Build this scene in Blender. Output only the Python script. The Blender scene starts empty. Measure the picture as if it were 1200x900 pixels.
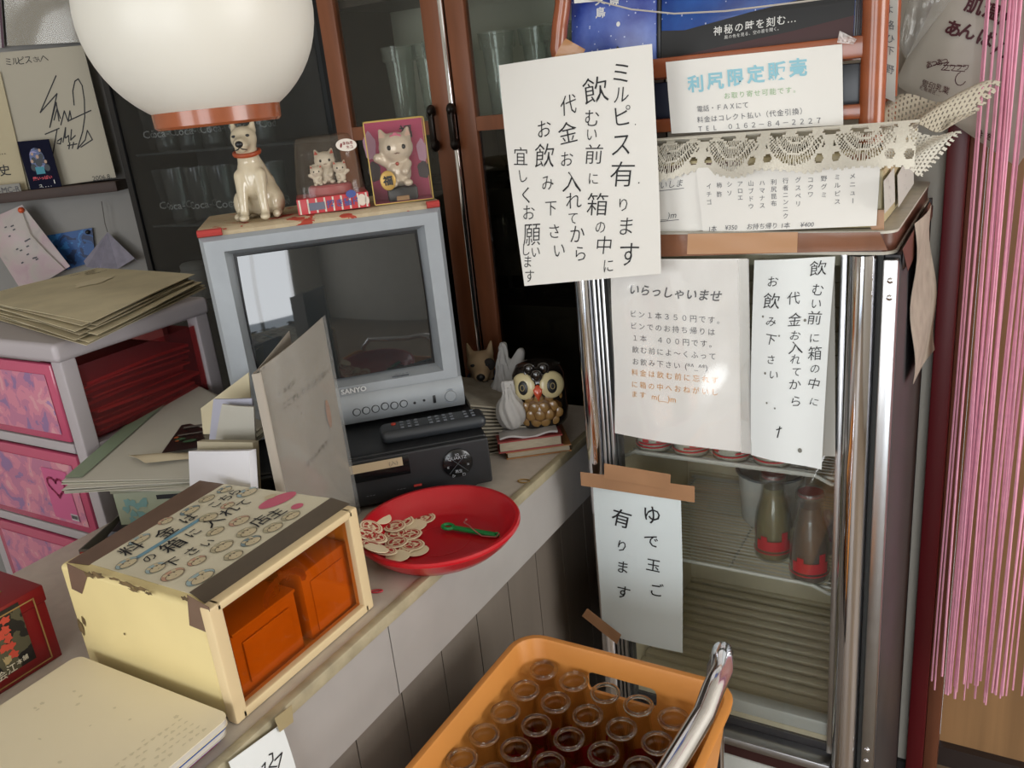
import bpy, bmesh, math, random
from mathutils import Matrix, Vector
random.seed(7)
S = bpy.context.scene
COL = S.collection
R = math.radians

# ------------------------------------------------------------------ camera
YAW, PITCH, ROLL, FPX = -0.551060749, 0.332538304, 0.104221863, 993.52
cy, sy, cp, sp = math.cos(YAW), math.sin(YAW), math.cos(PITCH), math.sin(PITCH)
FWD = Vector((sy * cp, cy * cp, -sp)); RT0 = Vector((cy, -sy, 0)); DN0 = FWD.cross(RT0)
RIGHT = math.cos(ROLL) * RT0 + math.sin(ROLL) * DN0
DOWN = -math.sin(ROLL) * RT0 + math.cos(ROLL) * DN0
CAM = Vector((0, 0, 1.5))
cam = bpy.data.objects.new('camera', bpy.data.cameras.new('camera')); COL.objects.link(cam)
mw = Matrix.Identity(4)
for i in range(3):
    mw[i][0] = RIGHT[i]; mw[i][1] = -DOWN[i]; mw[i][2] = -FWD[i]; mw[i][3] = CAM[i]
cam.matrix_world = mw
cam.data.sensor_width = 36; cam.data.lens = FPX * 36 / 1200; cam.data.clip_start = .02
S.camera = cam

# ------------------------------------------------------------------ light
S.view_settings.view_transform = 'Standard'; S.view_settings.look = 'None'
S.view_settings.gamma = 1; S.view_settings.use_curve_mapping = False
S.view_settings.exposure = 0.0
S.cycles.use_denoising = True
S.cycles.max_bounces = 14; S.cycles.transparent_max_bounces = 24; S.cycles.transmission_bounces = 12
S.cycles.sample_clamp_indirect = 6
S.cycles.caustics_reflective = False; S.cycles.caustics_refractive = False
W = bpy.data.worlds.new('sky'); S.world = W; W.use_nodes = True
bg = W.node_tree.nodes['Background']; bg.inputs[0].default_value = (.80, .90, 1, 1); bg.inputs[1].default_value = 1.6
def area(name, loc, rot, sx, sz, power, color):
    l = bpy.data.lights.new(name, 'AREA'); l.shape = 'RECTANGLE'; l.size = sx; l.size_y = sz; l.energy = power; l.color = color
    o = bpy.data.objects.new(name, l); COL.objects.link(o); o.location = loc; o.rotation_euler = rot
    return o
# daylight arriving through the two front window openings and the side window behind the viewer
area('window_daylight', (-1.35, -2.74, 1.45), (R(90), 0, 0), 1.5, 1.5, 34, (1, .985, .96))
area('door_daylight', (.75, -2.74, 1.25), (R(90), 0, 0), 1.5, 1.9, 44, (.97, .985, 1))
area('side_daylight', (2.24, .62, 1.5), (R(90), 0, R(90)), 1.4, 1.3, 40, (1, .97, .92))

# ------------------------------------------------------------------ projection of a pixel of the 1200x900 frame onto planes of the room
def ray(u, v): return RIGHT * ((u - 600) / FPX) + DOWN * ((v - 450) / FPX) + FWD
def P(u, v, x=None, y=None, z=None):
    d = ray(u, v)
    t = (x - CAM.x) / d.x if x is not None else (y - CAM.y) / d.y if y is not None else (z - CAM.z) / d.z
    return CAM + d * t
def PD(u, v, dist): return CAM + ray(u, v) * dist
def PP(u, v, p0, n):
    d = ray(u, v); return CAM + d * ((Vector(p0) - CAM).dot(n) / d.dot(n))

# ------------------------------------------------------------------ mesh helpers
class MB:
    def __init__(s): s.v = []; s.f = []
    def add(s, vs, fs, M=None):
        o = len(s.v)
        for p in vs:
            p = Vector(p); s.v.append(M @ p if M is not None else p)
        for f in fs: s.f.append([i + o for i in f])
        return s
    def xform(s, M): s.v = [M @ p for p in s.v]; return s
    def box(s, x0, y0, z0, x1, y1, z1, b=0, M=None, seg=2):
        vs = [(x, y, z) for x in (x0, x1) for y in (y0, y1) for z in (z0, z1)]
        fs = [(0, 1, 3, 2), (4, 6, 7, 5), (0, 4, 5, 1), (2, 3, 7, 6), (0, 2, 6, 4), (1, 5, 7, 3)]
        if b <= 0: return s.add(vs, fs, M)
        bm = bmesh.new(); bv = [bm.verts.new(p) for p in vs]
        for f in fs: bm.faces.new([bv[i] for i in f])
        bmesh.ops.bevel(bm, geom=bm.edges[:], offset=b, segments=seg, affect='EDGES', profile=.5)
        bm.verts.index_update()
        s.add([v.co[:] for v in bm.verts], [[v.index for v in f.verts] for f in bm.faces], M); bm.free(); return s
    def tube(s, pts, r, n=8, M=None, closed=False):
        pts = [Vector(p) for p in pts]; k = len(pts); rs = r if isinstance(r, (list, tuple)) else [r] * k
        up = None; vs = []; fs = []
        for i, p in enumerate(pts):
            a = pts[i - 1] if (i or closed) else p; b = pts[(i + 1) % k] if (i < k - 1 or closed) else p
            d = (b - a).normalized()
            if up is None:
                up = Vector((0, 0, 1)) if abs(d.z) < .9 else Vector((1, 0, 0))
            sd = d.cross(up)
            sd = sd.normalized() if sd.length > 1e-6 else Vector((1, 0, 0)); up = sd.cross(d).normalized()
            for j in range(n):
                q = 2 * math.pi * j / n; vs.append(p + (sd * math.cos(q) + up * math.sin(q)) * rs[i])
        for i in range(k if closed else k - 1):
            for j in range(n):
                a = i * n + j; b = i * n + (j + 1) % n; c = ((i + 1) % k) * n + (j + 1) % n; d = ((i + 1) % k) * n + j
                fs.append((a, b, c, d))
        if not closed: fs.append(list(range(n))[::-1]); fs.append([(k - 1) * n + j for j in range(n)])
        return s.add(vs, fs, M)
    def lathe(s, prof, n=24, M=None):
        vs = []; fs = []; idx = []
        for r, z in prof:
            if r < 1e-7: idx.append([len(vs)]); vs.append((0, 0, z))
            else:
                idx.append(list(range(len(vs), len(vs) + n)))
                vs += [(r * math.cos(2 * math.pi * j / n), r * math.sin(2 * math.pi * j / n), z) for j in range(n)]
        for a, b in zip(idx, idx[1:]):
            for j in range(n):
                k = (j + 1) % n
                if len(a) == 1 and len(b) == 1: continue
                if len(a) == 1: fs.append((a[0], b[k], b[j]))
                elif len(b) == 1: fs.append((a[j], a[k], b[0]))
                else: fs.append((a[j], a[k], b[k], b[j]))
        return s.add(vs, fs, M)
    def ball(s, c, r, nu=16, nv=10, M=None):
        r = r if isinstance(r, (list, tuple)) else (r, r, r)
        prof = [(math.sin(math.pi * i / nv), -math.cos(math.pi * i / nv)) for i in range(nv + 1)]
        m = Matrix.Translation(c) @ Matrix.Diagonal((r[0], r[1], r[2], 1))
        return s.lathe([(a if 0 < i < nv else 0, b) for i, (a, b) in enumerate(prof)], nu, (M @ m) if M is not None else m)
    def cap(s, a, b, ra, rb, n=10, M=None):       # tapered limb with rounded ends
        a = Vector(a); b = Vector(b); s.ball(a, ra, 12, 8, M); s.ball(b, rb, 12, 8, M)
        return s.tube([a, a.lerp(b, .5), b], [ra, (ra + rb) / 2, rb], n, M)
    def prism(s, poly, z0, z1, M=None):
        k = len(poly); vs = [(x, y, z0) for x, y in poly] + [(x, y, z1) for x, y in poly]
        fs = [list(range(k))[::-1], list(range(k, 2 * k))] + [(i, (i + 1) % k, k + (i + 1) % k, k + i) for i in range(k)]
        return s.add(vs, fs, M)
    def grid(s, fn, nu, nv, th=0, keep=None, M=None):
        pts = [[Vector(fn(i / nu, j / nv)) for j in range(nv + 1)] for i in range(nu + 1)]
        vs = []; fs = []
        off = (nu + 1) * (nv + 1)
        for i in range(nu + 1):
            for j in range(nv + 1): vs.append(pts[i][j])
        q = lambda i, j: i * (nv + 1) + j
        cells = [(i, j) for i in range(nu) for j in range(nv) if keep is None or keep((i + .5) / nu, (j + .5) / nv)]
        for i, j in cells: fs.append((q(i, j), q(i, j + 1), q(i + 1, j + 1), q(i + 1, j)))
        if th:
            for i in range(nu + 1):
                for j in range(nv + 1):
                    a = pts[min(i + 1, nu)][j] - pts[max(i - 1, 0)][j]; b = pts[i][min(j + 1, nv)] - pts[i][max(j - 1, 0)]
                    nrm = a.cross(b); vs.append(pts[i][j] + (nrm.normalized() * th if nrm.length > 1e-12 else Vector((0, 0, 0))))
            cs = set(cells)
            for i, j in cells:
                fs.append((q(i, j) + off, q(i + 1, j) + off, q(i + 1, j + 1) + off, q(i, j + 1) + off))
                for (di, dj, a, b) in ((-1, 0, q(i, j), q(i, j + 1)), (1, 0, q(i + 1, j + 1), q(i + 1, j)), (0, -1, q(i + 1, j), q(i, j)), (0, 1, q(i, j + 1), q(i + 1, j + 1))):
                    if (i + di, j + dj) not in cs: fs.append((b, a, a + off, b + off))
        return s.add(vs, fs, M)

FR = {}
def make(name, mb, mat, parent=None, frame=None, world=False, sharp=38, wn=False, loc_base=False):
    """links mb as ONE mesh object; world=True: mb holds world coordinates"""
    if parent is not None: frame = FR[parent]
    if frame is None:
        if world and mb.v:
            xs = [p.x for p in mb.v]; ys = [p.y for p in mb.v]; zs = [p.z for p in mb.v]
            frame = Matrix.Translation(((min(xs) + max(xs)) / 2, (min(ys) + max(ys)) / 2, min(zs)))
        else: frame = Matrix.Identity(4)
    vs = [frame.inverted() @ p for p in mb.v] if world else mb.v
    me = bpy.data.meshes.new(name); me.from_pydata([tuple(p) for p in vs], [], mb.f)
    bm = bmesh.new(); bm.from_mesh(me); bmesh.ops.remove_doubles(bm, verts=bm.verts[:], dist=1e-7)
    bmesh.ops.recalc_face_normals(bm, faces=bm.faces[:]); bm.to_mesh(me); bm.free()
    me.polygons.foreach_set('use_smooth', [True] * len(me.polygons)); me.set_sharp_from_angle(angle=R(sharp)); me.update()
    o = bpy.data.objects.new(name, me); COL.objects.link(o); me.materials.append(mat)
    if parent is not None: o.parent = parent
    else: o.matrix_world = frame
    FR[o] = frame
    if wn:
        m = o.modifiers.new('weighted', 'WEIGHTED_NORMAL'); m.keep_sharp = True
    return o
def thing(name, frame, label, cat, group=None):
    o = bpy.data.objects.new(name, None); o.empty_display_size = .03; COL.objects.link(o)
    if not isinstance(frame, Matrix): frame = Matrix.Translation(frame)
    o.matrix_world = frame; FR[o] = frame
    return tag(o, label, cat, group)
def tag(o, label, cat, group=None, kind=None):
    o['label'] = label; o['category'] = cat
    if group: o['group'] = group
    if kind: o['kind'] = kind
    return o
def struct(name, mb, mat, label, cat, **k):
    o = make(name, mb, mat, world=True, **k); o['kind'] = 'structure'; o['label'] = label; o['category'] = cat; return o
def dup(root, M, label=None, group=None):
    r = root.copy(); COL.objects.link(r); r.matrix_world = M; FR[r] = M
    if label: r['label'] = label
    if group: r['group'] = group
    for ch in list(root.children):
        c = ch.copy(); COL.objects.link(c); c.parent = r; FR[c] = M
        for g in ch.children:
            d = g.copy(); COL.objects.link(d); d.parent = c; FR[d] = M
    return r
def rz(loc, deg): return Matrix.Translation(loc) @ Matrix.Rotation(R(deg), 4, 'Z')
def blob(mb, voxel, smooth=4):
    me = bpy.data.meshes.new('t'); me.from_pydata([tuple(p) for p in mb.v], [], mb.f)
    bm = bmesh.new(); bm.from_mesh(me); bmesh.ops.recalc_face_normals(bm, faces=bm.faces[:]); bm.to_mesh(me); bm.free()
    o = bpy.data.objects.new('t', me); COL.objects.link(o)
    m = o.modifiers.new('r', 'REMESH'); m.mode = 'VOXEL'; m.voxel_size = voxel
    s_ = o.modifiers.new('s', 'SMOOTH'); s_.iterations = smooth; s_.factor = .5
    r = bpy.data.meshes.new_from_object(o.evaluated_get(bpy.context.evaluated_depsgraph_get()))
    out = MB(); out.add([v.co.copy() for v in r.vertices], [list(p.vertices) for p in r.polygons])
    bpy.data.objects.remove(o); bpy.data.meshes.remove(r); return out

# ------------------------------------------------------------------ text
_TX = {}
def glyph(s, off=0):
    if (s, off) not in _TX:
        c = bpy.data.curves.new('t', 'FONT'); c.body = s; c.size = 1; c.offset = off; c.resolution_u = 2
        o = bpy.data.objects.new('t', c); COL.objects.link(o)
        m = bpy.data.meshes.new_from_object(o.evaluated_get(bpy.context.evaluated_depsgraph_get()))
        vs = [(v.co.x, v.co.y) for v in m.vertices]; fs = [list(p.vertices) for p in m.polygons]
        bpy.data.objects.remove(o); bpy.data.curves.remove(c); bpy.data.meshes.remove(m)
        _TX[(s, off)] = (vs, fs)
    return _TX[(s, off)]

class Sheet:
    """a sheet of paper: four world corners (TL, TR, BR, BL), a bulge along its normal, and the pixel quad it was measured on"""
    def __init__(s, corners, quad=None, bulge=None, sag=None):
        s.c = [Vector(p) for p in corners]; s.quad = quad; s.b = bulge
        tl, tr, br, bl = s.c
        s.W = ((tr - tl).length + (br - bl).length) / 2; s.H = ((bl - tl).length + (br - tr).length) / 2
        s.n = (tr - tl).cross(tl - bl).normalized()
    def pt(s, u, v, off=0):
        tl, tr, br, bl = s.c
        p = tl * (1 - u) * (1 - v) + tr * u * (1 - v) + br * u * v + bl * (1 - u) * v
        return p + s.n * ((s.b(u, v) if s.b else 0) + off)
    def uv(s, px, py):
        q = s.quad; u = v = .5
        for _ in range(12):
            f = [q[0][k] * (1 - u) * (1 - v) + q[1][k] * u * (1 - v) + q[2][k] * u * v + q[3][k] * (1 - u) * v for k in (0, 1)]
            du = [(q[1][k] - q[0][k]) * (1 - v) + (q[2][k] - q[3][k]) * v for k in (0, 1)]
            dv = [(q[3][k] - q[0][k]) * (1 - u) + (q[2][k] - q[1][k]) * u for k in (0, 1)]
            e = (px - f[0], py - f[1]); D = du[0] * dv[1] - du[1] * dv[0]
            u += (e[0] * dv[1] - e[1] * dv[0]) / D; v += (du[0] * e[1] - du[1] * e[0]) / D
        return u, v
    def mesh(s, nu=12, nv=12, th=.0006, mb=None):
        return (mb or MB()).grid(lambda u, v: s.pt(u, v, -th), nu, nv, 0) if th == 0 else (mb or MB()).grid(lambda u, v: s.pt(u, v, 0), nu, nv, th)
    def put(s, mb, txt, u, v, size, off=0, rot=0, skew=0, sx=1, align='c', lift=.0009):
        """one run of horizontal text centred at (u,v); size in metres"""
        vs, fs = glyph(txt, off)
        if not vs: return
        if len(txt) == 1 and ord(txt) > 0x2000: cx_ = .5; cyy = .36
        else:
            xs = [p[0] for p in vs]; cx_ = (min(xs) + max(xs)) / 2 if align == 'c' else 0; cyy = .36
        out = []; c_, s_ = math.cos(rot), math.sin(rot)
        for x, y in vs:
            x = (x - cx_) * sx; y = y - cyy; x += y * skew
            x, y = (x * c_ - y * s_) * size, (x * s_ + y * c_) * size
            out.append(s.pt(u + x / s.W, v - y / s.H, lift))
        mb.add(out, fs)
    def col(s, mb, txt, u, v, size, step=1.1, off=0, jit=0):
        """vertical column from (u,v) downward"""
        for i, ch in enumerate(txt):
            rot = 0
            if ch == 'ー': rot = -math.pi / 2
            s.put(mb, ch, u + random.uniform(-jit, jit) * .05, v + i * step * size / s.H, size * (1 + random.uniform(-jit, jit)), off, rot + random.uniform(-jit, jit) * .6)
    def hand(s, mb, chars, size, off=-.010, jit=.12, sizes=None):
        """hand-written characters [(char, px, py[, size factor])] at pixel centres"""
        for it in chars:
            ch, px, py = it[:3]; k = it[3] if len(it) > 3 else 1
            u, v = s.uv(px, py)
            s.put(mb, ch, u, v, size * k * random.uniform(.95, 1.08), off, random.uniform(-jit, jit), random.uniform(0, .18), random.uniform(.9, 1.05))
    def stroke(s, mb, pts_px, r, n=5):
        s.line(mb, [s.uv(*p) for p in pts_px], r, n)
    def line(s, mb, uvs, r, n=5, lift=.0006):
        for (a, b) in zip(uvs, uvs[1:]):
            pa = s.pt(a[0], a[1], lift); pb = s.pt(b[0], b[1], lift); d = (pb - pa)
            if d.length < 1e-7: continue
            d.normalize(); w = d.cross(s.n) * r
            e = d * r * .6
            mb.add([pa - w - e, pa + w - e, pb + w + e, pb - w + e], [(0, 1, 2, 3)])
    def disc(s, mb, u, v, ru, rv, lift=.0006, n=18, wob=0, rot=0):
        pts = []
        for i in range(n):
            a = 2 * math.pi * i / n; k = 1 + wob * math.sin(a * 5 + u * 50)
            x = ru * k * math.cos(a); y = rv * k * math.sin(a)
            x, y = x * math.cos(rot) - y * math.sin(rot), x * math.sin(rot) + y * math.cos(rot)
            pts.append(s.pt(u + x / s.W, v + y / s.H, lift))
        mb.add(pts, [list(range(n))])
    def patch(s, mb, u0, v0, u1, v1, lift=.0005, n=4):
        mb.grid(lambda a, b: s.pt(u0 + (u1 - u0) * a, v0 + (v1 - v0) * b, lift), n, n)

def crop(x0, y0, k): return lambda x, y: (x0 + x / k, y0 + y / k)

# ------------------------------------------------------------------ materials
def lin(h):
    h = h.lstrip('#'); c = [int(h[i:i + 2], 16) / 255 for i in (0, 2, 4)]
    return tuple((x / 12.92 if x <= .04045 else ((x + .055) / 1.055) ** 2.4) for x in c) + (1,)
MT = {}
def mat(name, color, rough=.5, metal=0, noise=0, scale=20, bump=0, color2=None, spec=.5, coat=0, alpha=1, stretch=None, trans=0, sub=0):
    if name in MT: return MT[name]
    m = bpy.data.materials.new(name); m.use_nodes = True; nt = m.node_tree; b = nt.nodes['Principled BSDF']; MT[name] = m
    b.inputs['Base Color'].default_value = lin(color); b.inputs['Roughness'].default_value = rough; b.inputs['Metallic'].default_value = metal
    b.inputs['Specular IOR Level'].default_value = spec; b.inputs['Coat Weight'].default_value = coat; b.inputs['Alpha'].default_value = alpha
    b.inputs['Transmission Weight'].default_value = trans
    if sub: b.inputs['Subsurface Weight'].default_value = sub; b.inputs['Subsurface Radius'].default_value = (.02, .02, .02); b.inputs['Subsurface Scale'].default_value = .3
    if noise or bump:
        tc = nt.nodes.new('ShaderNodeTexCoord'); nz = nt.nodes.new('ShaderNodeTexNoise'); nz.inputs['Scale'].default_value = scale; nz.inputs['Detail'].default_value = 6
        vec = tc.outputs['Object']
        if stretch:
            mp = nt.nodes.new('ShaderNodeMapping'); mp.inputs['Scale'].default_value = stretch; nt.links.new(vec, mp.inputs[0]); vec = mp.outputs[0]
        nt.links.new(vec, nz.inputs['Vector'])
        if noise:
            rp = nt.nodes.new('ShaderNodeValToRGB'); c1 = lin(color); c2 = lin(color2) if color2 else tuple(x * (1 - noise) for x in c1[:3]) + (1,)
            rp.color_ramp.elements[0].color = c2; rp.color_ramp.elements[1].color = c1
            rp.color_ramp.elements[0].position = .32; rp.color_ramp.elements[1].position = .62
            nt.links.new(nz.outputs['Fac'], rp.inputs[0]); nt.links.new(rp.outputs[0], b.inputs['Base Color'])
        if bump:
            bp = nt.nodes.new('ShaderNodeBump'); bp.inputs['Strength'].default_value = bump; bp.inputs['Distance'].default_value = .002
            nt.links.new(nz.outputs['Fac'], bp.inputs['Height']); nt.links.new(bp.outputs[0], b.inputs['Normal'])
    return m
def clear(name, tint='#ffffff', ior=1.45, rough=.02, haze=0, hazecol='#ffffff', refl=1.0):
    """thin clear sheet: transparent film with a Fresnel reflection and an optional milky share"""
    if name in MT: return MT[name]
    m = bpy.data.materials.new(name); m.use_nodes = True; nt = m.node_tree; nt.nodes.clear(); MT[name] = m
    out = nt.nodes.new('ShaderNodeOutputMaterial'); tr = nt.nodes.new('ShaderNodeBsdfTransparent'); gl = nt.nodes.new('ShaderNodeBsdfGlossy')
    tr.inputs[0].default_value = lin(tint); gl.inputs['Roughness'].default_value = rough
    fr = nt.nodes.new('ShaderNodeFresnel'); ge = nt.nodes.new('ShaderNodeNewGeometry'); mi = nt.nodes.new('ShaderNodeMath'); mi.operation = 'MULTIPLY_ADD'
    mi.inputs[1].default_value = 1 / ior - ior; mi.inputs[2].default_value = ior      # same film seen from either side
    nt.links.new(ge.outputs['Backfacing'], mi.inputs[0]); nt.links.new(mi.outputs[0], fr.inputs[0])
    mx = nt.nodes.new('ShaderNodeMixShader'); rk = nt.nodes.new('ShaderNodeMath'); rk.operation = 'MULTIPLY'; rk.inputs[1].default_value = refl; nt.links.new(fr.outputs[0], rk.inputs[0]); nt.links.new(rk.outputs[0], mx.inputs[0]); nt.links.new(mx.outputs[0], out.inputs[0])
    base = tr.outputs[0]
    if haze:
        df = nt.nodes.new('ShaderNodeBsdfDiffuse'); df.inputs[0].default_value = lin(hazecol)
        m2 = nt.nodes.new('ShaderNodeMixShader'); m2.inputs[0].default_value = haze
        nt.links.new(tr.outputs[0], m2.inputs[1]); nt.links.new(df.outputs[0], m2.inputs[2]); base = m2.outputs[0]
    nt.links.new(base, mx.inputs[1]); nt.links.new(gl.outputs[0], mx.inputs[2])
    return m
def blobs(name, cols, scale=12, rough=.5, kind='vor'):
    """printed pattern: flat colour patches of a cell texture"""
    if name in MT: return MT[name]
    m = bpy.data.materials.new(name); m.use_nodes = True; nt = m.node_tree; b = nt.nodes['Principled BSDF']; MT[name] = m
    b.inputs['Roughness'].default_value = rough
    tc = nt.nodes.new('ShaderNodeTexCoord')
    nz = nt.nodes.new('ShaderNodeTexNoise'); nz.inputs['Scale'].default_value = scale; nz.inputs['Detail'].default_value = 5; nz.inputs['Distortion'].default_value = .6
    nt.links.new(tc.outputs['Object'], nz.inputs['Vector'])
    rp = nt.nodes.new('ShaderNodeValToRGB'); rp.color_ramp.interpolation = 'CONSTANT' if kind == 'vor' else 'LINEAR'
    while len(rp.color_ramp.elements) < len(cols): rp.color_ramp.elements.new(.5)
    for i, c in enumerate(cols):
        e = rp.color_ramp.elements[i]; e.position = .30 + .40 * i / max(1, len(cols) - 1) if i else 0; e.color = lin(c)
    nt.links.new(nz.outputs['Fac'], rp.inputs[0]); nt.links.new(rp.outputs[0], b.inputs['Base Color'])
    return m
PAPER = mat('white_paper', '#e6e4df', .6, spec=.3)
PAPERC = mat('cool_white_paper', '#e2e6e6', .6, spec=.3)
OLDP = mat('aged_paper', '#a39a84', .8, noise=.25, scale=9, spec=.2)
INK = mat('black_ink', '#16161a', .6)
GREYINK = mat('grey_ink', '#505056', .6)
TAPE = mat('brown_packing_tape', '#a9805f', .28, noise=.14, scale=14)
TAPED = mat('dull_brown_cloth_tape', '#6d5648', .5, noise=.12, scale=30)
CHROME = mat('chrome', '#e6e6ea', .09, 1)
ALU = mat('aluminium', '#c3c4c6', .3, 1, noise=.08, scale=30)
GLASS = clear('window_glass', '#f4f7f5')
CLEARP = clear('clear_plastic', '#f6f6f4', 1.4, .12, .08)
WOOD = mat('reddish_brown_wood', '#8c5437', .4, noise=.3, scale=9, stretch=(3, 3, .35))
OWOOD = mat('orange_brown_varnished_wood', '#97512f', .26, noise=.22, scale=10, stretch=(.5, 3, 3), coat=.3)
BLACK = mat('black_plastic', '#17181a', .4)
RED = mat('glossy_red_plastic', '#b5121f', .3, coat=.2)

# ================================================================== the setting
CREAM = mat('wall_plaster', '#c2bcb0', .9, noise=.08, scale=6)
struct('floor', MB().box(-3.3, -2.9, -.06, 2.4, 1.8, 0), mat('vinyl_floor', '#7d6c58', .5, noise=.2, scale=5), 'brown vinyl floor under the counter and refrigerator', 'floor')
struct('ceiling', MB().box(-3.3, -2.9, 2.5, 2.4, 1.8, 2.56), mat('ceiling_board', '#dcd8cd', .9), 'pale ceiling board over the shop', 'ceiling')
wb = MB(); wb.box(-3.0, 1.66, 0, -.10, 1.78, 2.5); wb.box(.80, 1.66, 0, 2.4, 1.78, 2.5); wb.box(-.10, 1.66, 2.02, .80, 1.78, 2.5)
struct('wall_back', wb, CREAM, 'greyish plaster wall behind the refrigerator and cupboards', 'wall')
struct('wall_left', MB().box(-3.06, -2.8, 0, -3.0, 1.78, 2.5), CREAM, 'plaster wall far left', 'wall')
struct('wall_right', MB().box(2.3, 1.35, 0, 2.36, 1.78, 2.5).box(2.3, -2.8, 0, 2.36, -.1, 2.5).box(2.3, -.1, 0, 2.36, 1.35, .8).box(2.3, -.1, 2.2, 2.36, 1.35, 2.5), CREAM, 'plaster wall to the right with a window', 'wall')
wf = MB(); y0, y1 = -2.86, -2.8
wf.box(-3.06, y0, 0, -2.15, y1, 2.5); wf.box(-.55, y0, 0, -.05, y1, 2.5); wf.box(1.55, y0, 0, 2.36, y1, 2.5)
wf.box(-2.15, y0, 0, -.55, y1, .65); wf.box(-2.15, y0, 2.25, -.55, y1, 2.5); wf.box(-.05, y0, 2.25, 1.55, y1, 2.5)
struct('wall_front', wf, CREAM, 'shop front wall with window and entrance openings', 'wall')
WFR = mat('window_frame_metal', '#8d8f90', .4, .6)
def winframe(name, x0, x1, z0, z1, bars, cat, label):
    m = MB()
    for (a, b, c, d) in ((x0, z0, x1, z0 + .05), (x0, z1 - .05, x1, z1), (x0, z0, x0 + .05, z1), (x1 - .05, z0, x1, z1)): m.box(a, -2.84, b, c, -2.8, d)
    for k in range(1, bars + 1):
        xx = x0 + (x1 - x0) * k / (bars + 1); m.box(xx - .03, -2.84, z0, xx + .03, -2.8, z1)
    return struct(name, m, WFR, label, cat)
winframe('window_1', -2.15, -.55, .65, 2.25, 1, 'window', 'metal framed shop window behind the viewer')
winframe('door_2', -.05, 1.55, 0, 2.25, 1, 'door', 'metal framed sliding entrance door behind the viewer')
# red doorway post, timber jamb, wooden door behind the strings
struct('trim_1', MB().box(-.104, 1.615, 0, -.072, 1.70, 2.05, .003).box(.77, 1.615, 0, .80, 1.70, 2.05, .003).box(-.104, 1.615, 2.02, .80, 1.70, 2.06, .003), mat('dark_red_paint', '#5e1219', .4), 'dark red painted door frame right of the refrigerator', 'door frame')
struct('trim_2', MB().box(-.0715, 1.64, 0, -.046, 1.715, 2.02, .002), mat('red_brown_jamb', '#7a4a33', .5, noise=.3, scale=12, stretch=(3, 3, .4)), 'reddish brown timber jamb inside the red door frame', 'door frame')
d1 = struct('door_1', MB().box(-.046, 1.72, .03, .77, 1.75, 2.02), mat('door_veneer', '#a98259', .45, noise=.28, scale=5, stretch=(6, 6, .25)), 'brown wooden sliding door behind the pink string curtain', 'door')
make('bottom_rail', MB().box(-.046, 1.70, .0, .77, 1.72, .05), mat('dark_threshold', '#2d221e', .6), parent=d1, world=True)
struct('baseboard_back', MB().box(-.6, 1.65, 0, -.1035, 1.66, .025), mat('dark_skirting', '#2e2a2c', .6), 'thin dark skirting right of the refrigerator', 'baseboard')
# diagonal corner wall behind the autograph boards (parallel to the shelf)
A0 = Vector((-2.279, 1.285, 1.387)); B0 = Vector((-2.023, 1.443, 1.387)); SD = (B0 - A0).normalized(); SN = Vector((SD.y, -SD.x, 0))
SHF = Matrix(((SD.x, -SN.x, 0, A0.x), (SD.y, -SN.y, 0, A0.y), (0, 0, 1, 0), (0, 0, 0, 1)))     # x along the shelf, y into the wall
struct('wall_corner', MB().box(-.95, .09, 0, .30, .12, 2.5, M=SHF), mat('corner_panel', '#8f8d8a', .8, noise=.08, scale=5), 'pale grey corner wall behind the autograph boards', 'wall')

# ================================================================== counter
CT = thing('counter', (-.94, .75, 0), 'pale grey shop counter carrying the television, coin box and red plate', 'counter')
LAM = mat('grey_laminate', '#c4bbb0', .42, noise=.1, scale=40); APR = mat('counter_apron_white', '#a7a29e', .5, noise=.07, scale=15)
CREAML = mat('worn_cream_edge', '#b4a98c', .5, noise=.3, scale=30)
make('worktop', MB().box(-1.235, -.25, .875, -.645, 1.40, .9), LAM, CT, world=True)
make('edge_strip', MB().box(-.645, -.25, .885, -.632, 1.40, .902, .002), CREAML, CT, world=True)
ap = MB(); ap.box(-.665, -.25, .781, -.634, .676, .885); ap.box(-.665, .678, .781, -.634, 1.40, .885)
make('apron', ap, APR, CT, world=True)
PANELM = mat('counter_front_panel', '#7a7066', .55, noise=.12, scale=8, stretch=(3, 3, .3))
pl = MB(); yy = -.25
while yy < 1.38:
    pl.box(-.70, yy, 0, -.665, yy + .0945, .875); yy += .0965
pl.box(-.705, -.25, 0, -.70, 1.40, .875)
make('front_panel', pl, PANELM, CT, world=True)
make('back_panel', MB().box(-1.22, -.25, 0, -1.2, 1.40, .875).box(-1.2, -.25, 0, -.705, -.23, .875), PANELM, CT, world=True)
# notice hanging from the counter edge
sh = Sheet([P(268, 893, x=-.626), P(330, 848, x=-.626), P(356, 945, x=-.620), P(296, 985, x=-.620)], [(268, 893), (330, 848), (356, 945), (296, 985)], lambda u, v: .004 * math.sin(v * 3))
o = tag(make('paper_notice', sh.mesh(), PAPERC, world=True), 'white handwritten paper taped below the counter edge beside the booklets', 'notice')
m = MB(); sh.stroke(m, [(312, 884), (316, 882), (316, 890), (311, 898), (320, 897)], .0008); sh.stroke(m, [(318, 890), (327, 881), (322, 898)], .0009); sh.stroke(m, [(303, 898), (307, 893), (306, 902)], .0008)
make('lettering', m, INK, o, world=True)
make('tape', Sheet([P(322, 842, x=-.622), P(342, 826, x=-.622), P(344, 846, x=-.622), P(328, 858, x=-.622)]).mesh(2, 2), mat('yellowed_clear_tape', '#a59672', .4), o, world=True)

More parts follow.
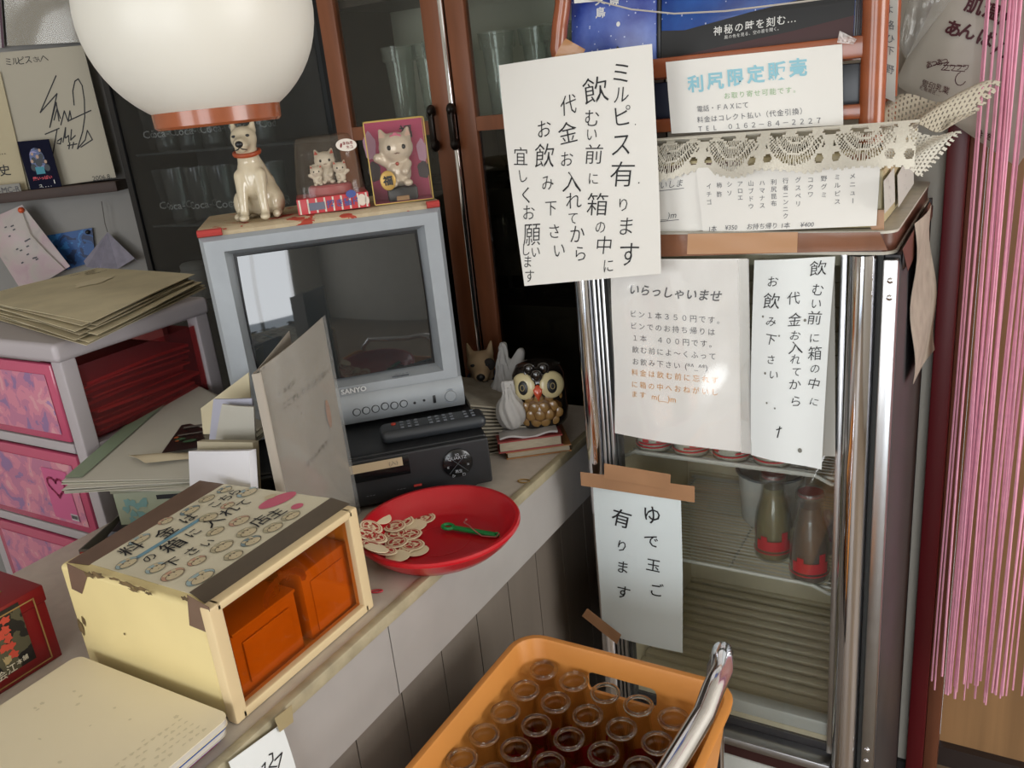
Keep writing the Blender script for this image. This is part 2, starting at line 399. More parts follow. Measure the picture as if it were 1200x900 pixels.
# ================================================================== brown glass-door cupboard at the back
CY = 1.42
def cx(u, v=150): return P(u, v, y=CY).x
CB = thing('glass_cupboard', (-.93, CY, 0), 'reddish brown wooden cupboard with glass doors behind the television', 'cupboard')
xl, xm, xr = P(379, 60, y=CY).x, P(523, 60, y=CY).x, -.60
DW = mat('dark_cupboard_wood', '#2f211b', .5, noise=.25, scale=8, stretch=(3, 3, .3))
m = MB(); m.box(xl - .012, CY + .022, 0, xl + .012, 1.655, 2.2); m.box(xr - .02, CY + .022, 0, xr, 1.655, 2.2); m.box(xl, CY + .022, 2.17, xr, 1.655, 2.2); m.box(xl, CY + .022, 0, xr, 1.655, .06)
make('carcass', m, DW, CB, world=True)
make('back_board', MB().box(xl, 1.645, .06, xr, 1.655, 2.17), mat('cupboard_back', '#a9a699', .7), CB, world=True)
for zz in (.5, .80, 1.10, 1.335, 1.70): make('shelf', MB().box(xl + .012, CY + .03, zz - .014, xr - .02, 1.645, zz), DW, CB, world=True)
zr = P(560, 145, y=CY).z
def cdoor(x0, x1, hx):
    f = MB(); w = .042
    f.box(x0, CY, .08, x0 + w, CY + .02, 2.18, .003); f.box(x1 - w, CY, .08, x1, CY + .02, 2.18, .003)
    for z in (.08, 2.13): f.box(x0 + w, CY + .001, z, x1 - w, CY + .019, z + .05)
    f.box(x0 + w, CY + .001, zr - .013, x1 - w, CY + .019, zr + .013)
    d = make('door', f, WOOD, CB, world=True)
    make('pane', MB().box(x0 + w, CY + .009, zr + .013, x1 - w, CY + .011, 2.13), GLASS, d, world=True)
    make('pane', MB().box(x0 + w, CY + .009, .13, x1 - w, CY + .011, zr - .013), clear('smoky_glass', '#b9b6b0'), d, world=True)
    z0_, z1_ = P(508, 170, y=CY).z, P(508, 130, y=CY).z
    h = MB(); h.ball((hx, CY - .012, z0_), (.008, .012, .012)); h.ball((hx, CY - .012, z1_), (.008, .012, .012)); h.box(hx - .006, CY - .02, z0_, hx + .006, CY - .012, z1_, .002)
    hh = make('handle', h, mat('dark_bronze', '#211b18', .35, .5), d, world=True)
    return d
cdoor(xl, xm - .006, P(514, 150, y=CY).x - .004); cdoor(xm + .006, xr, P(534, 150, y=CY).x + .002)
make('door_seam', MB().box(xm - .006, CY - .004, .08, xm + .004, CY + .018, 2.18, .002), CHROME, CB, world=True)
# glassware inside
DRINK = clear('drinking_glass', '#eef2ef', 1.5, .04, .05)
def tumbler(r, h, wall=.0022):
    return MB().lathe([(0, 0), (r * .72, 0), (r * .78, .006), (r * .86, h * .4), (r, h), (r - wall, h), (r * .86 - wall, h * .4), (r * .76 - wall, .01), (0, .01)], 20)
def parfait(r, h):
    return MB().lathe([(0, 0), (r * .75, 0), (r * .75, .006), (r * .2, .012), (r * .2, .03), (r * .5, .05), (r * .72, h * .7), (r * .8, h - .03), (r * .95, h - .028), (r, h), (r - .002, h), (r * .78, h - .03), (r * .48, .055), (0, .05)], 20)
g0 = None
spots = [(-1.11, 1.50), (-1.055, 1.53), (-1.0, 1.49), (-.87, 1.49), (-.80, 1.52), (-.74, 1.49), (-.69, 1.52)]
for i, (gx, gy) in enumerate(spots):
    if g0 is None: g0 = o = tag(make('parfait_glass', parfait(.036, .27), DRINK, frame=Matrix.Translation((gx, gy, 1.335))), '', 'glass')
    else: o = dup(g0, Matrix.Translation((gx, gy, 1.335)))
    o['label'] = ['tall footed glass behind left cupboard door, leftmost', 'tall footed glass behind left cupboard door, second from its frame', 'tall footed glass behind left cupboard door, next to the middle stile',
        'tall footed glass behind right cupboard door, next to the door seam', 'tall footed glass behind right cupboard door, second from the seam', 'tall footed glass behind right cupboard door, third from the seam', 'tall footed glass behind right cupboard door, nearest the magazine rack'][i]
    o['group'] = 'tall glasses in the cupboard'
w0 = None
for i in range(6):
    gx, gy = -.90 + .055 * i, 1.50 + .035 * (i % 2)
    if w0 is None:
        w0 = o = make('wine_glass', MB().lathe([(0, 0), (.03, 0), (.03, .003), (.005, .008), (.004, .07), (.02, .085), (.034, .12), (.03, .16), (.028, .16), (.032, .12), (.018, .088), (0, .08)], 18), DRINK, frame=Matrix.Translation((gx, gy, 1.10)))
    else: o = dup(w0, Matrix.Translation((gx, gy, 1.10)))
    tag(o, 'stemmed glass in the dark lower part of the cupboard behind the owl', 'glass', 'stemmed glasses low in the cupboard')

# ================================================================== dark glass showcase left of it
DS = thing('dark_showcase', (-1.6, CY, 0), 'black framed glass showcase of tumblers left of the brown cupboard', 'showcase')
sx0, sx1 = P(133, 150, y=CY).x, xl - .014
BK = mat('near_black_lacquer', '#17171a', .35)
m = MB(); m.box(sx0, CY, 0, sx0 + .02, 1.655, 2.2); m.box(sx1 - .012, CY + .02, 0, sx1, 1.655, 2.2); m.box(sx0, CY, 2.17, sx1, 1.655, 2.2); m.box(sx0, CY, 0, sx1, 1.655, .4); m.box(sx0 + .02, 1.645, .4, sx1, 1.655, 2.17)
make('carcass', m, BK, DS, world=True)
make('back_board', MB().box(sx0 + .02, 1.638, .4, sx1 - .012, 1.6445, 2.17), mat('charcoal_board', '#4a4b4c', .6), DS, world=True)
make('pane', MB().box(sx0 + .02, CY + .004, .4, sx1 - .012, CY + .008, 2.17), clear('smoked_glass', '#d8dadb'), DS, world=True)
za, zb_, zc = P(190, 178, y=CY + .05).z, P(200, 262, y=CY + .05).z, 1.06
for z in (za, zb_): make('shelf', MB().box(sx0 + .02, CY + .03, z - .006, sx1 - .012, 1.645, z, .001), clear('shelf_glass', '#b9c6c2', 1.5, .05, .35, '#8b9496'), DS, world=True)
make('shelf', MB().box(sx0 + .02, CY + .03, zc - .02, sx1 - .012, 1.645, zc), BK, DS, world=True)
t0 = None
def print_ring(r, z, h, txt):
    mb = MB(); vs, fs = glyph(txt, .01); mb.add([((r + .0006) * math.sin(x * h / r - 1.2), -(r + .0006) * math.cos(x * h / r - 1.2), z + y * h) for x, y in vs], fs); return mb
for row, (z, n, nm) in enumerate(((zb_, 6, 'lower'), (za, 6, 'upper'))):
    for i in range(n):
        gx = P(185, 240, y=CY + .08).x + i * .085; M = rz((gx, CY + .085, z), 20 * i)
        if t0 is None:
            t0 = o = thing('tumbler', M, '', 'glass'); make('bowl', tumbler(.034, .135), DRINK, o); make('printed_mark', print_ring(.031, .035, .026, 'Coca-Cola'), mat('white_print', '#d9d9d6', .5), o)
        else: o = dup(t0, M)
        o['label'] = '%s glass tumbler with white printing on the %s shelf of the dark showcase' % (['leftmost', 'second from left', 'third from left', 'fourth from left', 'fifth from left', 'rightmost'][i], nm)
        o['group'] = 'tumblers in the dark showcase'
jx = P(225, 300, y=CY + .07).x
o = thing('white_jar', (jx, CY + .07, zc), 'white lidded jar low in the dark showcase', 'jar')
make('jar_body', MB().lathe([(0, 0), (.036, 0), (.04, .006), (.04, .07), (.036, .078), (0, .078)], 24), mat('white_china', '#aeada8', .4), o)
make('lid', MB().lathe([(0, .079), (.036, .079), (.037, .09), (.03, .096), (0, .098)], 24), mat('white_china', '#aeada8', .4), o)

# ================================================================== corner shelf with autograph boards
o = tag(make('wall_shelf', MB().box(-.55, -.005, 1.352, .30, .088, 1.378, .002, M=SHF), mat('dark_shelf_wood', '#3a2720', .6, noise=.25, scale=8, stretch=(.4, 3, 3)), world=True), 'dark brown wall shelf under the autograph boards', 'shelf')
o = tag(make('picture_ledge', MB().box(-.55, .04, 1.675, .22, .088, 1.69, .002, M=SHF), mat('dark_shelf_wood', '#3a2720'), world=True), 'thin dark ledge between the upper and lower boards', 'shelf')
def sboard(quad, y, name, col, label, cat='autograph board', th=.003):
    p0 = SHF @ Vector((0, y, 0)); n = SHF.to_3x3() @ Vector((0, -1, 0))
    s = Sheet([PP(u, v, p0, n) for u, v in quad], quad)
    return s, tag(make(name, s.mesh(2, 2, th), col, world=True), label, cat)
SHIK = mat('autograph_card', '#a9a394', .8); SHIK2 = mat('cream_autograph_card', '#b3a88c', .8)
c4 = crop(0, 0, 4)
s, o = sboard([(-6, 62), (97, 53), (136, 208), (33, 223)], .03, 'autograph_board', SHIK, 'pale square board signed in black ink with a date in its corner')
m = MB()
for ch, x, y, k in [('ミ', 40, 288, 1), ('ル', 72, 285, .9), ('ピ', 98, 283, 1), ('ス', 132, 278, 1), ('さ', 165, 276, .7), ('ん', 182, 276, .7), ('へ', 208, 270, 1)]:
    u, v = s.uv(*c4(x, y)); s.put(m, ch, u, v, .021 * k, -.0)
for st in ([(262, 350), (187, 520), (266, 432), (232, 590), (262, 472), (275, 560)], [(252, 555), (266, 500), (282, 548)], [(284, 578), (300, 512), (316, 556)], [(318, 562), (326, 512), (334, 552), (318, 560)], [(325, 556), (425, 510)],
           [(346, 485), (340, 420), (350, 375), (366, 364), (384, 395), (394, 460), (396, 540), (386, 610), (362, 692), (398, 650), (408, 604), (432, 648), (378, 684)], [(210, 622), (276, 594)], [(266, 600), (246, 722)], [(268, 655), (288, 640), (282, 668), (266, 664)],
           [(294, 660), (306, 590), (304, 640)], [(306, 640), (320, 628), (322, 660)], [(334, 600), (330, 650), (352, 628)], [(316, 676), (360, 668)], [(326, 662), (322, 692)], [(344, 660), (338, 690)]):
    s.stroke(m, [c4(*p) for p in st], .0015)
u, v = s.uv(*c4(478, 830)); s.put(m, '2006.8.', u, v, .017, .0, math.radians(0))
make('signature', m, INK, o, world=True)
s, o = sboard([(-100, 92), (0, 84), (33, 223), (-62, 236)], .024, 'autograph_board', SHIK2, 'cream board at the left frame edge lettered down its right side')
m = MB(); u, v = s.uv(*c4(22, 795)); s.put(m, '史', u, v, .03, .01); u, v = s.uv(*c4(8, 705)); s.put(m, '…', u, v, .02, .01); make('lettering', m, INK, o, world=True)
s, o = sboard([(0, -75), (112, -84), (120, 48), (9, 54)], .06, 'autograph_board', mat('beige_board', '#8f8573', .5, noise=.1, scale=8), 'upper beige board in clear film above the signed board')
fm = Sheet([s.pt(0, 0, .002), s.pt(1, 0, .002), s.pt(1, 1, .002), s.pt(0, 1, .002)], None, lambda u, v: .002 * math.sin(u * 9) * math.sin(v * 7) + .002)
make('film_sleeve', fm.mesh(14, 14, .0003), CLEARP, o, world=True)
s, o = sboard([(-110, -70), (-4, -74), (5, 56), (-100, 62)], .058, 'autograph_board', mat('pale_lilac_board', '#a8a4a4', .7), 'upper pale board at the left frame edge with purple rim')
m = MB(); s.patch(m, .975, 0, 1, 1, .001); make('rim', m, mat('plum_edge', '#4a2b3c', .6), o, world=True)
# photo card leaning on the boards
s, o = sboard([(20, 166), (57, 163), (73, 221), (37, 226)], .005, 'photo_card', mat('navy_card', '#17182a', .9, spec=.1), 'small dark photo card of a group leaning on the signed board', 'card', .002)
m = MB(); s.disc(m, .48, .38, .019, .030, .0008, 24); make('photo_oval', m, blobs('oval_photo', ['#20263f', '#4a5a86', '#8b86b4', '#b9b4cf'], 60), o, world=True)
m = MB()
for (u, v, r) in ((.30, .42, .006), (.5, .34, .007), (.72, .45, .006), (.62, .22, .005), (.36, .28, .005)): s.disc(m, u, v + .1, r * 1.2, r * 1.5, .0011, 12)
make('photo_clothes', m, mat('card_dark', '#1a2430', .5), o, world=True)
m = MB()
for (u, v, r) in ((.30, .40, .0045), (.5, .32, .005), (.72, .43, .0045), (.62, .2, .004), (.36, .26, .004)): s.disc(m, u, v, r * .8, r, .0014, 12)
make('photo_faces', m, mat('card_skin', '#a98a76', .5), o, world=True)
m = MB(); s.patch(m, .34, .52, .62, .66, .0013, 2); make('photo_shirt', m, mat('card_teal', '#1f7f93', .5), o, world=True)
m = MB(); s.put(m, '縁いっぱい', .48, .74, .010, .03); make('title_lettering', m, mat('card_red', '#c23a4a', .5), o, world=True)
m = MB(); s.put(m, 'コ', .35, .89, .009, .02); s.put(m, '1', .82, .84, .013, .03); s.put(m, '・・・・', .55, .92, .007, .02); make('small_lettering', m, mat('white_print', '#d9d9d6'), o, world=True)
# small label box at the far left of the shelf
p = SHF.inverted() @ PP(16, 231, SHF @ Vector((0, -.003, 0)), SHF.to_3x3() @ Vector((0, -1, 0)))
o = tag(make('label_strip', MB().box(-.12, -.004, 1.372, .055, .001, 1.398, .001, M=SHF), mat('grey_label', '#8c8a84', .7), world=True), 'grey printed label strip on the shelf edge at the far left', 'label')
s = Sheet([SHF @ Vector((-.12, -.0045, 1.398)), SHF @ Vector((.055, -.0045, 1.398)), SHF @ Vector((.055, -.0045, 1.372)), SHF @ Vector((-.12, -.0045, 1.372))]); m = MB(); s.put(m, '50-MC-R', .78, .5, .02, .0); make('lettering', m, GREYINK, o, world=True)
# things pinned to the corner wall
def wallsheet(quad, name, mt, label, cat, y=.075, bulge=None, th=.0008, nu=10):
    p0 = SHF @ Vector((0, y, 0)); n = SHF.to_3x3() @ Vector((0, -1, 0))
    s = Sheet([PP(u, v, p0, n) for u, v in quad], quad, bulge); return s, tag(make(name, s.mesh(nu, nu, th), mt, world=True), label, cat)
s, o = wallsheet([(-25, 262), (26, 240), (82, 312), (28, 345)], 'tissue_pouch', blobs('pink_print', ['#a87f95', '#b8a5a8', '#b3aba6', '#a99fa0'], 18, kind='l'), 'pale pink printed pouch hung on the corner wall by an orange pin', 'pouch', .03, lambda u, v: .022 * math.sin(math.pi * u) * math.sin(math.pi * v))
m = MB(); pc = s.pt(.93, .06, .004); m.ball(pc, .008); make('pin', m, mat('orange_pin', '#d2562c', .4), o, world=True)
m = MB(); m.tube([pc, s.pt(.82, .4, .006), s.pt(.86, .7, .006), s.pt(.9, 1, .004)], .0016, 6); make('cord', m, mat('white_cord', '#b9b2aa', .7), o, world=True)
m = MB(); random.seed(3)
for k in range(16):
    u_, v_ = random.uniform(.35, .72), random.uniform(.15, .75); s.patch(m, u_, v_, u_ + .05, v_ + .018, .0014, 1)
make('lettering', m, GREYINK, o, world=True)
s, o = wallsheet([(55, 276), (108, 267), (112, 306), (72, 318)], 'picture_postcard', blobs('blue_print', ['#0f2c56', '#1d4f8c', '#2f74b4', '#9fb3c0'], 30), 'blue picture postcard pinned to the corner wall beside the pink pouch', 'postcard', .08)
m = MB(); m.ball(s.pt(.9, .1, .003), .006); make('pin', m, BLACK, o, world=True)
fr_ = thing('folded_paper_fan', SHF @ Vector((.16, .06, 1.19)), 'grey folded paper fan hanging on a string left of the dark showcase', 'paper fan')
p0 = SHF @ Vector((0, .06, 0)); n_ = SHF.to_3x3() @ Vector((0, -1, 0)); ap_ = PP(126, 272, p0, n_)
m = MB(); fan = [PP(98, 306, p0, n_), PP(104, 312, p0, n_), PP(117, 315, p0, n_), PP(122, 316, p0, n_), PP(138, 315, p0, n_), PP(160, 302, p0, n_), PP(166, 312, p0, n_)]
for i, (a, b) in enumerate(zip(fan, fan[1:])):
    k = n_ * (.012 if i % 2 else 0); k2 = n_ * (0 if i % 2 else .012); m.add([ap_, a + k, b + k2], [(0, 1, 2)]); 
make('folds', m, mat('lilac_fold', '#8b8796', .7, noise=.2, scale=40), fr_, world=True, sharp=5)
m = MB(); m.tube([ap_, PP(123, 262, p0, n_), PP(119, 236, p0, n_)], .0012, 6); make('string', m, mat('grey_string', '#5c5753', .8), fr_, world=True)

# ================================================================== fridge showcase
FY, FX0, FX1, FYB = 1.15, -.578, -.118, 1.585
FG = thing('refrigerator', (-.35, FY, 0), 'chrome framed glass-door refrigerator plastered with handwritten notices', 'refrigerator')
GREYS = mat('fridge_side_grey', '#444244', .45, .2, noise=.15, scale=10); INNER = mat('fridge_liner', '#ddd3b6', .5, noise=.08, scale=12)
BRT = mat('brown_trim', '#5a3628', .35, noise=.15, scale=20)
m = MB(); m.box(FX0, FY + .03, .03, FX0 + .02, FYB, 1.262); m.box(FX1 - .02, FY + .012, .03, FX1, FYB, 1.255, .002); m.box(FX0, FYB - .02, .03, FX1, FYB, 1.262); m.box(FX0 + .02, FY + .03, .03, FX1 - .02, FYB - .02, .44)
for x in (FX0 + .03, FX1 - .07):
    for y in (FY + .05, FYB - .08): m.box(x, y, 0, x + .04, y + .04, .03)
make('cabinet_shell', m, GREYS, FG, world=True)
m = MB(); m.box(FX0 + .021, FYB - .04, .44, FX1 - .021, FYB - .021, 1.26); m.box(FX0 + .021, FY + .035, .44, FX0 + .035, FYB - .04, 1.26); m.box(FX1 - .035, FY + .035, .44, FX1 - .021, FYB - .04, 1.26); m.box(FX0 + .035, FY + .035, 1.235, FX1 - .035, FYB - .04, 1.26)
yy = FY + .06
while yy < FYB - .05: m.box(FX0 + .035, yy, .44, FX1 - .035, yy + .018, .462, .004); yy += .027
m.box(FX0 + .035, FY + .035, .44, FX1 - .035, FYB - .04, .45)
make('liner', m, INNER, FG, world=True)
m = MB()
for k in range(16): m.box(FX0 + .04, FYB - .046, .52 + k * .045, FX1 - .04, FYB - .04, .54 + k * .045, .002)
make('rear_ribs', m, INNER, FG, world=True)
make('sill', MB().box(FX0 + .035, FY + .036, .44, FX1 - .045, FY + .062, .475, .006), mat('white_enamel', '#c9cbc6', .3), FG, world=True)
# top slab with rounded corner and two white lines
def rrect(x0, y0, x1, y1, r, n=6):
    out = []
    for (ccx, ccy, a0) in ((x1 - r, y0 + r, -90), (x1 - r, y1 - r, 0), (x0 + r, y1 - r, 90), (x0 + r, y0 + r, 180)):
        out += [(ccx + r * math.cos(R(a0 + 90 * k / n)), ccy + r * math.sin(R(a0 + 90 * k / n))) for k in range(n + 1)]
    return out
make('top_slab', MB().prism(rrect(FX0 - .004, FY - .012, FX1 - .006, FYB, .02), 1.2635, 1.2860), BRT, FG, world=True)
m = MB(); m.prism(rrect(FX0 - .006, FY - .0135, FX1 - .004, FYB + .002, .021), 1.2595, 1.2634); m.prism(rrect(FX0 - .006, FY - .0135, FX1 - .004, FYB + .002, .021), 1.2861, 1.2893)
make('white_edging', m, mat('dirty_white_edging', '#b9b4a8', .5, noise=.2, scale=40), FG, world=True)
# chrome door frame: left post, slim sliding strips, right grip post, bottom rail
def dpost(x0, x1, z0, z1, d=.026):
    pts = []; n = 12
    for k in range(n + 1):
        a = math.pi * k / n; pts.append(((x0 + x1) / 2 - (x1 - x0) / 2 * math.cos(a), FY + .012 - d * math.sin(a) ** .8))
    return MB().prism(pts[::-1] + [(x0, FY + .03), (x1, FY + .03)][::1], z0, z1)
make('chrome_post', dpost(FX0, FX0 + .03, .38, 1.258, .02), CHROME, FG, world=True)
m = MB()
for k, (a, b) in enumerate(((.032, .037), (.039, .043), (.045, .05))): m.box(FX0 + a, FY + .002 * k, .42, FX0 + b, FY + .03, 1.258, .001)
make('slim_strips', m, ALU, FG, world=True)
make('gasket', MB().box(FX0 + .0505, FY + .014, .42, FX0 + .054, FY + .034, 1.258).box(-.150, FY + .008, .4, -.138, FY + .034, 1.258), mat('dark_gasket', '#3c3c3a', .7), FG, world=True)
xr_ = P(990, 340, y=FY).x
make('grip_post', dpost(xr_, xr_ + .04, .36, 1.258, .03), CHROME, FG, world=True)
make('door_glass', MB().box(FX0 + .0545, FY + .017, .45, xr_ - .0005, FY + .020, 1.258), clear('refrigerator_door_glass', '#fafbfa', 1.5, .02, .012, '#d8d8d0'), FG, world=True)  # pale haze mixed into the glass imitates its bright reflections
make('glass_edge', MB().box(xr_ - .008, FY + .008, .44, xr_ - .0005, FY + .0165, 1.258, .001), ALU, FG, world=True)
zb0 = P(912, 886, y=FY).z
make('bottom_rail', MB().box(FX0 + .03, FY - .004, zb0 - .004, xr_ - .0005, FY + .03, zb0 + .012, .002), ALU, FG, world=True)
make('brown_band', MB().box(FX0 + .03, FY, zb0 - .026, xr_ - .0005, FY + .029, zb0 - .005), mat('maroon_band', '#3c1d1c', .4), FG, world=True)
make('lower_panel', MB().box(FX0, FY - .003, .035, FX1 - .022, FY + .029, zb0 - .027, .004), mat('white_enamel', '#c9cbc6'), FG, world=True)
j = make('jamb', MB().box(-.137, FY - .006, .3, -.119, FY + .0115, 1.252, .002), ALU, FG, world=True)
m = MB()
for (u, v) in ((1043, 329), (1042, 349), (1016, 879), (1015, 892)): make('screw', MB().ball(P(u, v, y=FY - .006), (.0042, .0025, .0042), 10, 6), CHROME, j, world=True)
make('side_capping', MB().box(FX1 - .018, FY + .03, 1.232, FX1 + .004, FYB - .03, 1.256, .003), mat('dark_brown_capping', '#41291f', .35), FG, world=True)
WIRE = mat('white_coated_wire', '#c9c9c2', .35)
def rack_shelf(z):
    m = MB(); xa, xb, ya, yb = FX0 + .05, xr_ - .012, FY + .05, FYB - .06
    n = 30
    for k in range(n):
        y = ya + .02 + (yb - ya - .02) * k / (n - 1); m.tube([(xa + .004, y, z), (xb - .004, y, z)], .0013, 5)
    m.tube([(xa - .01, ya + .012, z - .012), (xa, ya + .008, z - .006), (xa + .02, ya - .004, z + .008), (xa + .05, ya - .006, z + .008), (xb - .05, ya - .006, z + .008), (xb - .03, ya - .004, z + .006), (xb - .008, ya + .006, z - .01), (xb + .01, ya + .01, z - .012)], .0032, 8)
    m.tube([(xa, ya + .012, z - .003), (xb, ya + .012, z - .003)], .0028, 8); m.tube([(xa, yb, z - .003), (xb, yb, z - .003)], .0028, 8)
    for x in (xa + .01, (xa + xb) / 2, xb - .01): m.tube([(x, ya + .01, z - .0035), (x, yb, z - .0035)], .0022, 6)
    return make('wire_shelf', m, WIRE, FG, world=True)
Z1, Z2 = P(842, 545, y=FY + .05).z, P(880, 674, y=FY + .05).z
rack_shelf(Z1); rack_shelf(Z2)
# milk bottles
def bottle_prof(h=.135, r=.027):
    k = h / .135
    return [(0, 0), (r * .85, 0), (r, .006), (r, .055 * k), (r * .93, .072 * k), (r * .70, .095 * k), (r * .62, .112 * k), (r * .64, .122 * k), (r * .74, .124 * k), (r * .76, .131 * k), (r * .70, .135 * k)]
def bottle(name, M, label, cat, group, body, ring=None, h=.135, r=.027, glassm=None, fill=None, capm=None, wall=.0026, lip=False):
    b = thing(name, M, label, cat, group); p = bottle_prof(h, r)
    inner = [(max(a - wall, 0), z + (wall if i < 2 else 0)) for i, (a, z) in enumerate(p)][::-1]
    make('glass_body', MB().lathe(p + [(p[-1][0] - wall * .9, h)] + inner[1:], 22), glassm or GLASSB, b)
    if lip:
        z0_, r0_ = h - .0115, r * .70
        make('glass_lip', MB().tube([((r * .735) * math.cos(a), (r * .735) * math.sin(a), h - .003) for a in [i * math.pi / 14 for i in range(28)]], .0028, 10, None, True), mat('clear_glass_lip', '#f2f4f2', .02, trans=1), b)
    if fill: make('contents', MB().lathe([(0, .004)] + [(max(a - wall * 1.3, .002), max(z, .004)) for a, z in p[1:7]] + [(0, p[6][1])], 20), fill, b)
    if ring:
        mb = MB(); rr = r + .0006
        for (a0, a1, z0, z1) in ring:
            n = max(2, int((a1 - a0) / 12)); mb.grid(lambda u, v: (rr * math.sin(R(a0 + (a1 - a0) * u)), -rr * math.cos(R(a0 + (a1 - a0) * u)), z0 + (z1 - z0) * v), n, 1, .0004)
        make('red_print', mb, mat('milk_red_print', '#b51f2b', .45), b)
    if capm: make('paper_cap', MB().lathe([(0, h - .006), (r * .66, h - .006), (r * .66, h - .003), (0, h - .003)], 18), capm, b)
    return b
GLASSB = clear('bottle_glass', '#eef0ee', 1.5, .03, .03)
LOGO = [(-90, 270, .013, .0155), (-60, 60, .0185, .0215), (-42, -22, .023, .050), (-20, -2, .028, .044), (2, 24, .023, .040), (28, 44, .030, .050), (120, 250, .020, .05)]
MILK = mat('milk_white', '#f1ebdf', .5)
for i, u in enumerate((768, 811, 858, 906)):
    p = P(u, 538 + i * 6, y=FY + .0785)
    bottle('milk_bottle', rz((p.x, p.y, Z1 + .0015), 25 + i * 30), 'full bottle with red print on upper refrigerator shelf, ' + ['leftmost of four', 'second from left', 'third from left', 'rightmost, under the handwritten notice'][i], 'bottle', 'full bottles on the upper refrigerator shelf', None, LOGO, h=.165, r=.0300, fill=MILK, wall=.0016)
REDLOGO = [(-90, 270, .018, .020), (-60, 50, .024, .042), (-45, -25, .042, .05), (20, 40, .042, .058), (120, 240, .022, .052)]
AMB = mat('pale_amber_drink', '#8d7f4e', .3)
for i, (u, v, lab) in enumerate(((906, 650, 'yellowish drink bottle with red print on lower refrigerator shelf, the farther one'), (948, 676, 'drink bottle with red print on lower refrigerator shelf, nearest the chrome post'))):
    p = P(u, v, z=Z2 + .003)
    bottle('drink_bottle', rz((p.x, p.y, Z2 + .0015), 20), lab, 'bottle', 'bottles on the lower refrigerator shelf', None, REDLOGO, h=.155, r=.03, fill=AMB if i == 0 else mat('brown_drink', '#5b4636', .3), capm=mat('red_cap', '#8e2a2a', .5))
p = P(893, 612, z=Z2 + .004)
o = thing('enamel_pot', (p.x + .012, p.y + .02, Z2 + .0015), 'white enamel pot at the back of the lower refrigerator shelf', 'pot')
make('pot_body', MB().lathe([(0, 0), (.045, 0), (.052, .008), (.058, .1), (.06, .102), (.055, .1), (.049, .01), (0, .006)], 28), mat('white_enamel', '#c9cbc6'), o)
make('rim', MB().lathe([(.058, .1), (.062, .1), (.062, .104), (.056, .104), (.058, .1)], 28), mat('blue_grey_rim', '#5d666c', .3), o)
p = P(975, 655, z=Z2 + .02)
m = MB(); m.ball((0, 0, .03), (.024, .03, .034), 14, 10); m.ball((.006, -.01, .065), (.012, .012, .02), 10, 8)
bgm = blob(m, .004, 2)
for q in bgm.v: q += Vector((math.sin(q.z * 300) * .002, math.cos(q.x * 400) * .002, 0))
o = tag(make('crumpled_bag', bgm, blobs('pink_white_bag', ['#b98aa0', '#cbbfc4', '#d2cdcb', '#b9b4c0'], 45), frame=Matrix.Translation((-.226, P(975, 660, y=FY + .1).y + .06, Z2 + .0015)), sharp=20), 'crumpled pink and white plastic bag on lower refrigerator shelf', 'bag')

# ------------------------------------------------------------------ notices on the door
c3 = crop(700, 280, 3.1033)
def gl(q, y): return [P(u, v, y=yy_) for (u, v), yy_ in zip(q, y)]
# back sheet peeking out
q = [(900, 305), (978, 302), (979, 535), (905, 531)]
s = Sheet(gl(q, (1.147,) * 4), q); o = tag(make('backing_sheet', s.mesh(3, 3), mat('dull_white_paper', '#bdbbb4', .7), world=True), 'torn pale sheet behind the handwritten notice on the refrigerator door', 'paper')
# 1 welcome notice in a sleeve
q = [(716, 303), (876, 303), (879, 531), (721, 507)]
wel = Sheet(gl(q, (1.137, 1.130, 1.122, 1.128)), q, lambda u, v: .004 * math.sin(math.pi * u) * (.4 + v) + .0025 * math.sin(v * 7 + u * 3))
o = WEL = tag(make('welcome_notice', wel.mesh(16, 16), mat('notice_paper', '#f6f4f0', .6), world=True), 'printed notice in a clear sleeve with orange last lines on the refrigerator door', 'notice')
W_ = wel.W
m = MB(); x0_, y0_ = 128, 180
for i, ch in enumerate('いらっしゃいませ'):
    u, v = wel.uv(*c3(146 + i * 42, 176 + i * 3.5)); wel.put(m, ch, u, v, .0175, .018, 0, .25)
make('heading', m, mat('heading_grey', '#3f4146', .6), o, world=True)
def lines(mb, sh_, rows, cf, size, pitch, off=.0, slope=.08):
    for (txt, x, y) in rows:
        for i, ch in enumerate(txt):
            if ch == ' ' or ch == '　': continue
            u, v = sh_.uv(*cf(x + i * pitch, y + i * pitch * slope)); sh_.put(mb, ch, u, v, size, off)
m = MB()
lines(m, wel, [('ビン１本３５０円です。', 140, 262), ('ビンでのお持ち帰りは', 140, 305), ('１本　４００円です。', 145, 349), ('飲む前によ〜くふって', 145, 392), ('お飲み下さい', 145, 436)], c3, .0112, 31.5)
u, v = wel.uv(*c3(372, 452)); wel.put(m, '(*^_^*)', u, v, .012)
make('lettering', m, mat('print_grey', '#5b5c62', .6), o, world=True)
m = MB(); lines(m, wel, [('料金は飲む前に忘れず', 142, 476), ('に箱の中へおねがいし', 142, 520), ('ます', 142, 556)], c3, .0112, 33)
u, v = wel.uv(*c3(256, 567)); wel.put(m, 'm(__)m', u, v, .0125)
make('orange_lettering', m, mat('print_orange', '#d99a45', .6), o, world=True)
fm = Sheet([p + wel.n * .003 for p in wel.c], None, lambda u, v: wel.b(u, v) + .0022 * math.sin(u * 11 + v * 4) * math.sin(v * 8 - u * 3))
make('clear_sleeve', fm.mesh(26, 26, .0002), clear('glossy_sleeve', '#ffffff', 1.5, .10, .03, '#ffffff', 1.3), o, world=True)
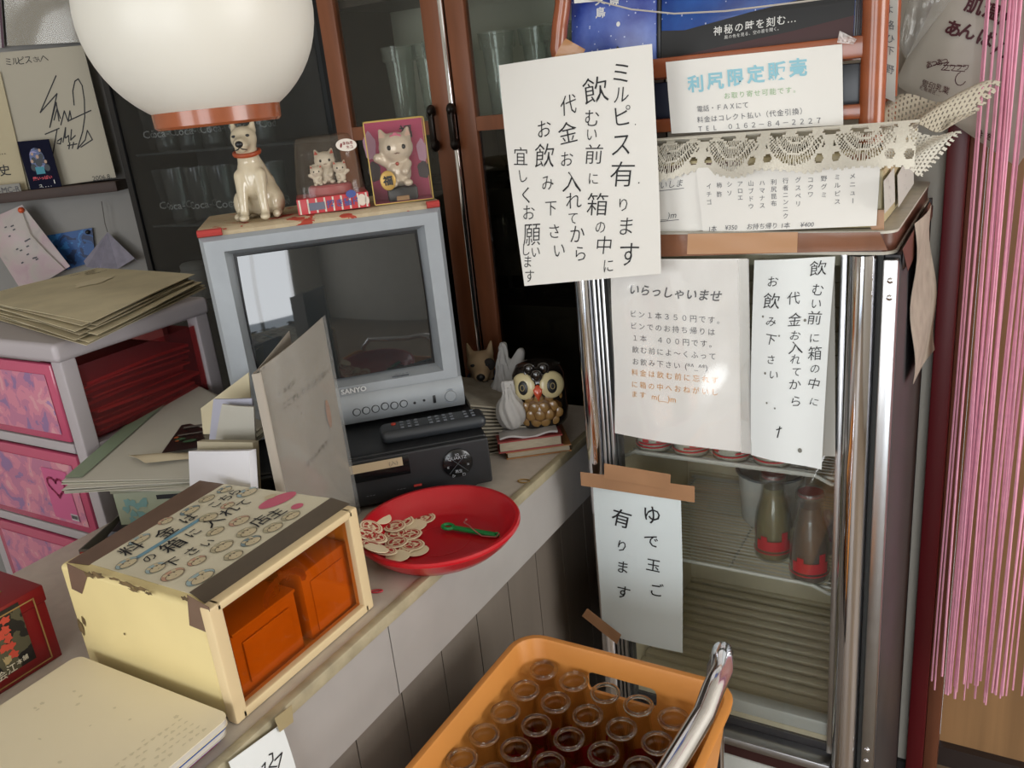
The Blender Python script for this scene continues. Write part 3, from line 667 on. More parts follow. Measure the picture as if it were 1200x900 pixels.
make('sleeve_binding', Sheet([wel.pt(.945, 0, .0045), wel.pt(1.015, 0, .0045), wel.pt(1.015, 1, .0045), wel.pt(.945, 1, .0045)]).mesh(2, 12, .0006), clear('milky_film', '#f0f0ee', 1.45, .2, .25), o, world=True)
# 2 handwritten vertical notice
q = [(884, 305), (978, 301), (962, 551), (880, 533)]
hw = Sheet(gl(q, (1.134, 1.128, 1.110, 1.120)), q, lambda u, v: .006 * math.sin(math.pi * v) + .003 * math.sin(u * 5))
o = tag(make('handwritten_notice', hw.mesh(10, 16), PAPERC, world=True), 'narrow handwritten notice of three columns beside the welcome notice', 'notice')
m = MB()
hw.hand(m, [(ch, *c3(x, y), k) for ch, x, y, k in [('飲', 805, 105, 1.15), ('む', 805, 178, .9), ('い', 800, 225, .8), ('前', 795, 275, 1.05), ('に', 795, 345, .75), ('箱', 797, 400, 1.05), ('の', 797, 455, .75), ('中', 793, 510, .9), ('に', 793, 578, .7),
    ('代', 722, 205, 1.05), ('金', 727, 280, 1.1), ('お', 728, 335, .8), ('入', 730, 378, 1), ('れ', 730, 420, .85), ('て', 733, 465, .8), ('か', 727, 512, .95), ('ら', 730, 575, .9),
    ('お', 645, 148, .85), ('飲', 642, 215, 1.2), ('み', 642, 285, .85), ('下', 640, 348, .9), ('さ', 642, 420, .85), ('い', 652, 475, .8)]], .0182, -.004)
hw.stroke(m, [c3(662, 712), c3(668, 690), c3(672, 670)], .0008); hw.stroke(m, [c3(660, 682), c3(678, 676)], .0008)
make('lettering', m, INK, o, world=True)
m = MB()
for x, y, r in ((762, 282, .0018), (740, 765, .003), (625, 580, .0013), (610, 268, .0014), (672, 335, .0012), (655, 600, .0012), (620, 470, .0016)):
    u, v = hw.uv(*c3(x, y)); hw.disc(m, u, v, r, r * 1.2, .0007, 10)
make('stain', m, mat('grey_stain', '#77766f', .8), o, world=True)
# 3 boiled egg notice
c3b = crop(670, 490, 3); q = [(695, 569), (798, 586), (800, 765), (706, 742)]
eg = Sheet(gl(q, (1.135, 1.133, 1.130, 1.132)), q, lambda u, v: .002 * math.sin(v * 6 + u * 2) + .002 * math.sin(u * 4))
o = tag(make('egg_notice', eg.mesh(10, 14), mat('bluish_paper', '#d8e2e4', .6), world=True), 'bluish handwritten paper taped low on the refrigerator door', 'notice')
m = MB(); eg.hand(m, [(ch, *c3b(x, y), k) for ch, x, y, k in [('ゆ', 288, 335, 1.1), ('で', 285, 425, .85), ('玉', 290, 510, .85), ('ご', 300, 598, .9), ('有', 182, 345, 1.1), ('り', 182, 440, .8), ('ま', 183, 515, .9), ('す', 184, 605, .95)]], .031, .004)
make('lettering', m, INK, o, world=True)
def tape(parent, quad, y, mt=TAPE, nu=4, bulge=None):
    ys = y if isinstance(y, (list, tuple)) else [y] * 4
    s_ = Sheet(gl(quad, ys), quad, bulge or (lambda u, v: .0006 * math.sin(u * 9) * math.sin(v * 6))); return make('tape', s_.mesh(nu * 2, 3, .0005), mt, parent, world=True)
tape(o, [(680, 553), (814, 570), (814, 589), (681, 569)], (1.125, 1.131, 1.131, 1.125), TAPED if False else TAPE); tape(o, [(708, 543), (786, 556), (785, 574), (708, 561)], (1.1235, 1.129, 1.129, 1.1235))
tape(o, [(688, 713), (728, 744), (723, 755), (682, 722)], (1.124, 1.127, 1.127, 1.124))
# tape on the top slab
YT = FY - .0145
tape(FG, [(700, 276), (1031, 272), (1040, 293), (705, 303)], YT - .0005, mat('glossy_brown_tape', '#85583f', .2, noise=.2, scale=25)); tape(FG, [(806, 274), (935, 272), (934, 296), (805, 298)], YT - .0016, mat('tan_tape', '#b5875f', .35))
# torn paper hanging at the fridge's right side
q = [(1072, 262), (1091, 240), (1097, 410), (1069, 450)]
s = Sheet([P(u, v, x=x) for (u, v), x in zip(q, (-.112, -.108, -.098, -.108))], q, lambda u, v: .004 * math.sin(v * 9 + u * 3)); s.n = -s.n if s.n.x < 0 else s.n
o = tag(make('torn_notice', s.mesh(6, 14), mat('stained_paper', '#a79c8e', .7, noise=.25, scale=30), world=True), 'stained torn paper taped to the right side of the refrigerator', 'paper')
make('tape', Sheet([P(1058, 292, x=-.1125), P(1090, 236, x=-.1125), P(1093, 252, x=-.1125), P(1064, 318, x=-.1125)]).mesh(3, 2, .0005), BRT, o, world=True)

# ================================================================== cream box on the fridge top with menu strips
BX0, BX1, BY0, BY1, BZ0, BZ1 = -.545, -.142, 1.155, 1.50, 1.2896, 1.385
BXT = thing('cream_box', ((BX0 + BX1) / 2, BY0, BZ0), 'flat cream tin box on the refrigerator under the lace cloth', 'box')
CRM = mat('cream_tin', '#b9ac86', .35, noise=.12, scale=14)
make('box_body', MB().box(BX0, BY0, BZ0, BX1, BY1, BZ1 - .022, .004), CRM, BXT, world=True)
make('lid', MB().box(BX0 - .003, BY0 - .003, BZ1 - .0215, BX1 + .003, BY1 + .003, BZ1, .004), CRM, BXT, world=True)
make('tape', Sheet(gl([(764, 196), (868, 188), (866, 196), (764, 206)], [BY0 - .0035] * 4)).mesh(4, 2, .0004), BRT, BXT, world=True)
make('tape', Sheet(gl([(985, 184), (1015, 179), (1021, 186), (983, 190)], [BY0 - .0035] * 4)).mesh(4, 2, .0004), mat('glossy_brown_tape', '#85583f'), BXT, world=True)
make('tape', Sheet(gl([(1018, 246), (1036, 246), (1036, 271), (1021, 271)], [BY0 - .006] * 4)).mesh(2, 2, .0004), TAPE, BXT, world=True)
cm = crop(740, 150, 3.2432)
q = [cm(245, 152), cm(946, 122), cm(930, 372), cm(272, 398)]
mn = Sheet(gl(q, [BY0 - .007, BY0 - .005, BY0 - .012, BY0 - .008]), q, lambda u, v: .002 * math.sin(u * 4))
o = tag(make('menu_strip', mn.mesh(14, 6), PAPER, world=True), 'white printed menu strip of vertical drink names on the cream box', 'menu')
m = MB(); random.seed(5)
for txt, x, y0, y1 in [('メニュー', 849, 182, 275), ('ミルピス', 795, 185, 278), ('野グミ', 747, 190, 252), ('コクワ', 698, 195, 250), ('グスベリ', 652, 195, 285), ('行者ニンニク', 605, 198, 332), ('利尻昆布', 560, 203, 284), ('ハマナス', 515, 206, 292), ('山ブドウ', 471, 208, 295), ('アロエ', 428, 210, 262), ('シソ', 385, 212, 245), ('柿酢', 343, 216, 250), ('イチゴ', 300, 220, 280)]:
    for i, ch in enumerate(txt):
        u, v = mn.uv(*cm(x, y0 + (y1 - y0) * i / (len(txt) - 1))); mn.put(m, ch, u, v, .0078, .0, -math.pi / 2 if ch == 'ー' else 0)
for txt, x, y in [('1本', 315, 382), ('¥350', 390, 376), ('お持ち帰り', 513, 371), ('1本', 606, 368), ('¥400', 685, 365)]:
    u, v = mn.uv(*cm(x, y)); mn.put(m, txt, u, v, .0085, .0, 0, .2)
make('lettering', m, mat('print_grey', '#5b5c62'), o, world=True)
q = [(762, 205), (824, 197), (826, 270), (766, 274)]
nm = Sheet(gl(q, [BY0 - .0055] * 4), q); o = tag(make('name_slip', nm.mesh(4, 4), PAPER, world=True), 'white slip with an underlined word and brackets left of the menu strip', 'notice')
m = MB(); u, v = nm.uv(783, 216); nm.put(m, 'おいしま', u, v, .0115, -.005, 0, .25); u, v = nm.uv(782, 252); nm.put(m, '(__)m', u, v, .0125, -.005, 0, .25)
nm.stroke(m, [(768, 224), (802, 220)], .0004); nm.stroke(m, [(768, 260), (796, 257)], .0004)
make('lettering', m, GREYINK, o, world=True)
# papers on the box's right side
xs_ = BX1 + .0045
for (q, lab) in (([(1036, 212), (1048, 196), (1049, 236), (1037, 250)], 'small white slip on the right side of the cream box, nearest its front corner'), ([(1052, 205), (1070, 172), (1071, 215), (1053, 243)], 'pale slip on the right side of the cream box, farther back')):
    s = Sheet([P(u, v, x=xs_) for u, v in q], q); o = tag(make('side_slip', s.mesh(3, 3), mat('dull_white_paper', '#bdbbb4'), world=True), lab, 'paper', 'slips on the side of the cream box')
    m = MB(); random.seed(9)
    for k in range(4): s.put(m, 'ておしま'[k], .35 + .1 * (k % 2), .18 + .2 * k, .006, .0)
    make('lettering', m, GREYINK, o, world=True)

# ================================================================== lace cloth
def lace_keep(u, v, per):
    """scalloped fans of slits with a ring band, v=0 top .. 1 rim"""
    x = u * per; k = math.floor(x); fx = (x - k) - .5
    rr = math.hypot(fx * 2.1, (v + .25) * .95); an = math.atan2(fx * 2.1, v + .25)
    if v > .90 - .08 * (abs(fx) * 2) ** 3 + .03 * math.cos(x * 2 * math.pi * 9): return False
    if v < .17:
        hx = (x * 2.5) % 1 - .5; return not (hx * hx * 9 + ((v - .085) / .062) ** 2 < 1)
    if rr > 1.02:
        hx = (x * 4) % 1 - .5; return not (hx * hx * 14 + ((v - .60) / .10) ** 2 < 1 or hx * hx * 14 + ((v - .32) / .08) ** 2 < 1)
    if rr < .36: return True
    if .38 < rr < .50: return (an * 7) % 1 < .42
    if .54 < rr < .72: return (an * 10) % 1 < .44
    if .76 < rr < .96: return (an * 12) % 1 < .42
    return True
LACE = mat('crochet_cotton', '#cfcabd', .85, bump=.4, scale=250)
LC = thing('lace_cloth', (-.35, 1.2, BZ1), 'white crocheted lace cloth draped over the cream box', 'lace cloth')
lzT = BZ1 + .002
xL0 = -.62
def val(u, v):
    x = xL0 + (-.105 - xL0) * u; y = BY0 + .012 - .034 * v - .01 * math.sin(u * 22) * v + .012 * math.sin(u * 5)
    z = lzT + .026 * (1 - v) ** 1.0 - .030 * v + .004 * math.sin(u * 30) * v + .006 * u
    return (x, y - .012 * math.sin(math.pi * v), z)
make('front_fall', MB().grid(val, 420, 26, .0012, lambda u, v: lace_keep(u, v, 6.2)), LACE, LC, world=True)
make('top_cloth', MB().grid(lambda u, v: (xL0 + .04 + (-.135 - xL0 - .04) * u, BY0 + .012 + .30 * v, lzT + .026 * max(0, 1 - v * 5) + .001 * math.sin(u * 40) * math.sin(v * 20)), 40, 24, .0012), LACE, LC, world=True)
tipL = [P(1035, 122, y=1.30), P(1175, 100, y=1.31), P(1120, 140, y=1.25), P(1035, 165, y=1.20)]
wg = Sheet(tipL, None, lambda u, v: .010 * math.sin(u * 9 + v * 4))
def wing_keep(u, v):
    if u > .93 and (v * 9) % 1 > .6: return False
    return not ((u * 30) % 1 > .55 and (v * 11 + .5 * math.floor(u * 30)) % 1 > .5) or u < .05
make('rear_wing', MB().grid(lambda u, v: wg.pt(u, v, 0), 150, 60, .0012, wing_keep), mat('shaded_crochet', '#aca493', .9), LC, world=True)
wg2 = Sheet([P(1036, 150, y=1.17), P(1130, 158, y=1.15), P(1078, 205, y=1.14), P(1036, 186, y=1.145)], None, lambda u, v: .008 * math.sin(u * 8 + v * 3))
make('front_wing', MB().grid(lambda u, v: wg2.pt(u, v, 0), 110, 60, .0012, lambda u, v: not ((u * 20) % 1 > .5 and (v * 12 + .5 * math.floor(u * 20)) % 1 > .45) and not (u > .94 and (v * 11) % 1 > .55)), LACE, LC, world=True)

# ================================================================== magazine rack
RY = 1.205; RZ = lzT + .0035
RK = thing('magazine_rack', (-.37, RY, RZ), 'orange-brown wooden magazine rack standing on the lace cloth', 'magazine rack')
rxl, rxr = P(657, 60, y=RY).x, P(1024, 70, y=RY).x
ztop, zt0 = P(880, 56, y=RY).z, P(880, 81, y=RY).z
zl1, zl0 = P(880, 131, y=RY).z, P(880, 148, y=RY).z
m = MB(); mr = MB().tube([(rxr, RY, RZ), (rxr, RY, 1.82)], .0155, 16)
m.tube([(rxl + .012, RY, RZ), (rxl + .006, RY, RZ + .06), (rxl, RY, ztop + .0), (rxl - .004, RY, ztop + .03), (rxl + .002, RY, ztop + .06), (rxl + .010, RY, ztop + .09), (rxl + .010, RY, ztop + .25)], .012, 12)
make('front_post', m, OWOOD, RK, world=True); make('front_post', mr, OWOOD, RK, world=True)
for xx in (rxl + .012, rxr): make('rear_post', MB().tube([(xx, RY + .15, RZ), (xx, RY + .15, 1.85)], .012, 10), OWOOD, RK, world=True)
make('upper_rail', MB().box(rxl, RY - .009, zt0, rxr, RY + .009, ztop, .003), OWOOD, RK, world=True)
make('lower_rail', MB().box(rxl, RY - .008, zl0, rxr, RY + .008, zl1, .003), OWOOD, RK, world=True)
m = MB()
for z in (zl0, zt0):
    for y in (RY + .035, RY + .075, RY + .115, RY + .15): m.box(rxl, y - .008, z - .002, rxr, y + .008, z + .006)
    for x in (rxl + .01, rxr): m.box(x - .006, RY, z - .002, x + .006, RY + .15, z + .014)
m.box(rxl, RY + .145, 1.60, rxr, RY + .155, 1.63); m.box(rxl, RY + .145, 1.75, rxr, RY + .155, 1.78)
make('slats', m, OWOOD, RK, world=True)
# magazines
def magbox(name, x0, x1, y, z0, h, th, mt, label, group, tilt=8):
    M = Matrix.Translation((x0, y, z0)) @ Matrix.Rotation(R(-tilt), 4, 'X')
    o = make(name, MB().box(0, 0, 0, x1 - x0, th, h, .001), mt, frame=M); return tag(o, label, 'magazine', group)
def night(name, hz, m0):
    if name in MT: return MT[name]
    m = bpy.data.materials.new(name); m.use_nodes = True; nt = m.node_tree; b = nt.nodes['Principled BSDF']; MT[name] = m; b.inputs['Roughness'].default_value = .25
    tc = nt.nodes.new('ShaderNodeTexCoord'); nz = nt.nodes.new('ShaderNodeTexNoise'); nz.inputs['Scale'].default_value = 14; nz.inputs['Detail'].default_value = 7
    rp = nt.nodes.new('ShaderNodeValToRGB'); rp.color_ramp.elements[0].color = lin(hz[0]); rp.color_ramp.elements[1].color = lin(hz[1]); rp.color_ramp.elements[0].position = .35; rp.color_ramp.elements[1].position = .72
    vo = nt.nodes.new('ShaderNodeTexVoronoi'); vo.inputs['Scale'].default_value = 110
    lt = nt.nodes.new('ShaderNodeMath'); lt.operation = 'LESS_THAN'; lt.inputs[1].default_value = .13
    mx = nt.nodes.new('ShaderNodeMix'); mx.data_type = 'RGBA'; mx.inputs[7].default_value = lin('#aab6d6')
    for q in (nz, vo): nt.links.new(tc.outputs['Object'], q.inputs['Vector'])
    nt.links.new(nz.outputs['Fac'], rp.inputs[0]); nt.links.new(vo.outputs['Distance'], lt.inputs[0]); nt.links.new(lt.outputs[0], mx.inputs[0]); nt.links.new(rp.outputs[0], mx.inputs[6]); nt.links.new(mx.outputs[2], b.inputs['Base Color'])
    return m
NB = night('night_sky_blue', ('#152a86', '#6a83cc'), 0); NB2 = night('deep_night_blue', ('#10307a', '#2a5fb0'), 0)
DARKM = mat('dark_cover', '#15161c', .3); BLKM = mat('mountain_black', '#0b0c10', .4)
zs = zt0 + .006
mxl, mxm, mxr = P(667, 40, y=RY + .014).x, P(767, 40, y=RY + .014).x, P(1004, 30, y=RY + .014).x
ord_ = ['second', 'third', 'fourth', 'fifth', 'sixth']
for i in range(4):
    o = magbox('magazine', mxl + .003 * i, mxm + .004 * i, RY + .012 + .008 * i, zs, .27, .006, NB if i == 0 else DARKM, 'blue starry magazine at the front of the upper left rack pocket' if i == 0 else 'dark magazine standing %s from the front in the upper left rack pocket' % ord_[i - 1], 'magazines in the upper left pocket')
    if i == 0:
        w = mxm - mxl; s = Sheet([Vector((0, -.0004, .27)), Vector((w, -.0004, .27)), Vector((w, -.0004, 0)), Vector((0, -.0004, 0))])
        m = MB(); zz = (P(700, 64, y=RY + .01).z - zs)
        pr = [(0, 0), (w, 0), (w, zz * .55), (w * .85, zz * .62), (w * .66, zz * .85), (w * .56, zz * 1.25), (w * .5, zz * .98), (w * .4, zz * .80), (w * .2, zz * .5), (0, zz * .3)]
        m.add([(x, -.0006, z) for x, z in pr], [list(range(len(pr)))]); make('mountain_print', m, BLKM, o)
        m = MB(); hh_ = P(700, 20, y=RY + .012).z - zs
        s.put(m, '島', .36, 1 - (hh_ + .006) / .27, .017, .02); s.put(m, '文', .36, 1 - (hh_ + .025) / .27, .017, .02); s.put(m, '礼', .36, 1 - (hh_ + .044) / .27, .017, .02)
        s.put(m, '島', .52, 1 - (hh_ + .020) / .27, .017, .02); s.put(m, '尻', .52, 1 - (hh_ + .039) / .27, .017, .02); s.put(m, '利', .52, 1 - (hh_ + .058) / .27, .017, .02); s.disc(m, .57, 1 - (hh_ - .012) / .27, .003, .0035, .0006, 12)
        make('title_lettering', m, mat('white_print', '#d9d9d6'), o)
for i in range(6):
    o = magbox('magazine', mxm + .008 + .002 * i, mxr - .004 + .0015 * i, RY + .012 + .007 * i, zs, .25, .005, NB2 if i == 0 else DARKM, 'wide blue night-landscape magazine at the front of the upper right rack pocket' if i == 0 else 'dark magazine standing %s from the front in the upper right rack pocket' % ord_[i - 1], 'magazines in the upper right pocket')
    if i == 0:
        w = mxr - mxm - .012; X0 = mxm + .008
        def rel(u, v): p = P(u, v, y=RY + .012); return (p.x - X0, p.z - zs)
        pr = [(0, 0), (w, 0), (w, rel(985, -30)[1]), (rel(965, -12)[0], rel(965, -12)[1]), (rel(930, 0)[0], rel(930, 0)[1]), (rel(875, 14)[0], rel(875, 14)[1]), (rel(840, 24)[0], rel(840, 24)[1]), (rel(800, 35)[0], rel(800, 35)[1]), (0, rel(770, 36)[1])]
        m = MB(); m.add([(x, -.0004, z) for x, z in pr], [list(range(len(pr)))]); make('mountain_print', m, BLKM, o)
        m = MB(); zq = rel(880, 44)[1]; m.add([(.01, -.0008, 0), (w, -.0008, 0), (w, -.0008, zq + .012), (w * .7, -.0008, zq + .002), (.03, -.0008, zq - .012)], [(0, 1, 2, 3, 4)]); make('red_glow_print', m, mat('dark_red_print', '#3a1013', .4), o)
        s = Sheet([Vector((0, -.0008, .25)), Vector((w, -.0008, .25)), Vector((w, -.0008, 0)), Vector((0, -.0008, 0))])
        m = MB()
        for k, ch in enumerate('神秘の時を刻む…'):
            a = rel(840 + k * 12.4, 36 - k * 2.1); s.put(m, ch, a[0] / w, 1 - a[1] / .25, .0125, .01)
        for k, ch in enumerate('風の色を見る、空の音を聞く。'):
            a = rel(850 + k * 4.8, 43.5 - k * .8); s.put(m, ch, a[0] / w, 1 - a[1] / .25, .0052, .0)
        make('title_lettering', m, mat('white_print', '#d9d9d6'), o)
SP = ['#20263a', '#3a2328', '#2a2d33', '#16181d', '#33405a', '#4a4240', '#1b1d26', '#262a40']
nums = ['first', 'second', 'third', 'fourth', 'fifth', 'sixth', 'seventh', 'eighth']
for i in range(8):
    magbox('magazine', rxl + .022, P(790, 100, y=RY).x + .0 - .002 * i if False else rxl + .20, RY + .011 + .009 * i, zl0 + .006, zt0 - zl0 - .012 if i < 5 else zt0 - zl0 - .012, .005, mat('cover_%d' % i, SP[i], .35), 'dark magazine in the lower rack tier left of the flyer, %s from the front' % nums[i], 'magazines in the lower left pocket', 0)
for i in range(6):
    magbox('magazine', rxl + .21, rxr - .018, RY + .012 + .009 * i, zl0 + .006, zt0 - zl0 - .012, .005, mat('cover_%d' % (i + 2), SP[i + 2], .35), 'dark magazine in the lower rack tier behind the flyer, %s from the front' % nums[i], 'magazines in the lower right pocket', 0)
make('cord', MB().tube([P(640, -8, y=RY - .012), P(700, 1, y=RY - .012), P(740, 11, y=RY - .012), P(790, 16, y=RY - .012), P(850, 13, y=RY - .012), P(940, 2, y=RY - .012), P(1012, -8, y=RY - .012)], .0012, 6), mat('white_cord', '#b9b2aa'), RK, world=True)
tag(make('price_slip', Sheet([P(672, -6, y=RY - .004), P(706, -9, y=RY - .004), P(706, 1, y=RY - .004), P(673, 4, y=RY - .004)]).mesh(2, 2), PAPER, world=True), 'white slip edge over the blue magazine at the top frame edge', 'paper')
# flyer on the rack
cf = crop(780, 20, 5.4545); q = [cf(0, 288), cf(1128, 172), cf(1135, 690), cf(38, 745)]
fl = Sheet(gl(q, [RY - .013, RY - .011, RY - .018, RY - .020]), q, lambda u, v: .0015 * math.sin(u * 6))
o = tag(make('sales_flyer', fl.mesh(12, 8), PAPER, world=True), 'white flyer with a light blue heading taped across the magazine rack', 'flyer')
m = MB()
for i, ch in enumerate('利尻限定販売'):
    u, v = fl.uv(*cf(212 + i * 131, 425 - i * 21)); fl.put(m, ch, u, v, .0232, .028)
make('heading', m, mat('light_blue_print', '#8fc3d2', .6), o, world=True)
m = MB()
for i, ch in enumerate('お取り寄せ可能です。'):
    u, v = fl.uv(*cf(420 + i * 48.5, 500 - i * 4.6)); fl.put(m, ch, u, v, .0088, .0)
make('green_lettering', m, mat('pale_green_print', '#93b487', .6), o, world=True)
m = MB()
for i, ch in enumerate('電話・ＦＡＸにて'):
    u, v = fl.uv(*cf(238 + i * 43, 585 - i * 3.8)); fl.put(m, ch, u, v, .0088, .0)
for i, ch in enumerate('料金はコレクト払い（代金引換）'):
    u, v = fl.uv(*cf(240 + i * 47, 655 - i * 4.1)); fl.put(m, ch, u, v, .0090, .0)
for i, ch in enumerate('TEL　０１６２－８４－２２２７'):
    u, v = fl.uv(*cf(240 + i * 50, 712 - i * 3.5)); fl.put(m, ch, u, v, .0090, .0)
make('lettering', m, mat('print_grey', '#5b5c62'), o, world=True)
make('tape', Sheet(gl([(984, 36), (1004, 46), (1000, 52), (981, 50)], [RY - .0135] * 4), None, lambda u, v: .0012 * math.sin(u * 14) * math.sin(v * 12)).mesh(8, 6, .0003), clear('glossy_clear_tape', '#f5e8e0', 1.6, .1, .25), o, world=True)
# main hanging sign
cs = crop(570, 40, 3); q = [cs(43, 110), cs(586, 36), cs(612, 842), cs(130, 886)]
sg = Sheet(gl(q, [1.150, 1.135, 1.085, 1.095]), q, lambda u, v: .004 * math.sin(v * 4 + u * 2) + .003 * math.sin(u * 3.1))
o = tag(make('hanging_notice', sg.mesh(14, 16), PAPER, world=True), 'large white notice of five handwritten columns hanging from the rack', 'notice')
m = MB()
sg.hand(m, [(ch, *cs(x, y), k) for ch, x, y, k in [('ミ', 490, 135, 1.25), ('ル', 490, 208, 1.05), ('ピ', 490, 282, 1.2), ('ス', 486, 380, 1.35), ('有', 488, 485, 1.5), ('り', 490, 592, .8), ('ま', 498, 670, 1.15), ('す', 508, 772, 1.5),
    ('飲', 405, 195, 1.5), ('む', 392, 290, .95), ('い', 390, 345, .85), ('前', 396, 415, 1.1), ('に', 392, 500, .75), ('箱', 404, 592, 1.4), ('の', 413, 672, .8), ('中', 425, 738, 1.05), ('に', 440, 812, .9),
    ('代', 312, 245, 1.15), ('金', 308, 342, 1.2), ('お', 302, 432, .95), ('入', 318, 512, 1.2), ('れ', 322, 578, 1), ('て', 318, 640, .75), ('か', 332, 698, 1.1), ('ら', 342, 768, 1),
    ('お', 222, 328, 1.1), ('飲', 222, 422, 1.35), ('み', 230, 515, .95), ('下', 240, 605, .85), ('さ', 250, 688, .85), ('い', 266, 755, .95),
    ('宜', 132, 425, 1.15), ('し', 137, 492, .8), ('く', 150, 560, 1), ('お', 156, 622, .9), ('願', 166, 700, 1.3), ('い', 178, 762, .7), ('し', 140, 755, .8), ('ま', 146, 798, .75), ('す', 152, 850, .85)]], .0258, -.006)
sg.disc(m, *sg.uv(*cs(532, 310)), .0008, .0008); sg.disc(m, *sg.uv(*cs(540, 514)), .001, .001)
make('lettering', m, INK, o, world=True)
make('tape', Sheet(gl([(663, 45), (686, 58), (672, 78), (648, 68)], [1.147, 1.146, 1.141, 1.142]), None, lambda u, v: .002 * math.sin(u * 3 + v * 5)).mesh(4, 4, .0005), mat('glossy_tan_tape', '#a87a52', .2), o, world=True)
# vertical paper strip on the rack's right side
q = [(1035, -20), (1053, -22), (1049, 120), (1032, 112)]
s = Sheet([P(u, v, y=1.27) for u, v in q], q, lambda u, v: .003 * math.sin(v * 9)); o = tag(make('paper_strip', s.mesh(4, 14), mat('dull_white_paper', '#bdbbb4'), world=True), 'narrow paper strip with faint vertical lettering on the right side of the rack', 'paper')
m = MB()
for ch, y in (('よ', 10), ('格', 28), ('ひ', 44), ('下', 58), ('野', 80)): s.put(m, ch, *s.uv(1043, y), .012, .0)
make('lettering', m, GREYINK, o, world=True)

# ================================================================== bags behind the lace, right of the rack
def pillow(quad, y, bulge, mt, name, label, cat, wr=.004):
    s_ = Sheet([P(u, v, y=y) for u, v in quad], quad, lambda u, v: bulge * (math.sin(math.pi * min(max(u, 0), 1)) * math.sin(math.pi * min(max(v, 0), 1))) ** .5 + wr * math.sin(u * 13 + v * 5) * math.sin(v * 9) * math.sin(math.pi * u) * math.sin(math.pi * v))
    m = MB().grid(lambda u, v: s_.pt(u, v), 26, 26); b_ = s_.b
    s2 = Sheet(s_.c, quad, lambda u, v: -b_(u, v) * .7); m.grid(lambda u, v: s2.pt(u, v), 26, 26)
    return s_, tag(make(name, m, mt, world=True), label, cat)
s, o = pillow([(1120, -50), (1300, 30), (1192, 196), (1048, 98)], 1.565, .028, mat('bag_white', '#c3bdb2', .5, noise=.05, scale=9), 'paper_bag', 'white food bag with maroon lettering behind the string curtain', 'bag')
make('hanging_string', MB().tube([s.pt(.45, .02, 0), s.pt(.45, .02, 0).lerp(Vector((.03, 1.612, 2.0)), .5) + Vector((0, -.006, 0)), Vector((.03, 1.612, 2.0))], .0012, 6), mat('white_cord', '#b9b2aa', .7), o, world=True)
m = MB()
cb = crop(990, 0, 4.2857)
for ch, x, y, k in (('あ', 562, 135, 1), ('ん', 635, 150, 1), ('ぱ', 725, 185, 1), ('ん', 800, 240, 1), ('肌', 665, 25, 1), ('温', 755, 55, 1), ('れ', 830, 105, 1)):
    u, v = s.uv(*cb(x, y)); s.put(m, ch, u, v, .0235 * k, .03, .12, .0, 1.1, lift=.004)
make('lettering', m, mat('maroon_print', '#4d1320', .6), o, world=True)
m = MB()
for i, ch in enumerate('雪印乳業'):
    u, v = s.uv(*cb(415 + i * 36, 415 + i * 10)); s.put(m, ch, u, v, .0115, .0, .14, lift=.004)
for i, ch in enumerate('札幌南区…'):
    u, v = s.uv(*cb(395 + i * 22, 438 + i * 7)); s.put(m, ch, u, v, .0065, .0, .14, lift=.004)
for i, ch in enumerate('あつあつ'):
    u, v = s.uv(*cb(437 + i * 28, 315 - i * 6)); s.put(m, ch, u, v, .0105, .01, .5, lift=.004)
for i, ch in enumerate('フワフワ'):
    u, v = s.uv(*cb(525 + i * 34, 328 + i * 0)); s.put(m, ch, u, v, .0105, .0, .4, lift=.004)
s.stroke(m, [cb(425, 335), cb(470, 315), cb(540, 302), cb(500, 342), cb(620, 348)], .0006); s.stroke(m, [cb(512, 318), cb(625, 322)], .0006)
for (x, y, r) in ((600, 385, .008),):
    u, v = s.uv(*cb(x, y)); k = [(u + r / s.W * math.cos(a), v + r * 1.2 / s.H * math.sin(a)) for a in [i * .5 for i in range(9)]]; s.line(m, k, .0006)
s.put(m, '会', *s.uv(1150, 156), .012, .01, .1, lift=.004); s.put(m, 'を', *s.uv(1161, 159), .011, .01, .1, lift=.004)
make('small_lettering', m, mat('maroon_print', '#4d1320'), o, world=True)
s, o = pillow([(1052, 50), (1075, -40), (1130, -20), (1062, 70)], 1.50, .02, CLEARP, 'clear_bag', 'crumpled clear plastic bag between the rack and the white food bag', 'bag', .008)

# ================================================================== television on the video deck
TH = 43.0
VM = rz((-.821, .905, .9005), TH)              # video deck frame: origin at the middle of its front bottom edge, x to its right, y to its back
TM = rz((-.925, .9965, .9925), TH)             # television frame
TW, THH = .372, .342
def local(M, u, v, ylocal=0.0):
    p0 = M @ Vector((0, ylocal, 0)); n = M.to_3x3() @ Vector((0, -1, 0)); return M.inverted() @ PP(u, v, p0, n)
VD = thing('video_deck', VM, 'black video cassette deck under the television with a paper strip on its flap', 'video deck')
DK = mat('deck_black', '#1d1e21', .45, noise=.15, scale=30); DK2 = mat('deck_glossy_black', '#0f1012', .2)
make('casing', MB().box(-.183, .012, .008, .183, .335, .090, .006), DK, VD, wn=True)
make('front_panel', MB().box(-.183, 0, .010, .183, .0118, .088, .004), DK, VD, wn=True)
a = local(VM, 470, 540); 
make('cassette_flap', MB().box(-.155, -.0012, .052, a.x + .012, -.0002, .084, .0005), DK2, VD)
make('paper_strip', MB().box(-.10, -.0022, a.z - .007, a.x + .002, -.0014, a.z + .007), mat('beige_masking_tape', '#b3a083', .6), VD)
s = Sheet([Vector((-.10, -.0022, a.z + .007)), Vector((a.x + .002, -.0022, a.z + .007)), Vector((a.x + .002, -.0022, a.z - .007)), Vector((-.10, -.0022, a.z - .007))])
m = MB(); s.put(m, '(入)', .9, .5, .009, -.01); make('lettering', m, GREYINK, VD)
dl = local(VM, 536, 542)
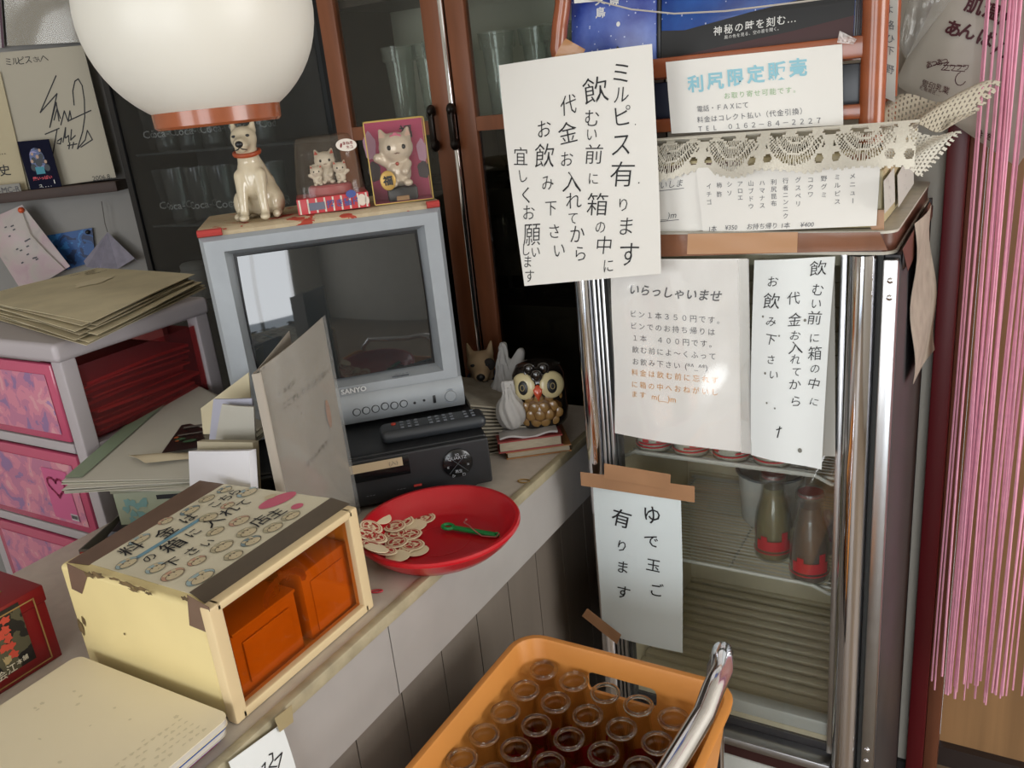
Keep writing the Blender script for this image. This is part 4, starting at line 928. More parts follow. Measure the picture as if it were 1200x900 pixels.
d = make('jog_dial', MB().lathe([(0, 0), (.024, 0), (.024, -.003), (.022, -.0045), (0, -.0045)], 30, Matrix.Translation((dl.x, -.0002, dl.z)) @ Matrix.Rotation(R(-90), 4, 'X')), DK2, VD)
m = MB()
for k in range(4):
    an = R(45 + 90 * k); m.box(-.0004, -.0056, 0, .0004, -.0047, .021, 0, Matrix.Translation((dl.x, 0, dl.z)) @ Matrix.Rotation(an, 4, 'Y'))
make('dial_seams', m, mat('seam_grey', '#3c3e42', .5), d)
s = Sheet([Vector((dl.x - .024, -.005, dl.z + .024)), Vector((dl.x + .024, -.005, dl.z + .024)), Vector((dl.x + .024, -.005, dl.z - .024)), Vector((dl.x - .024, -.005, dl.z - .024))])
m = MB(); s.put(m, 'QUARTZ', .5, .28, .0075, .0); s.put(m, '3D', .5, .17, .006, .0); s.put(m, '再生', .5, .76, .006, 0); s.put(m, '▷', .33, .9, .006, 0); s.put(m, '□', .66, .9, .006, 0); s.put(m, '«', .17, .55, .008, 0); s.put(m, '»', .83, .55, .008, 0)
make('dial_lettering', m, mat('deck_print', '#9b9da2', .5), d)
s = Sheet([Vector((-.183, -.0005, .088)), Vector((.183, -.0005, .088)), Vector((.183, -.0005, .01)), Vector((-.183, -.0005, .01))])
m = MB()
for (u, v, t) in ((.47, .78, '－－－'), (.60, .76, '－－－')): s.put(m, t, u, v, .005, .0)
make('panel_lettering', m, mat('deck_print', '#9b9da2'), VD)
m = MB(); s.patch(m, .655, .72, .69, .77, .0008, 1); make('red_mark', m, mat('red_mark_print', '#a8352f', .5), VD)
make('foot', MB().lathe([(0, 0), (.012, 0), (.012, .008), (0, .008)], 14, Matrix.Translation((.15, .03, 0))), BLACK, VD)
for q in ((-.15, .03), (.15, .3), (-.15, .3)): make('foot', MB().lathe([(0, 0), (.012, 0), (.012, .008), (0, .008)], 14, Matrix.Translation((q[0], q[1], 0))), BLACK, VD)
# remote control on the deck
pr = P(507, 497, z=.9925 + .012)
RM = thing('remote_control', rz((pr.x, pr.y, .9912), TH - 1), 'dark grey remote control lying on the deck in front of the television', 'remote control')
make('casing', MB().box(-.085, -.024, .0, .085, .024, .021, .0095, seg=4), mat('remote_grey', '#2a2d31', .45), RM, wn=True)
m = MB()
for i in range(11):
    for j in range(3):
        if i in (3, 8): continue
        m.box(-.052 + i * .0115, -.014 + j * .0115, .0205, -.052 + i * .0115 + .006, -.014 + j * .0115 + .005, .0228, .0008)
make('keys', m, mat('remote_keys', '#565a60', .5), RM)
make('power_key', MB().lathe([(0, .0205), (.004, .0205), (.004, .023), (0, .0235)], 12, Matrix.Translation((-.062, .008, 0))), mat('red_key', '#a83524', .5), RM)
# television
TV = thing('television', TM, 'silver cube television with a dark curved screen standing on the black deck', 'television')
SIL = mat('silver_paint', '#9a9fa4', .42, .25, noise=.05, scale=40); SILD = mat('dark_silver_paint', '#868d96', .45, .25)  # second, darker silver for the ring round the power button
SX0, SX1, SZ0, SZ1 = -.146, .150, .078, .312
def bez():
    m = MB(); x0, x1, z0, z1 = -TW / 2, TW / 2, .058, THH
    def ring(y, a0, c0, a1, c1): return [(a0, y, c0), (a1, y, c0), (a1, y, c1), (a0, y, c1)]
    rings = [ring(.055, x0, z0, x1, z1), ring(.006, x0, z0, x1, z1), ring(0, x0 + .006, z0, x1 - .006, z1 - .006), ring(.002, SX0 - .007, SZ0 - .006, SX1 + .007, SZ1 + .006), ring(.016, SX0, SZ0, SX1, SZ1), ring(.026, SX0 + .003, SZ0 + .003, SX1 - .003, SZ1 - .003)]
    vs = [p for r_ in rings for p in r_]; fs = []
    for i in range(len(rings) - 1):
        for j in range(4): fs.append((i * 4 + j, i * 4 + (j + 1) % 4, i * 4 + 4 + (j + 1) % 4, i * 4 + 4 + j))
    return m.add(vs, fs)
make('bezel', bez(), SIL, TV, sharp=20)
m = MB()
for y0_, y1_, a, b_, c, d_ in ((.055, .16, TW / 2 - .004, TW / 2 - .03, .335, .325), (.16, .36, TW / 2 - .03, .11, .325, .26)):
    m.add([(-a, y0_, .004), (a, y0_, .004), (a, y0_, c), (-a, y0_, c), (-b_, y1_, .01), (b_, y1_, .01), (b_, y1_, d_), (-b_, y1_, d_)], [(0, 1, 2, 3), (4, 7, 6, 5), (0, 4, 5, 1), (1, 5, 6, 2), (2, 6, 7, 3), (3, 7, 4, 0)])
make('rear_housing', m, mat('grey_housing', '#5c5e60', .55), TV, sharp=20)
# curved control strip below the screen
m = MB(); prof = [(.05, .058), (.002, .058), (-.004, .050), (-.007, .035), (-.006, .018), (.002, .006), (.05, .003)]
k = len(prof); vs = [(-TW / 2, y, z) for y, z in prof] + [(TW / 2, y, z) for y, z in prof]
m.add(vs, [list(range(k)), list(range(k, 2 * k))[::-1]] + [(i, i + 1, k + i + 1, k + i) for i in range(k - 1)] + [(k - 1, 0, k, 2 * k - 1)])
make('control_strip', m, SIL, TV, sharp=50)
make('mask', MB().add([(SX0 + .003, .0262, SZ0 + .003), (SX1 - .003, .0262, SZ0 + .003), (SX1 - .003, .0262, SZ1 - .003), (SX0 + .003, .0262, SZ1 - .003)], [(0, 1, 2, 3)]), BLACK, TV)
def tube_pt(u, v):
    a, b_ = (u - .5) * 2, (v - .5) * 2
    sx = a * math.sqrt(1 - b_ * b_ * .14); sz = b_ * math.sqrt(1 - a * a * .14)
    w, h = (SX1 - SX0) / 2 - .006, (SZ1 - SZ0) / 2 - .006
    rr = (a * a * .6 + b_ * b_ * .4)
    return ((SX0 + SX1) / 2 + a * w * (1 - .015 * b_ * b_), .0245 - .0155 * (1 - rr), (SZ0 + SZ1) / 2 + b_ * h * (1 - .015 * a * a))
make('screen', MB().grid(tube_pt, 28, 22), mat('picture_tube_glass', '#272a2b', .04, coat=.6, spec=.8), TV)
fz = lambda z: -.0068
for i, (u, v) in enumerate(((418, 483), (429, 481), (440, 479), (451, 476), (462, 475), (473, 473))):
    p = local(TM, u, v, -.0065); bt = MB().lathe([(0, 0), (.0055, 0), (.0055, -.0022), (.0048, -.003), (0, -.003)], 16, Matrix.Translation((p.x, -.0055, p.z)) @ Matrix.Rotation(R(-90), 4, 'X'))
    b_ = make('button', bt, SIL, TV); make('button_ring', MB().lathe([(.0056, -.0012), (.0068, -.0012), (.0068, .001), (.0056, .001), (.0056, -.0012)], 18, Matrix.Translation((p.x, -.0058, p.z)) @ Matrix.Rotation(R(-90), 4, 'X')), BLACK, b_)
p = local(TM, 528, 464, -.0065); b_ = make('power_button', MB().lathe([(0, 0), (.0105, 0), (.0105, -.002), (.009, -.004), (0, -.0045)], 24, Matrix.Translation((p.x, -.0045, p.z)) @ Matrix.Rotation(R(-90), 4, 'X')), SIL, TV)
make('button_ring', MB().lathe([(.0106, -.001), (.013, -.001), (.013, .002), (.0106, .002), (.0106, -.001)], 24, Matrix.Translation((p.x, -.0052, p.z)) @ Matrix.Rotation(R(-90), 4, 'X')), SILD, b_)
for (u, v) in ((486, 472), (497, 469)):
    p = local(TM, u, v, -.0065); make('indicator', MB().ball((p.x, -.0062, p.z), (.0026, .0012, .0026), 12, 6), BLACK, TV)
p = local(TM, 509, 467, -.0065); make('jack_slot', MB().box(p.x - .0025, -.0078, p.z - .008, p.x + .0025, -.0058, p.z + .006, .001), BLACK, TV)
pt_ = local(TM, 416, 466, 0); s = Sheet([Vector((-.1, -.0012, .09)), Vector((.1, -.0012, .09)), Vector((.1, -.0012, .05)), Vector((-.1, -.0012, .05))])
m = MB(); s.put(m, 'SANYO', (pt_.x + .1) / .2, (.09 - max(pt_.z, .0655)) / .04, .0115, .03, 0, 0, 1.1); make('logo_lettering', m, mat('bright_logo', '#e2e4e6', .3, .3), TV)
m = MB(); p = local(TM, 485, 447); s.patch(m, .35 + .5, .30, .99, .36, .0006, 1); s.put(m, '－－－－', .93, .24, .006, .0); make('small_print', m, mat('dark_print', '#3d4147', .5), TV)
# towel on the television
tvtop = TM @ Vector((0, 0, THH))
TWL = thing('patterned_towel', TM @ Matrix.Translation((0, .09, THH)), 'folded cream towel with red and green pattern on top of the television', 'towel')
def tw(u, v): return (-.186 + .371 * u, -.086 + .19 * v, .0012 + .0095 * (math.sin(math.pi * min(v * 5 + .12, .5))) + .0012 * math.sin(u * 17) * math.sin(v * 7) + .0012)
m = MB().grid(tw, 50, 24, -.008)
make('cloth', m, blobs('towel_print', ['#a8402f', '#b9a78a', '#bfae90', '#bda98a', '#5f7a5c'], 22, .9), TWL)
make('red_hem', MB().tube([(-.186, -.086, .0065), (-.15, -.0875, .0065)], .0058, 8), mat('red_cotton', '#a83a35', .9), TWL); make('red_hem', MB().tube([(.165, -.087, .0065), (.185, -.086, .0065)], .0058, 8), mat('red_cotton', '#a83a35', .9), TWL)
ZT = THH + .0125      # towel top in the television frame
def on_tv(u, v, y): p = local(TM, u, v, y); return p

# ------------------------------------------------------------------ dogs
def dog(name, M, k, label, cat, body, collar, eye_patch=None, hs=1.15, squat=1.0):
    D = thing(name, M, label, cat)
    class _S:      # scale, enlarge the head about the neck, lower the body
        pass
    def shape(mb):
        for p in mb.v:
            if p.z > .117:
                f = min(1, (p.z - .117) / .012); q = 1 + (hs - 1) * f; p.x *= q; p.y = -.002 + (p.y + .002) * q; p.z = .117 + (p.z - .117) * q
            p.z = p.z * squat if p.z < .1 else .1 * squat + (p.z - .1)
            p *= k
        return mb
    b = MB()
    b.ball((0, .002, .072), (.027, .026, .042)); b.ball((.004, .030, .036), (.038, .040, .036)); b.cap((0, .004, .104), (.003, .034, .055), .021, .032)
    for s_ in (-1, 1):
        b.cap((s_ * .016, -.012, .078), (s_ * .018, -.026, .030), .0135, .0085); b.cap((s_ * .018, -.026, .030), (s_ * .019, -.029, .008), .0085, .0078); b.ball((s_ * .019, -.036, .0065), (.0095, .0135, .0068))
        b.ball((s_ * .030, .024, .026), (.017, .028, .026)); b.cap((s_ * .034, .01, .008), (s_ * .035, -.014, .0065), .009, .0075)
    b.cap((0, .004, .098), (0, -.004, .124), .021, .018)
    b.ball((0, -.004, .139), (.0205, .022, .0195)); b.cap((0, -.014, .1345), (0, -.033, .1300), .0145, .0112)
    for s_ in (-1, 1): b.add([(s_ * .008, -.002, .153), (s_ * .021, .004, .148), (s_ * .016, .006, .171), (s_ * .011, -.008, .1525), (s_ * .017, .013, .150)], [(0, 1, 3), (0, 2, 4), (0, 3, 2), (1, 4, 2), (3, 1, 2), (0, 4, 1)]); b.cap((s_ * .013, .002, .150), (s_ * .0165, .005, .167), .0062, .003)
    bm_ = shape(blob(b, .0026, 5))
    make('body', bm_, body, D, sharp=80)
    t = Matrix.Rotation(R(12), 4, 'X')
    make('collar', shape(MB().tube([(.0215 * math.cos(a) * 1.0, -.001 + .0205 * math.sin(a), .117 + .004 * math.sin(a)) for a in [i * math.pi / 14 for i in range(28)]], .0042, 8, closed=True)), collar, D)
    make('nose', shape(MB().ball((0, -.0425, .132), (.0062, .004, .005), 12, 8)), BLACK, D)
    for s_ in (-1, 1):
        if eye_patch and s_ == 1: make('eye_patch', shape(MB().ball((.0125, -.0205, .1425), (.0085, .0045, .009), 14, 8)), eye_patch, D)
        make('eye', shape(MB().ball((s_ * .0105, -.0228 - (.0022 if eye_patch and s_ == 1 else 0), .1435), (.0034, .002, .0022), 10, 6)), BLACK, D)
    make('mouth', shape(MB().tube([(-.009, -.036, .1235), (-.004, -.0432, .1248), (0, -.0425, .1272), (.004, -.0432, .1248), (.009, -.036, .1235)], .0008, 6)), BLACK, D)
    return D
IV = mat('ivory_glaze', '#c9bca2', .18, noise=.08, scale=30, coat=.5)
p = TM @ Vector((on_tv(303, 250, .055).x, .06, ZT + .0005))
dg = dog('dog_figurine', rz(p, 34), .86, 'white glazed sitting dog figurine with orange collar on the television', 'figurine', IV, mat('orange_leather', '#9b4526', .35))

# ------------------------------------------------------------------ lucky cats
PEARL = mat('pearl_paint', '#cfc4b2', .25, .1, coat=.4); PINKE = mat('pink_paint', '#c46a86', .5); WHC = mat('cat_white', '#d3ccc0', .35)
def cat(D, cx_, cy_, cz, k, bodym, earm, sub=True, paw=-1):
    M_ = Matrix.Translation((cx_, cy_, cz)) @ Matrix.Scale(k, 4)
    b = MB(); b.ball((0, 0, .017), (.0155, .0135, .018)); b.ball((0, -.001, .046), (.0215, .018, .0185))
    for s_ in (-1, 1): b.cap((s_ * .0125, 0, .056), (s_ * .0165, .001, .0665), .0078, .0030); b.ball((s_ * .009, -.0135, .004), (.0062, .006, .0045))
    b.cap((paw * .013, -.002, .028), (paw * .024, -.008, .036), .0058, .0058); b.cap((-paw * .012, -.006, .026), (-paw * .007, -.015, .018), .0052, .0052)
    c = make('cat_body', blob(b, .0016, 4).xform(M_), bodym, D, sharp=80)
    for s_ in (-1, 1):
        make('inner_ear', MB().add([(s_ * .0115, -.0078, .059), (s_ * .0195, -.0066, .059), (s_ * .0165, -.0044, .0672)], [(0, 1, 2)]).add([(s_ * .0115, -.0084, .059), (s_ * .0195, -.0072, .059), (s_ * .0165, -.0050, .0672)], [(0, 1, 2)]).xform(M_), earm, c)
        make('eye', MB().ball((s_ * .0088, -.0172, .047), (.0026, .0014, .003), 10, 6).xform(M_), BLACK, c)
    make('muzzle', MB().tube([(-.003, -.0192, .0405), (-.0015, -.0197, .0395), (0, -.0198, .041), (.0015, -.0197, .0395), (.003, -.0192, .0405)], .0005, 5).xform(M_), mat('muzzle_ink', '#6b4440', .5), c)
    return c
a0, a1 = on_tv(350, 256, .02), on_tv(435, 245, .02); wx = (a1.x - a0.x) / 2
DMX = (a0.x + a1.x) / 2
DMM = TM @ Matrix.Translation((DMX, .03, ZT + .0008)); 
DM = thing('lucky_cat_dome', DMM, 'clear dome pack of three small beckoning cats on a red striped carton', 'lucky cat pack')
dw = wx - .001; dh = .088
RC = mat('red_carton', '#b23238', .45); PINKB = mat('pink_base', '#a8545c', .4)
make('carton', MB().box(-dw, -.010, 0, dw, .075, .024, .001), RC, DM)
m = MB()
for i in range(9): x = -dw + .004 + i * (2 * dw - .008) / 8; m.box(x - .0013, -.0106, .001, x + .0013, -.0101, .023)
make('white_stripes', m, mat('carton_white', '#c9bcae', .5), DM)
s = Sheet([Vector((-dw, -.0108, .024)), Vector((dw, -.0108, .024)), Vector((dw, -.0108, 0)), Vector((-dw, -.0108, 0))])
m = MB()
for (x, t) in ((.46, '招'), (.585, 'き'), (.70, '猫'), (.80, 'ド')): s.put(m, t, x, .5, .0125, .02, lift=.001)
make('blue_lettering', m, mat('carton_blue', '#3c4a86', .5), DM)
m = MB(); s.patch(m, .16, .3, .38, .78, .0007, 1); make('grey_tag_print', m, mat('grey_tag', '#5e6070', .5), DM)
m = MB(); s.disc(m, .90, .48, .007, .009, .0009); s.disc(m, .97, .55, .0035, .006, .0009); make('cat_print', m, mat('carton_white', '#c9bcae'), DM)
m = MB(); s.disc(m, .76, .02, .008, .006, .0006); make('blue_badge', m, mat('carton_blue', '#3c4a86'), DM)
make('stage', MB().lathe([(0, .0242), (.030, .0242), (.030, .036), (.027, .039), (0, .039)], 26, Matrix.Translation((0, .032, 0)) @ Matrix.Diagonal((1.15, .8, 1, 1))), PINKB, DM)
def dome():
    prof = [(0, 1.0), (.006, .97), (.070, .84), (.078, .83), (.088, .80), (dh + .02, .76), (dh + .026, .70)]
    return prof
m = MB(); vs = []; fs = []; n = 24
rings = [(.0245, 1.0), (.052, .955), (.054, .94), (.09, .86), (.107, .81), (.1125, .75), (.1145, .60)]
for z, k_ in rings:
    for j in range(n):
        q = 2 * math.pi * j / n; cx_ = math.copysign(abs(math.cos(q)) ** .45, math.cos(q)); cy_ = math.copysign(abs(math.sin(q)) ** .45, math.sin(q))
        vs.append((cx_ * (dw - .001) * k_, .032 + cy_ * .040 * k_, z))
for i in range(len(rings) - 1):
    for j in range(n): fs.append((i * n + j, i * n + (j + 1) % n, (i + 1) * n + (j + 1) % n, (i + 1) * n + j))
fs.append([(len(rings) - 1) * n + j for j in range(n)])
make('clear_dome', m.add(vs, fs), clear('dome_plastic', '#f1ede6', 1.45, .08, .06, '#b8a99a', .7), DM)
cat(DM, -.002, .036, .0395, .78, WHC, mat('cat_ear_red', '#b0483c', .5)); cat(DM, -.018, .022, .0395, .46, WHC, mat('cat_ear_red', '#b0483c')); cat(DM, .019, .022, .0395, .50, WHC, mat('cat_ear_red', '#b0483c'), paw=1)
stk = Sheet([Vector((dw * .30, -.0035, .106)), Vector((dw * .86, -.0035, .106)), Vector((dw * .92, -.0075, .088)), Vector((dw * .34, -.0075, .088))])
m = MB(); stk.disc(m, .5, .5, stk.W * .5, stk.H * .52, .0002, 24); make('round_sticker', m, mat('sticker_white', '#d6cdc2', .5), DM)
m = MB(); stk.put(m, 'まねき', .6, .36, .0055, .03, lift=.0006); stk.put(m, 'ネコ', .62, .70, .0055, .03, lift=.0006); stk.disc(m, .25, .5, .0016, .004, .0006, 10, 0, .4); make('sticker_lettering', m, mat('sticker_red', '#7c2a2c', .5), DM)
# cat in a clear gift box
b0, b1 = on_tv(440, 246, .02), on_tv(509, 238, .02); bw = (b1.x - b0.x) / 2; bx = (b0.x + b1.x) / 2; bh = local(TM, 460, 139, .02).z - ZT - .002
GB = thing('lucky_cat_box', TM @ Matrix.Translation((bx, .02, ZT + .0008)) @ Matrix.Rotation(R(-4), 4, 'Z'), 'clear gift box with a pearl beckoning cat before a magenta card', 'lucky cat box')
GOLD = mat('gold_edge', '#b49a55', .3, .7)
make('backing_card', MB().box(-bw + .001, .052, .001, bw - .001, .054, bh - .001), mat('magenta_card', '#a3305a', .45), GB)
make('card_floor', MB().box(-bw + .001, .001, 0, bw - .001, .052, .002), mat('magenta_card', '#a3305a'), GB)
m = MB()
for x in (-bw, bw - .0016):
    for y in (0, .053): m.box(x, y, 0, x + .0016, y + .0016, bh)
for z in (0, bh - .0016):
    for y in (0, .053): m.box(-bw, y, z, bw, y + .0016, z + .0016)
    for x in (-bw, bw - .0016): m.box(x, 0, z, x + .0016, .054, z + .0016)
make('gold_edges', m, GOLD, GB)
make('clear_walls', MB().box(-bw, .0003, 0, bw, .0008, bh).box(-bw, .0008, 0, -bw + .0005, .053, bh).box(bw - .0005, .0008, 0, bw, .053, bh), clear('box_plastic', '#fbf9f7', 1.4, .05, .01, '#ffffff', .6), GB)
c = cat(GB, -.001, .027, .024, 1.30, PEARL, mat('cat_ear_pearl', '#c7a99a', .4))
make('pedestal', MB().box(-.024, .006, .002, .024, .048, .023, .004), BLACK, GB); make('name_plate', MB().box(-.011, .0045, .003, .009, .0058, .010), mat('brass_plate', '#8f714e', .4, .4), GB)
m = MB()
for k in range(5):
    a = R(72 * k + 90); m.ball((math.cos(a) * .0055, .0125, .024 + .0755 + math.sin(a) * .0046), (.0042, .0016, .0036), 10, 6)
make('forehead_flower', m, PINKE, GB)
make('coin', MB().ball((-.021, .003, .036), (.0125, .0018, .0155), 22, 10), mat('gold_coin', '#c2a052', .35, .3), GB)
s = Sheet([Vector((-.034, .0009, .052)), Vector((-.008, .0009, .052)), Vector((-.008, .0009, .02)), Vector((-.034, .0009, .02))]); m = MB(); s.put(m, '福', .5, .5, .0155, .03); make('coin_lettering', m, BLACK, GB)
s = Sheet([Vector((-bw, .0518, bh)), Vector((bw, .0518, bh)), Vector((bw, .0518, 0)), Vector((-bw, .0518, 0))])
m = MB(); s.put(m, '福', .70, .17, .021, .02); make('card_lettering', m, BLACK, GB)
m = MB(); s.disc(m, .06, .3, .010, .022, .0004, 16, .1); s.disc(m, .93, .42, .008, .018, .0004, 16, .1); make('pale_print', m, mat('lilac_print', '#b58ca6', .5), GB)
m = MB(); s.disc(m, .08, .62, .010, .016, .0003, 16, .1); s.disc(m, .92, .66, .010, .014, .0003, 16, .1); make('dark_print', m, mat('sumi_print', '#3a3034', .5), GB)
make('collar', MB().ball((-.003, .0055, .060), .003, 8, 6), mat('bell_red', '#a6493a', .4, .2), GB)

# ================================================================== behind the deck: books, owl, tissue bundles, pamphlets, plush dog
pb = P(627, 531, z=.906)
BKM = rz((pb.x, pb.y, .9005), 36)
def book(name, x0, x1, y0, y1, z0, z1, cover, label, pages=True, extra=0):
    B = thing(name, BKM @ Matrix.Translation((0, 0, z0)), label, 'book')
    h = z1 - z0; t = .0022
    make('cover', MB().box(x0, y0, 0, x1, y1, t).box(x0, y0, h - t, x1, y1, h).box(x0, y1 - t, t, x1, y1, h - t), cover, B)
    make('pages', MB().box(x0 + .003, y0 + .002, t, x1 - .003, y1 - t, h - t), mat('page_block', '#a39884', .8, noise=.2, scale=60, stretch=(1, 1, 14)), B)
    return B
book('tan_book', -.050, .064, 0, .105, 0, .0135, mat('tan_cover', '#95683f', .6), 'tan covered book at the bottom under the owl')
book('red_book', -.062, .050, -.002, .115, .0140, .0345, mat('red_cover', '#8d3a38', .5), 'red covered book in the stack under the owl')
s = Sheet([BKM @ Vector((-.055, .06, .036)), BKM @ Vector((.045, .06, .036)), BKM @ Vector((.043, .002, .036)), BKM @ Vector((-.058, .004, .036))], None, lambda u, v: .0035 + .003 * math.sin(u * 9))
o = tag(make('folded_leaflet', s.mesh(20, 6, .0035), mat('leaflet_white', '#a7a3a1', .7), world=True), 'wavy folded leaflet lying on the red book beside the owl', 'leaflet')
# owl
po = P(640, 499, z=.9365); OM = rz(BKM @ Vector((.024, .058, .0360)), 26)
OW = thing('owl_ornament', OM, 'glazed pottery owl with big cream eyes and orange beak standing on the red book', 'ornament')
prof = [(0, 0), (.040, 0), (.046, .008), (.049, .03), (.047, .055), (.046, .08), (.046, .093), (.039, .107), (.024, .114), (0, .116)]
make('back_and_wings', MB().lathe(prof, 32, Matrix.Translation((0, .006, 0)) @ Matrix.Diagonal((1, .9, 1, 1))), mat('owl_dark_glaze', '#1f1a17', .2, coat=.4), OW)
b = MB(); b.ball((0, -.004, .037), (.042, .040, .037), 28, 18)
make('breast', b, mat('owl_ochre_glaze', '#6f4d2a', .25, noise=.35, scale=40, coat=.4), OW)
def scales():
    m = MB()
    for r_ in range(4):
        for i in range(-2, 3):
            x = (i + .5 * (r_ % 2)) * .0155
            if abs(x) > .035: continue
            z = .058 - r_ * .0135; y = -.004 - .0402 * math.sqrt(max(.02, 1 - (x / .043) ** 2 - ((z - .037) / .038) ** 2))
            m.ball((x, y + .0016, z), (.0092, .0030, .0100), 14, 8)
    return m
make('breast_feathers', scales(), mat('owl_feather_glaze', '#86663a', .25, noise=.3, scale=60, coat=.4), OW)
for s_ in (-1, 1):
    T_ = Matrix.Translation((s_ * .0245, -.034, .083)) @ Matrix.Rotation(R(s_ * 24), 4, 'Z') @ Matrix.Rotation(R(-8), 4, 'X')
    e = make('eye', MB().ball((0, 0, 0), (.0225, .007, .0235), 26, 14, T_), mat('owl_cream_glaze', '#b8ab83', .3, coat=.3), OW)
    make('pupil', MB().ball((-s_ * .002, -.0045, -.001), (.0105, .0038, .0135), 20, 10, T_), BLACK, e); make('pupil_ring', MB().tube([(-s_ * .002 + .0038 * math.cos(a), -.0084, -.001 + .0052 * math.sin(a)) for a in [i * math.pi / 8 for i in range(16)]], .0007, 5, T_, True), mat('owl_line', '#8f7f58', .4), e)
make('beak', MB().add([(-.0115, -.040, .080), (.0115, -.040, .080), (0, -.058, .077), (0, -.045, .0575), (0, -.041, .087)], [(0, 2, 4), (1, 4, 2), (0, 3, 2), (1, 2, 3), (0, 4, 1, 3)]), mat('owl_orange_glaze', '#b8482c', .25, coat=.4), OW, sharp=80)
m = MB()
for x, z, k_ in ((-.012, .112, 1), (.012, .112, 1), (0, .103, .9)): m.tube([(x + .0095 * k_ * math.cos(a), -.034 - (.008 if x == 0 else .0), z + .0105 * k_ * math.sin(a)) for a in [i * math.pi / 9 for i in range(18)]], .0016, 6, None, True); m.ball((x, -.031 - (.008 if x == 0 else 0), z), (.0088, .005, .0098), 14, 8)
make('crest_curls', m, mat('owl_dark_glaze', '#1f1a17'), OW)
# tissue bundles
TIS = mat('tissue_white', '#a09d9a', .85, bump=.5, scale=90)
def bundle(M, lab, ears):
    b = MB(); b.ball((0, 0, .032), (.026, .022, .032), 16, 12); b.cap((0, 0, .05), (0, .002, .075), .016, .009)
    if ears:
        b.cap((-.002, 0, .055), (.004, 0, .098), .013, .0065); b.cap((.006, 0, .052), (.030, .002, .088), .013, .0075)
    else: b.add([(-.011, -.006, .06), (.011, -.006, .06), (.011, .006, .06), (-.011, .006, .06), (-.010, -.005, .09), (.010, -.005, .09), (.010, .005, .09), (-.010, .005, .09)], [(0, 1, 5, 4), (1, 2, 6, 5), (2, 3, 7, 6), (3, 0, 4, 7), (4, 5, 6, 7), (0, 3, 2, 1)])
    q = blob(b, .003, 3)
    for v in q.v: a = math.atan2(v.y, v.x); v += Vector((math.cos(a), math.sin(a), 0)) * (.0014 * math.sin(a * 9 + v.z * 120))
    return tag(make('tissue_bundle', q, TIS, frame=M), lab, 'tissue bundle', 'tissue bundles beside the owl')
p1 = BKM @ Vector((-.032, .030, .0430)); bundle(rz(p1, 25), 'white tissue twisted into a bundle with flat top, leaning on the owl, the front one', False)
p2 = BKM @ Vector((-.030, .150, 0.0)); bundle(Matrix.Translation((p2.x, p2.y, .9005)) @ Matrix.Rotation(R(25), 4, 'Z') @ Matrix.Diagonal((1.25, 1.15, 1.62, 1)), 'white tissue bundle with two twisted horns behind the front bundle, left of the owl', True)
# pamphlets
pamp = None
for i in range(14):
    M = VM @ Matrix.Translation((.246 - .0010 * i, .215, .0005 + .0062 * i)) @ Matrix.Rotation(R(1.2 * i), 4, 'Y')
    if pamp is None:
        fn = lambda u, v: (-.055 + .105 * u, -.085 + .17 * v, .0)
        m = MB().grid(fn, 14, 4, .0030); pamp = o = make('pamphlet', m, mat('pamphlet_paper', '#9b9486', .8, noise=.25, scale=35), frame=M)
    else: o = dup(pamp, M)
    tag(o, 'grey printed pamphlet in the fanned pile between the television and the owl', 'pamphlet', 'pamphlets piled behind the video deck')
q = P(557, 412, y=1.30); dog2 = dog('plush_dog', rz((q.x, 1.315, .9005), 30), 1.25, 'beige toy dog with a dark eye patch peeking out right of the television', 'toy dog', mat('beige_plush', '#b39a7a', .85), mat('navy_collar', '#1c2340', .6), mat('dark_plush', '#241d1b', .8), 1.1, .42)

# ================================================================== pink drawer tower left
DX1, DY0, DY1, DZ1 = -1.272, .732, 1.028, 1.199; DX0 = -1.66
DT = thing('drawer_tower', ((DX0 + DX1) / 2, DY0, 0), 'translucent white plastic drawer tower with pink drawers behind the counter', 'drawer tower')
MILKP = mat('milky_plastic', '#a9a2a6', .4, trans=0); PT = clear('pink_tint', '#eeb0b0', 1.4, .2, .10, '#b86a70', .6)
PINKF = clear('pink_front', '#d88a9c', 1.45, .15, .45, '#c4607e')
w = .028
m = MB()
for (x, y) in ((DX1 - w, DY0), (DX1 - w, DY1 - w), (DX0, DY0), (DX0, DY1 - w)): m.box(x, y, 0, x + w, y + w, DZ1 - .03, .004)
tiers = [DZ1 - .172 * k - .012 for k in range(8)]
for k, z in enumerate(tiers):
    if z < 0: break
    if k:
        m.box(DX0 + w, DY0 - .002, z - .008, DX1 - w, DY0 + .02, z + .010, .003); m.box(DX1 - w + .004, DY0 + w, z - .006, DX1 - .002, DY1 - w, z + .004)
        m.box(DX0, DY0 + w, z - .006, DX0 + .02, DY1 - w, z + .004); m.box(DX0 + .02, DY0 + .02, z - .004, DX1 - w + .004, DY1 - w, z)
make('frame', m, MILKP, DT, world=True, wn=True)
make('top_cover', MB().box(DX0 - .006, DY0 - .008, DZ1 - .032, DX1 + .006, DY1 + .004, DZ1, .009, seg=3), MILKP, DT, world=True, wn=True)
PPR = blobs('drawer_print', ['#8a6a92', '#b0708c', '#c47c90', '#cc929c', '#9878a4'], 26, .4)
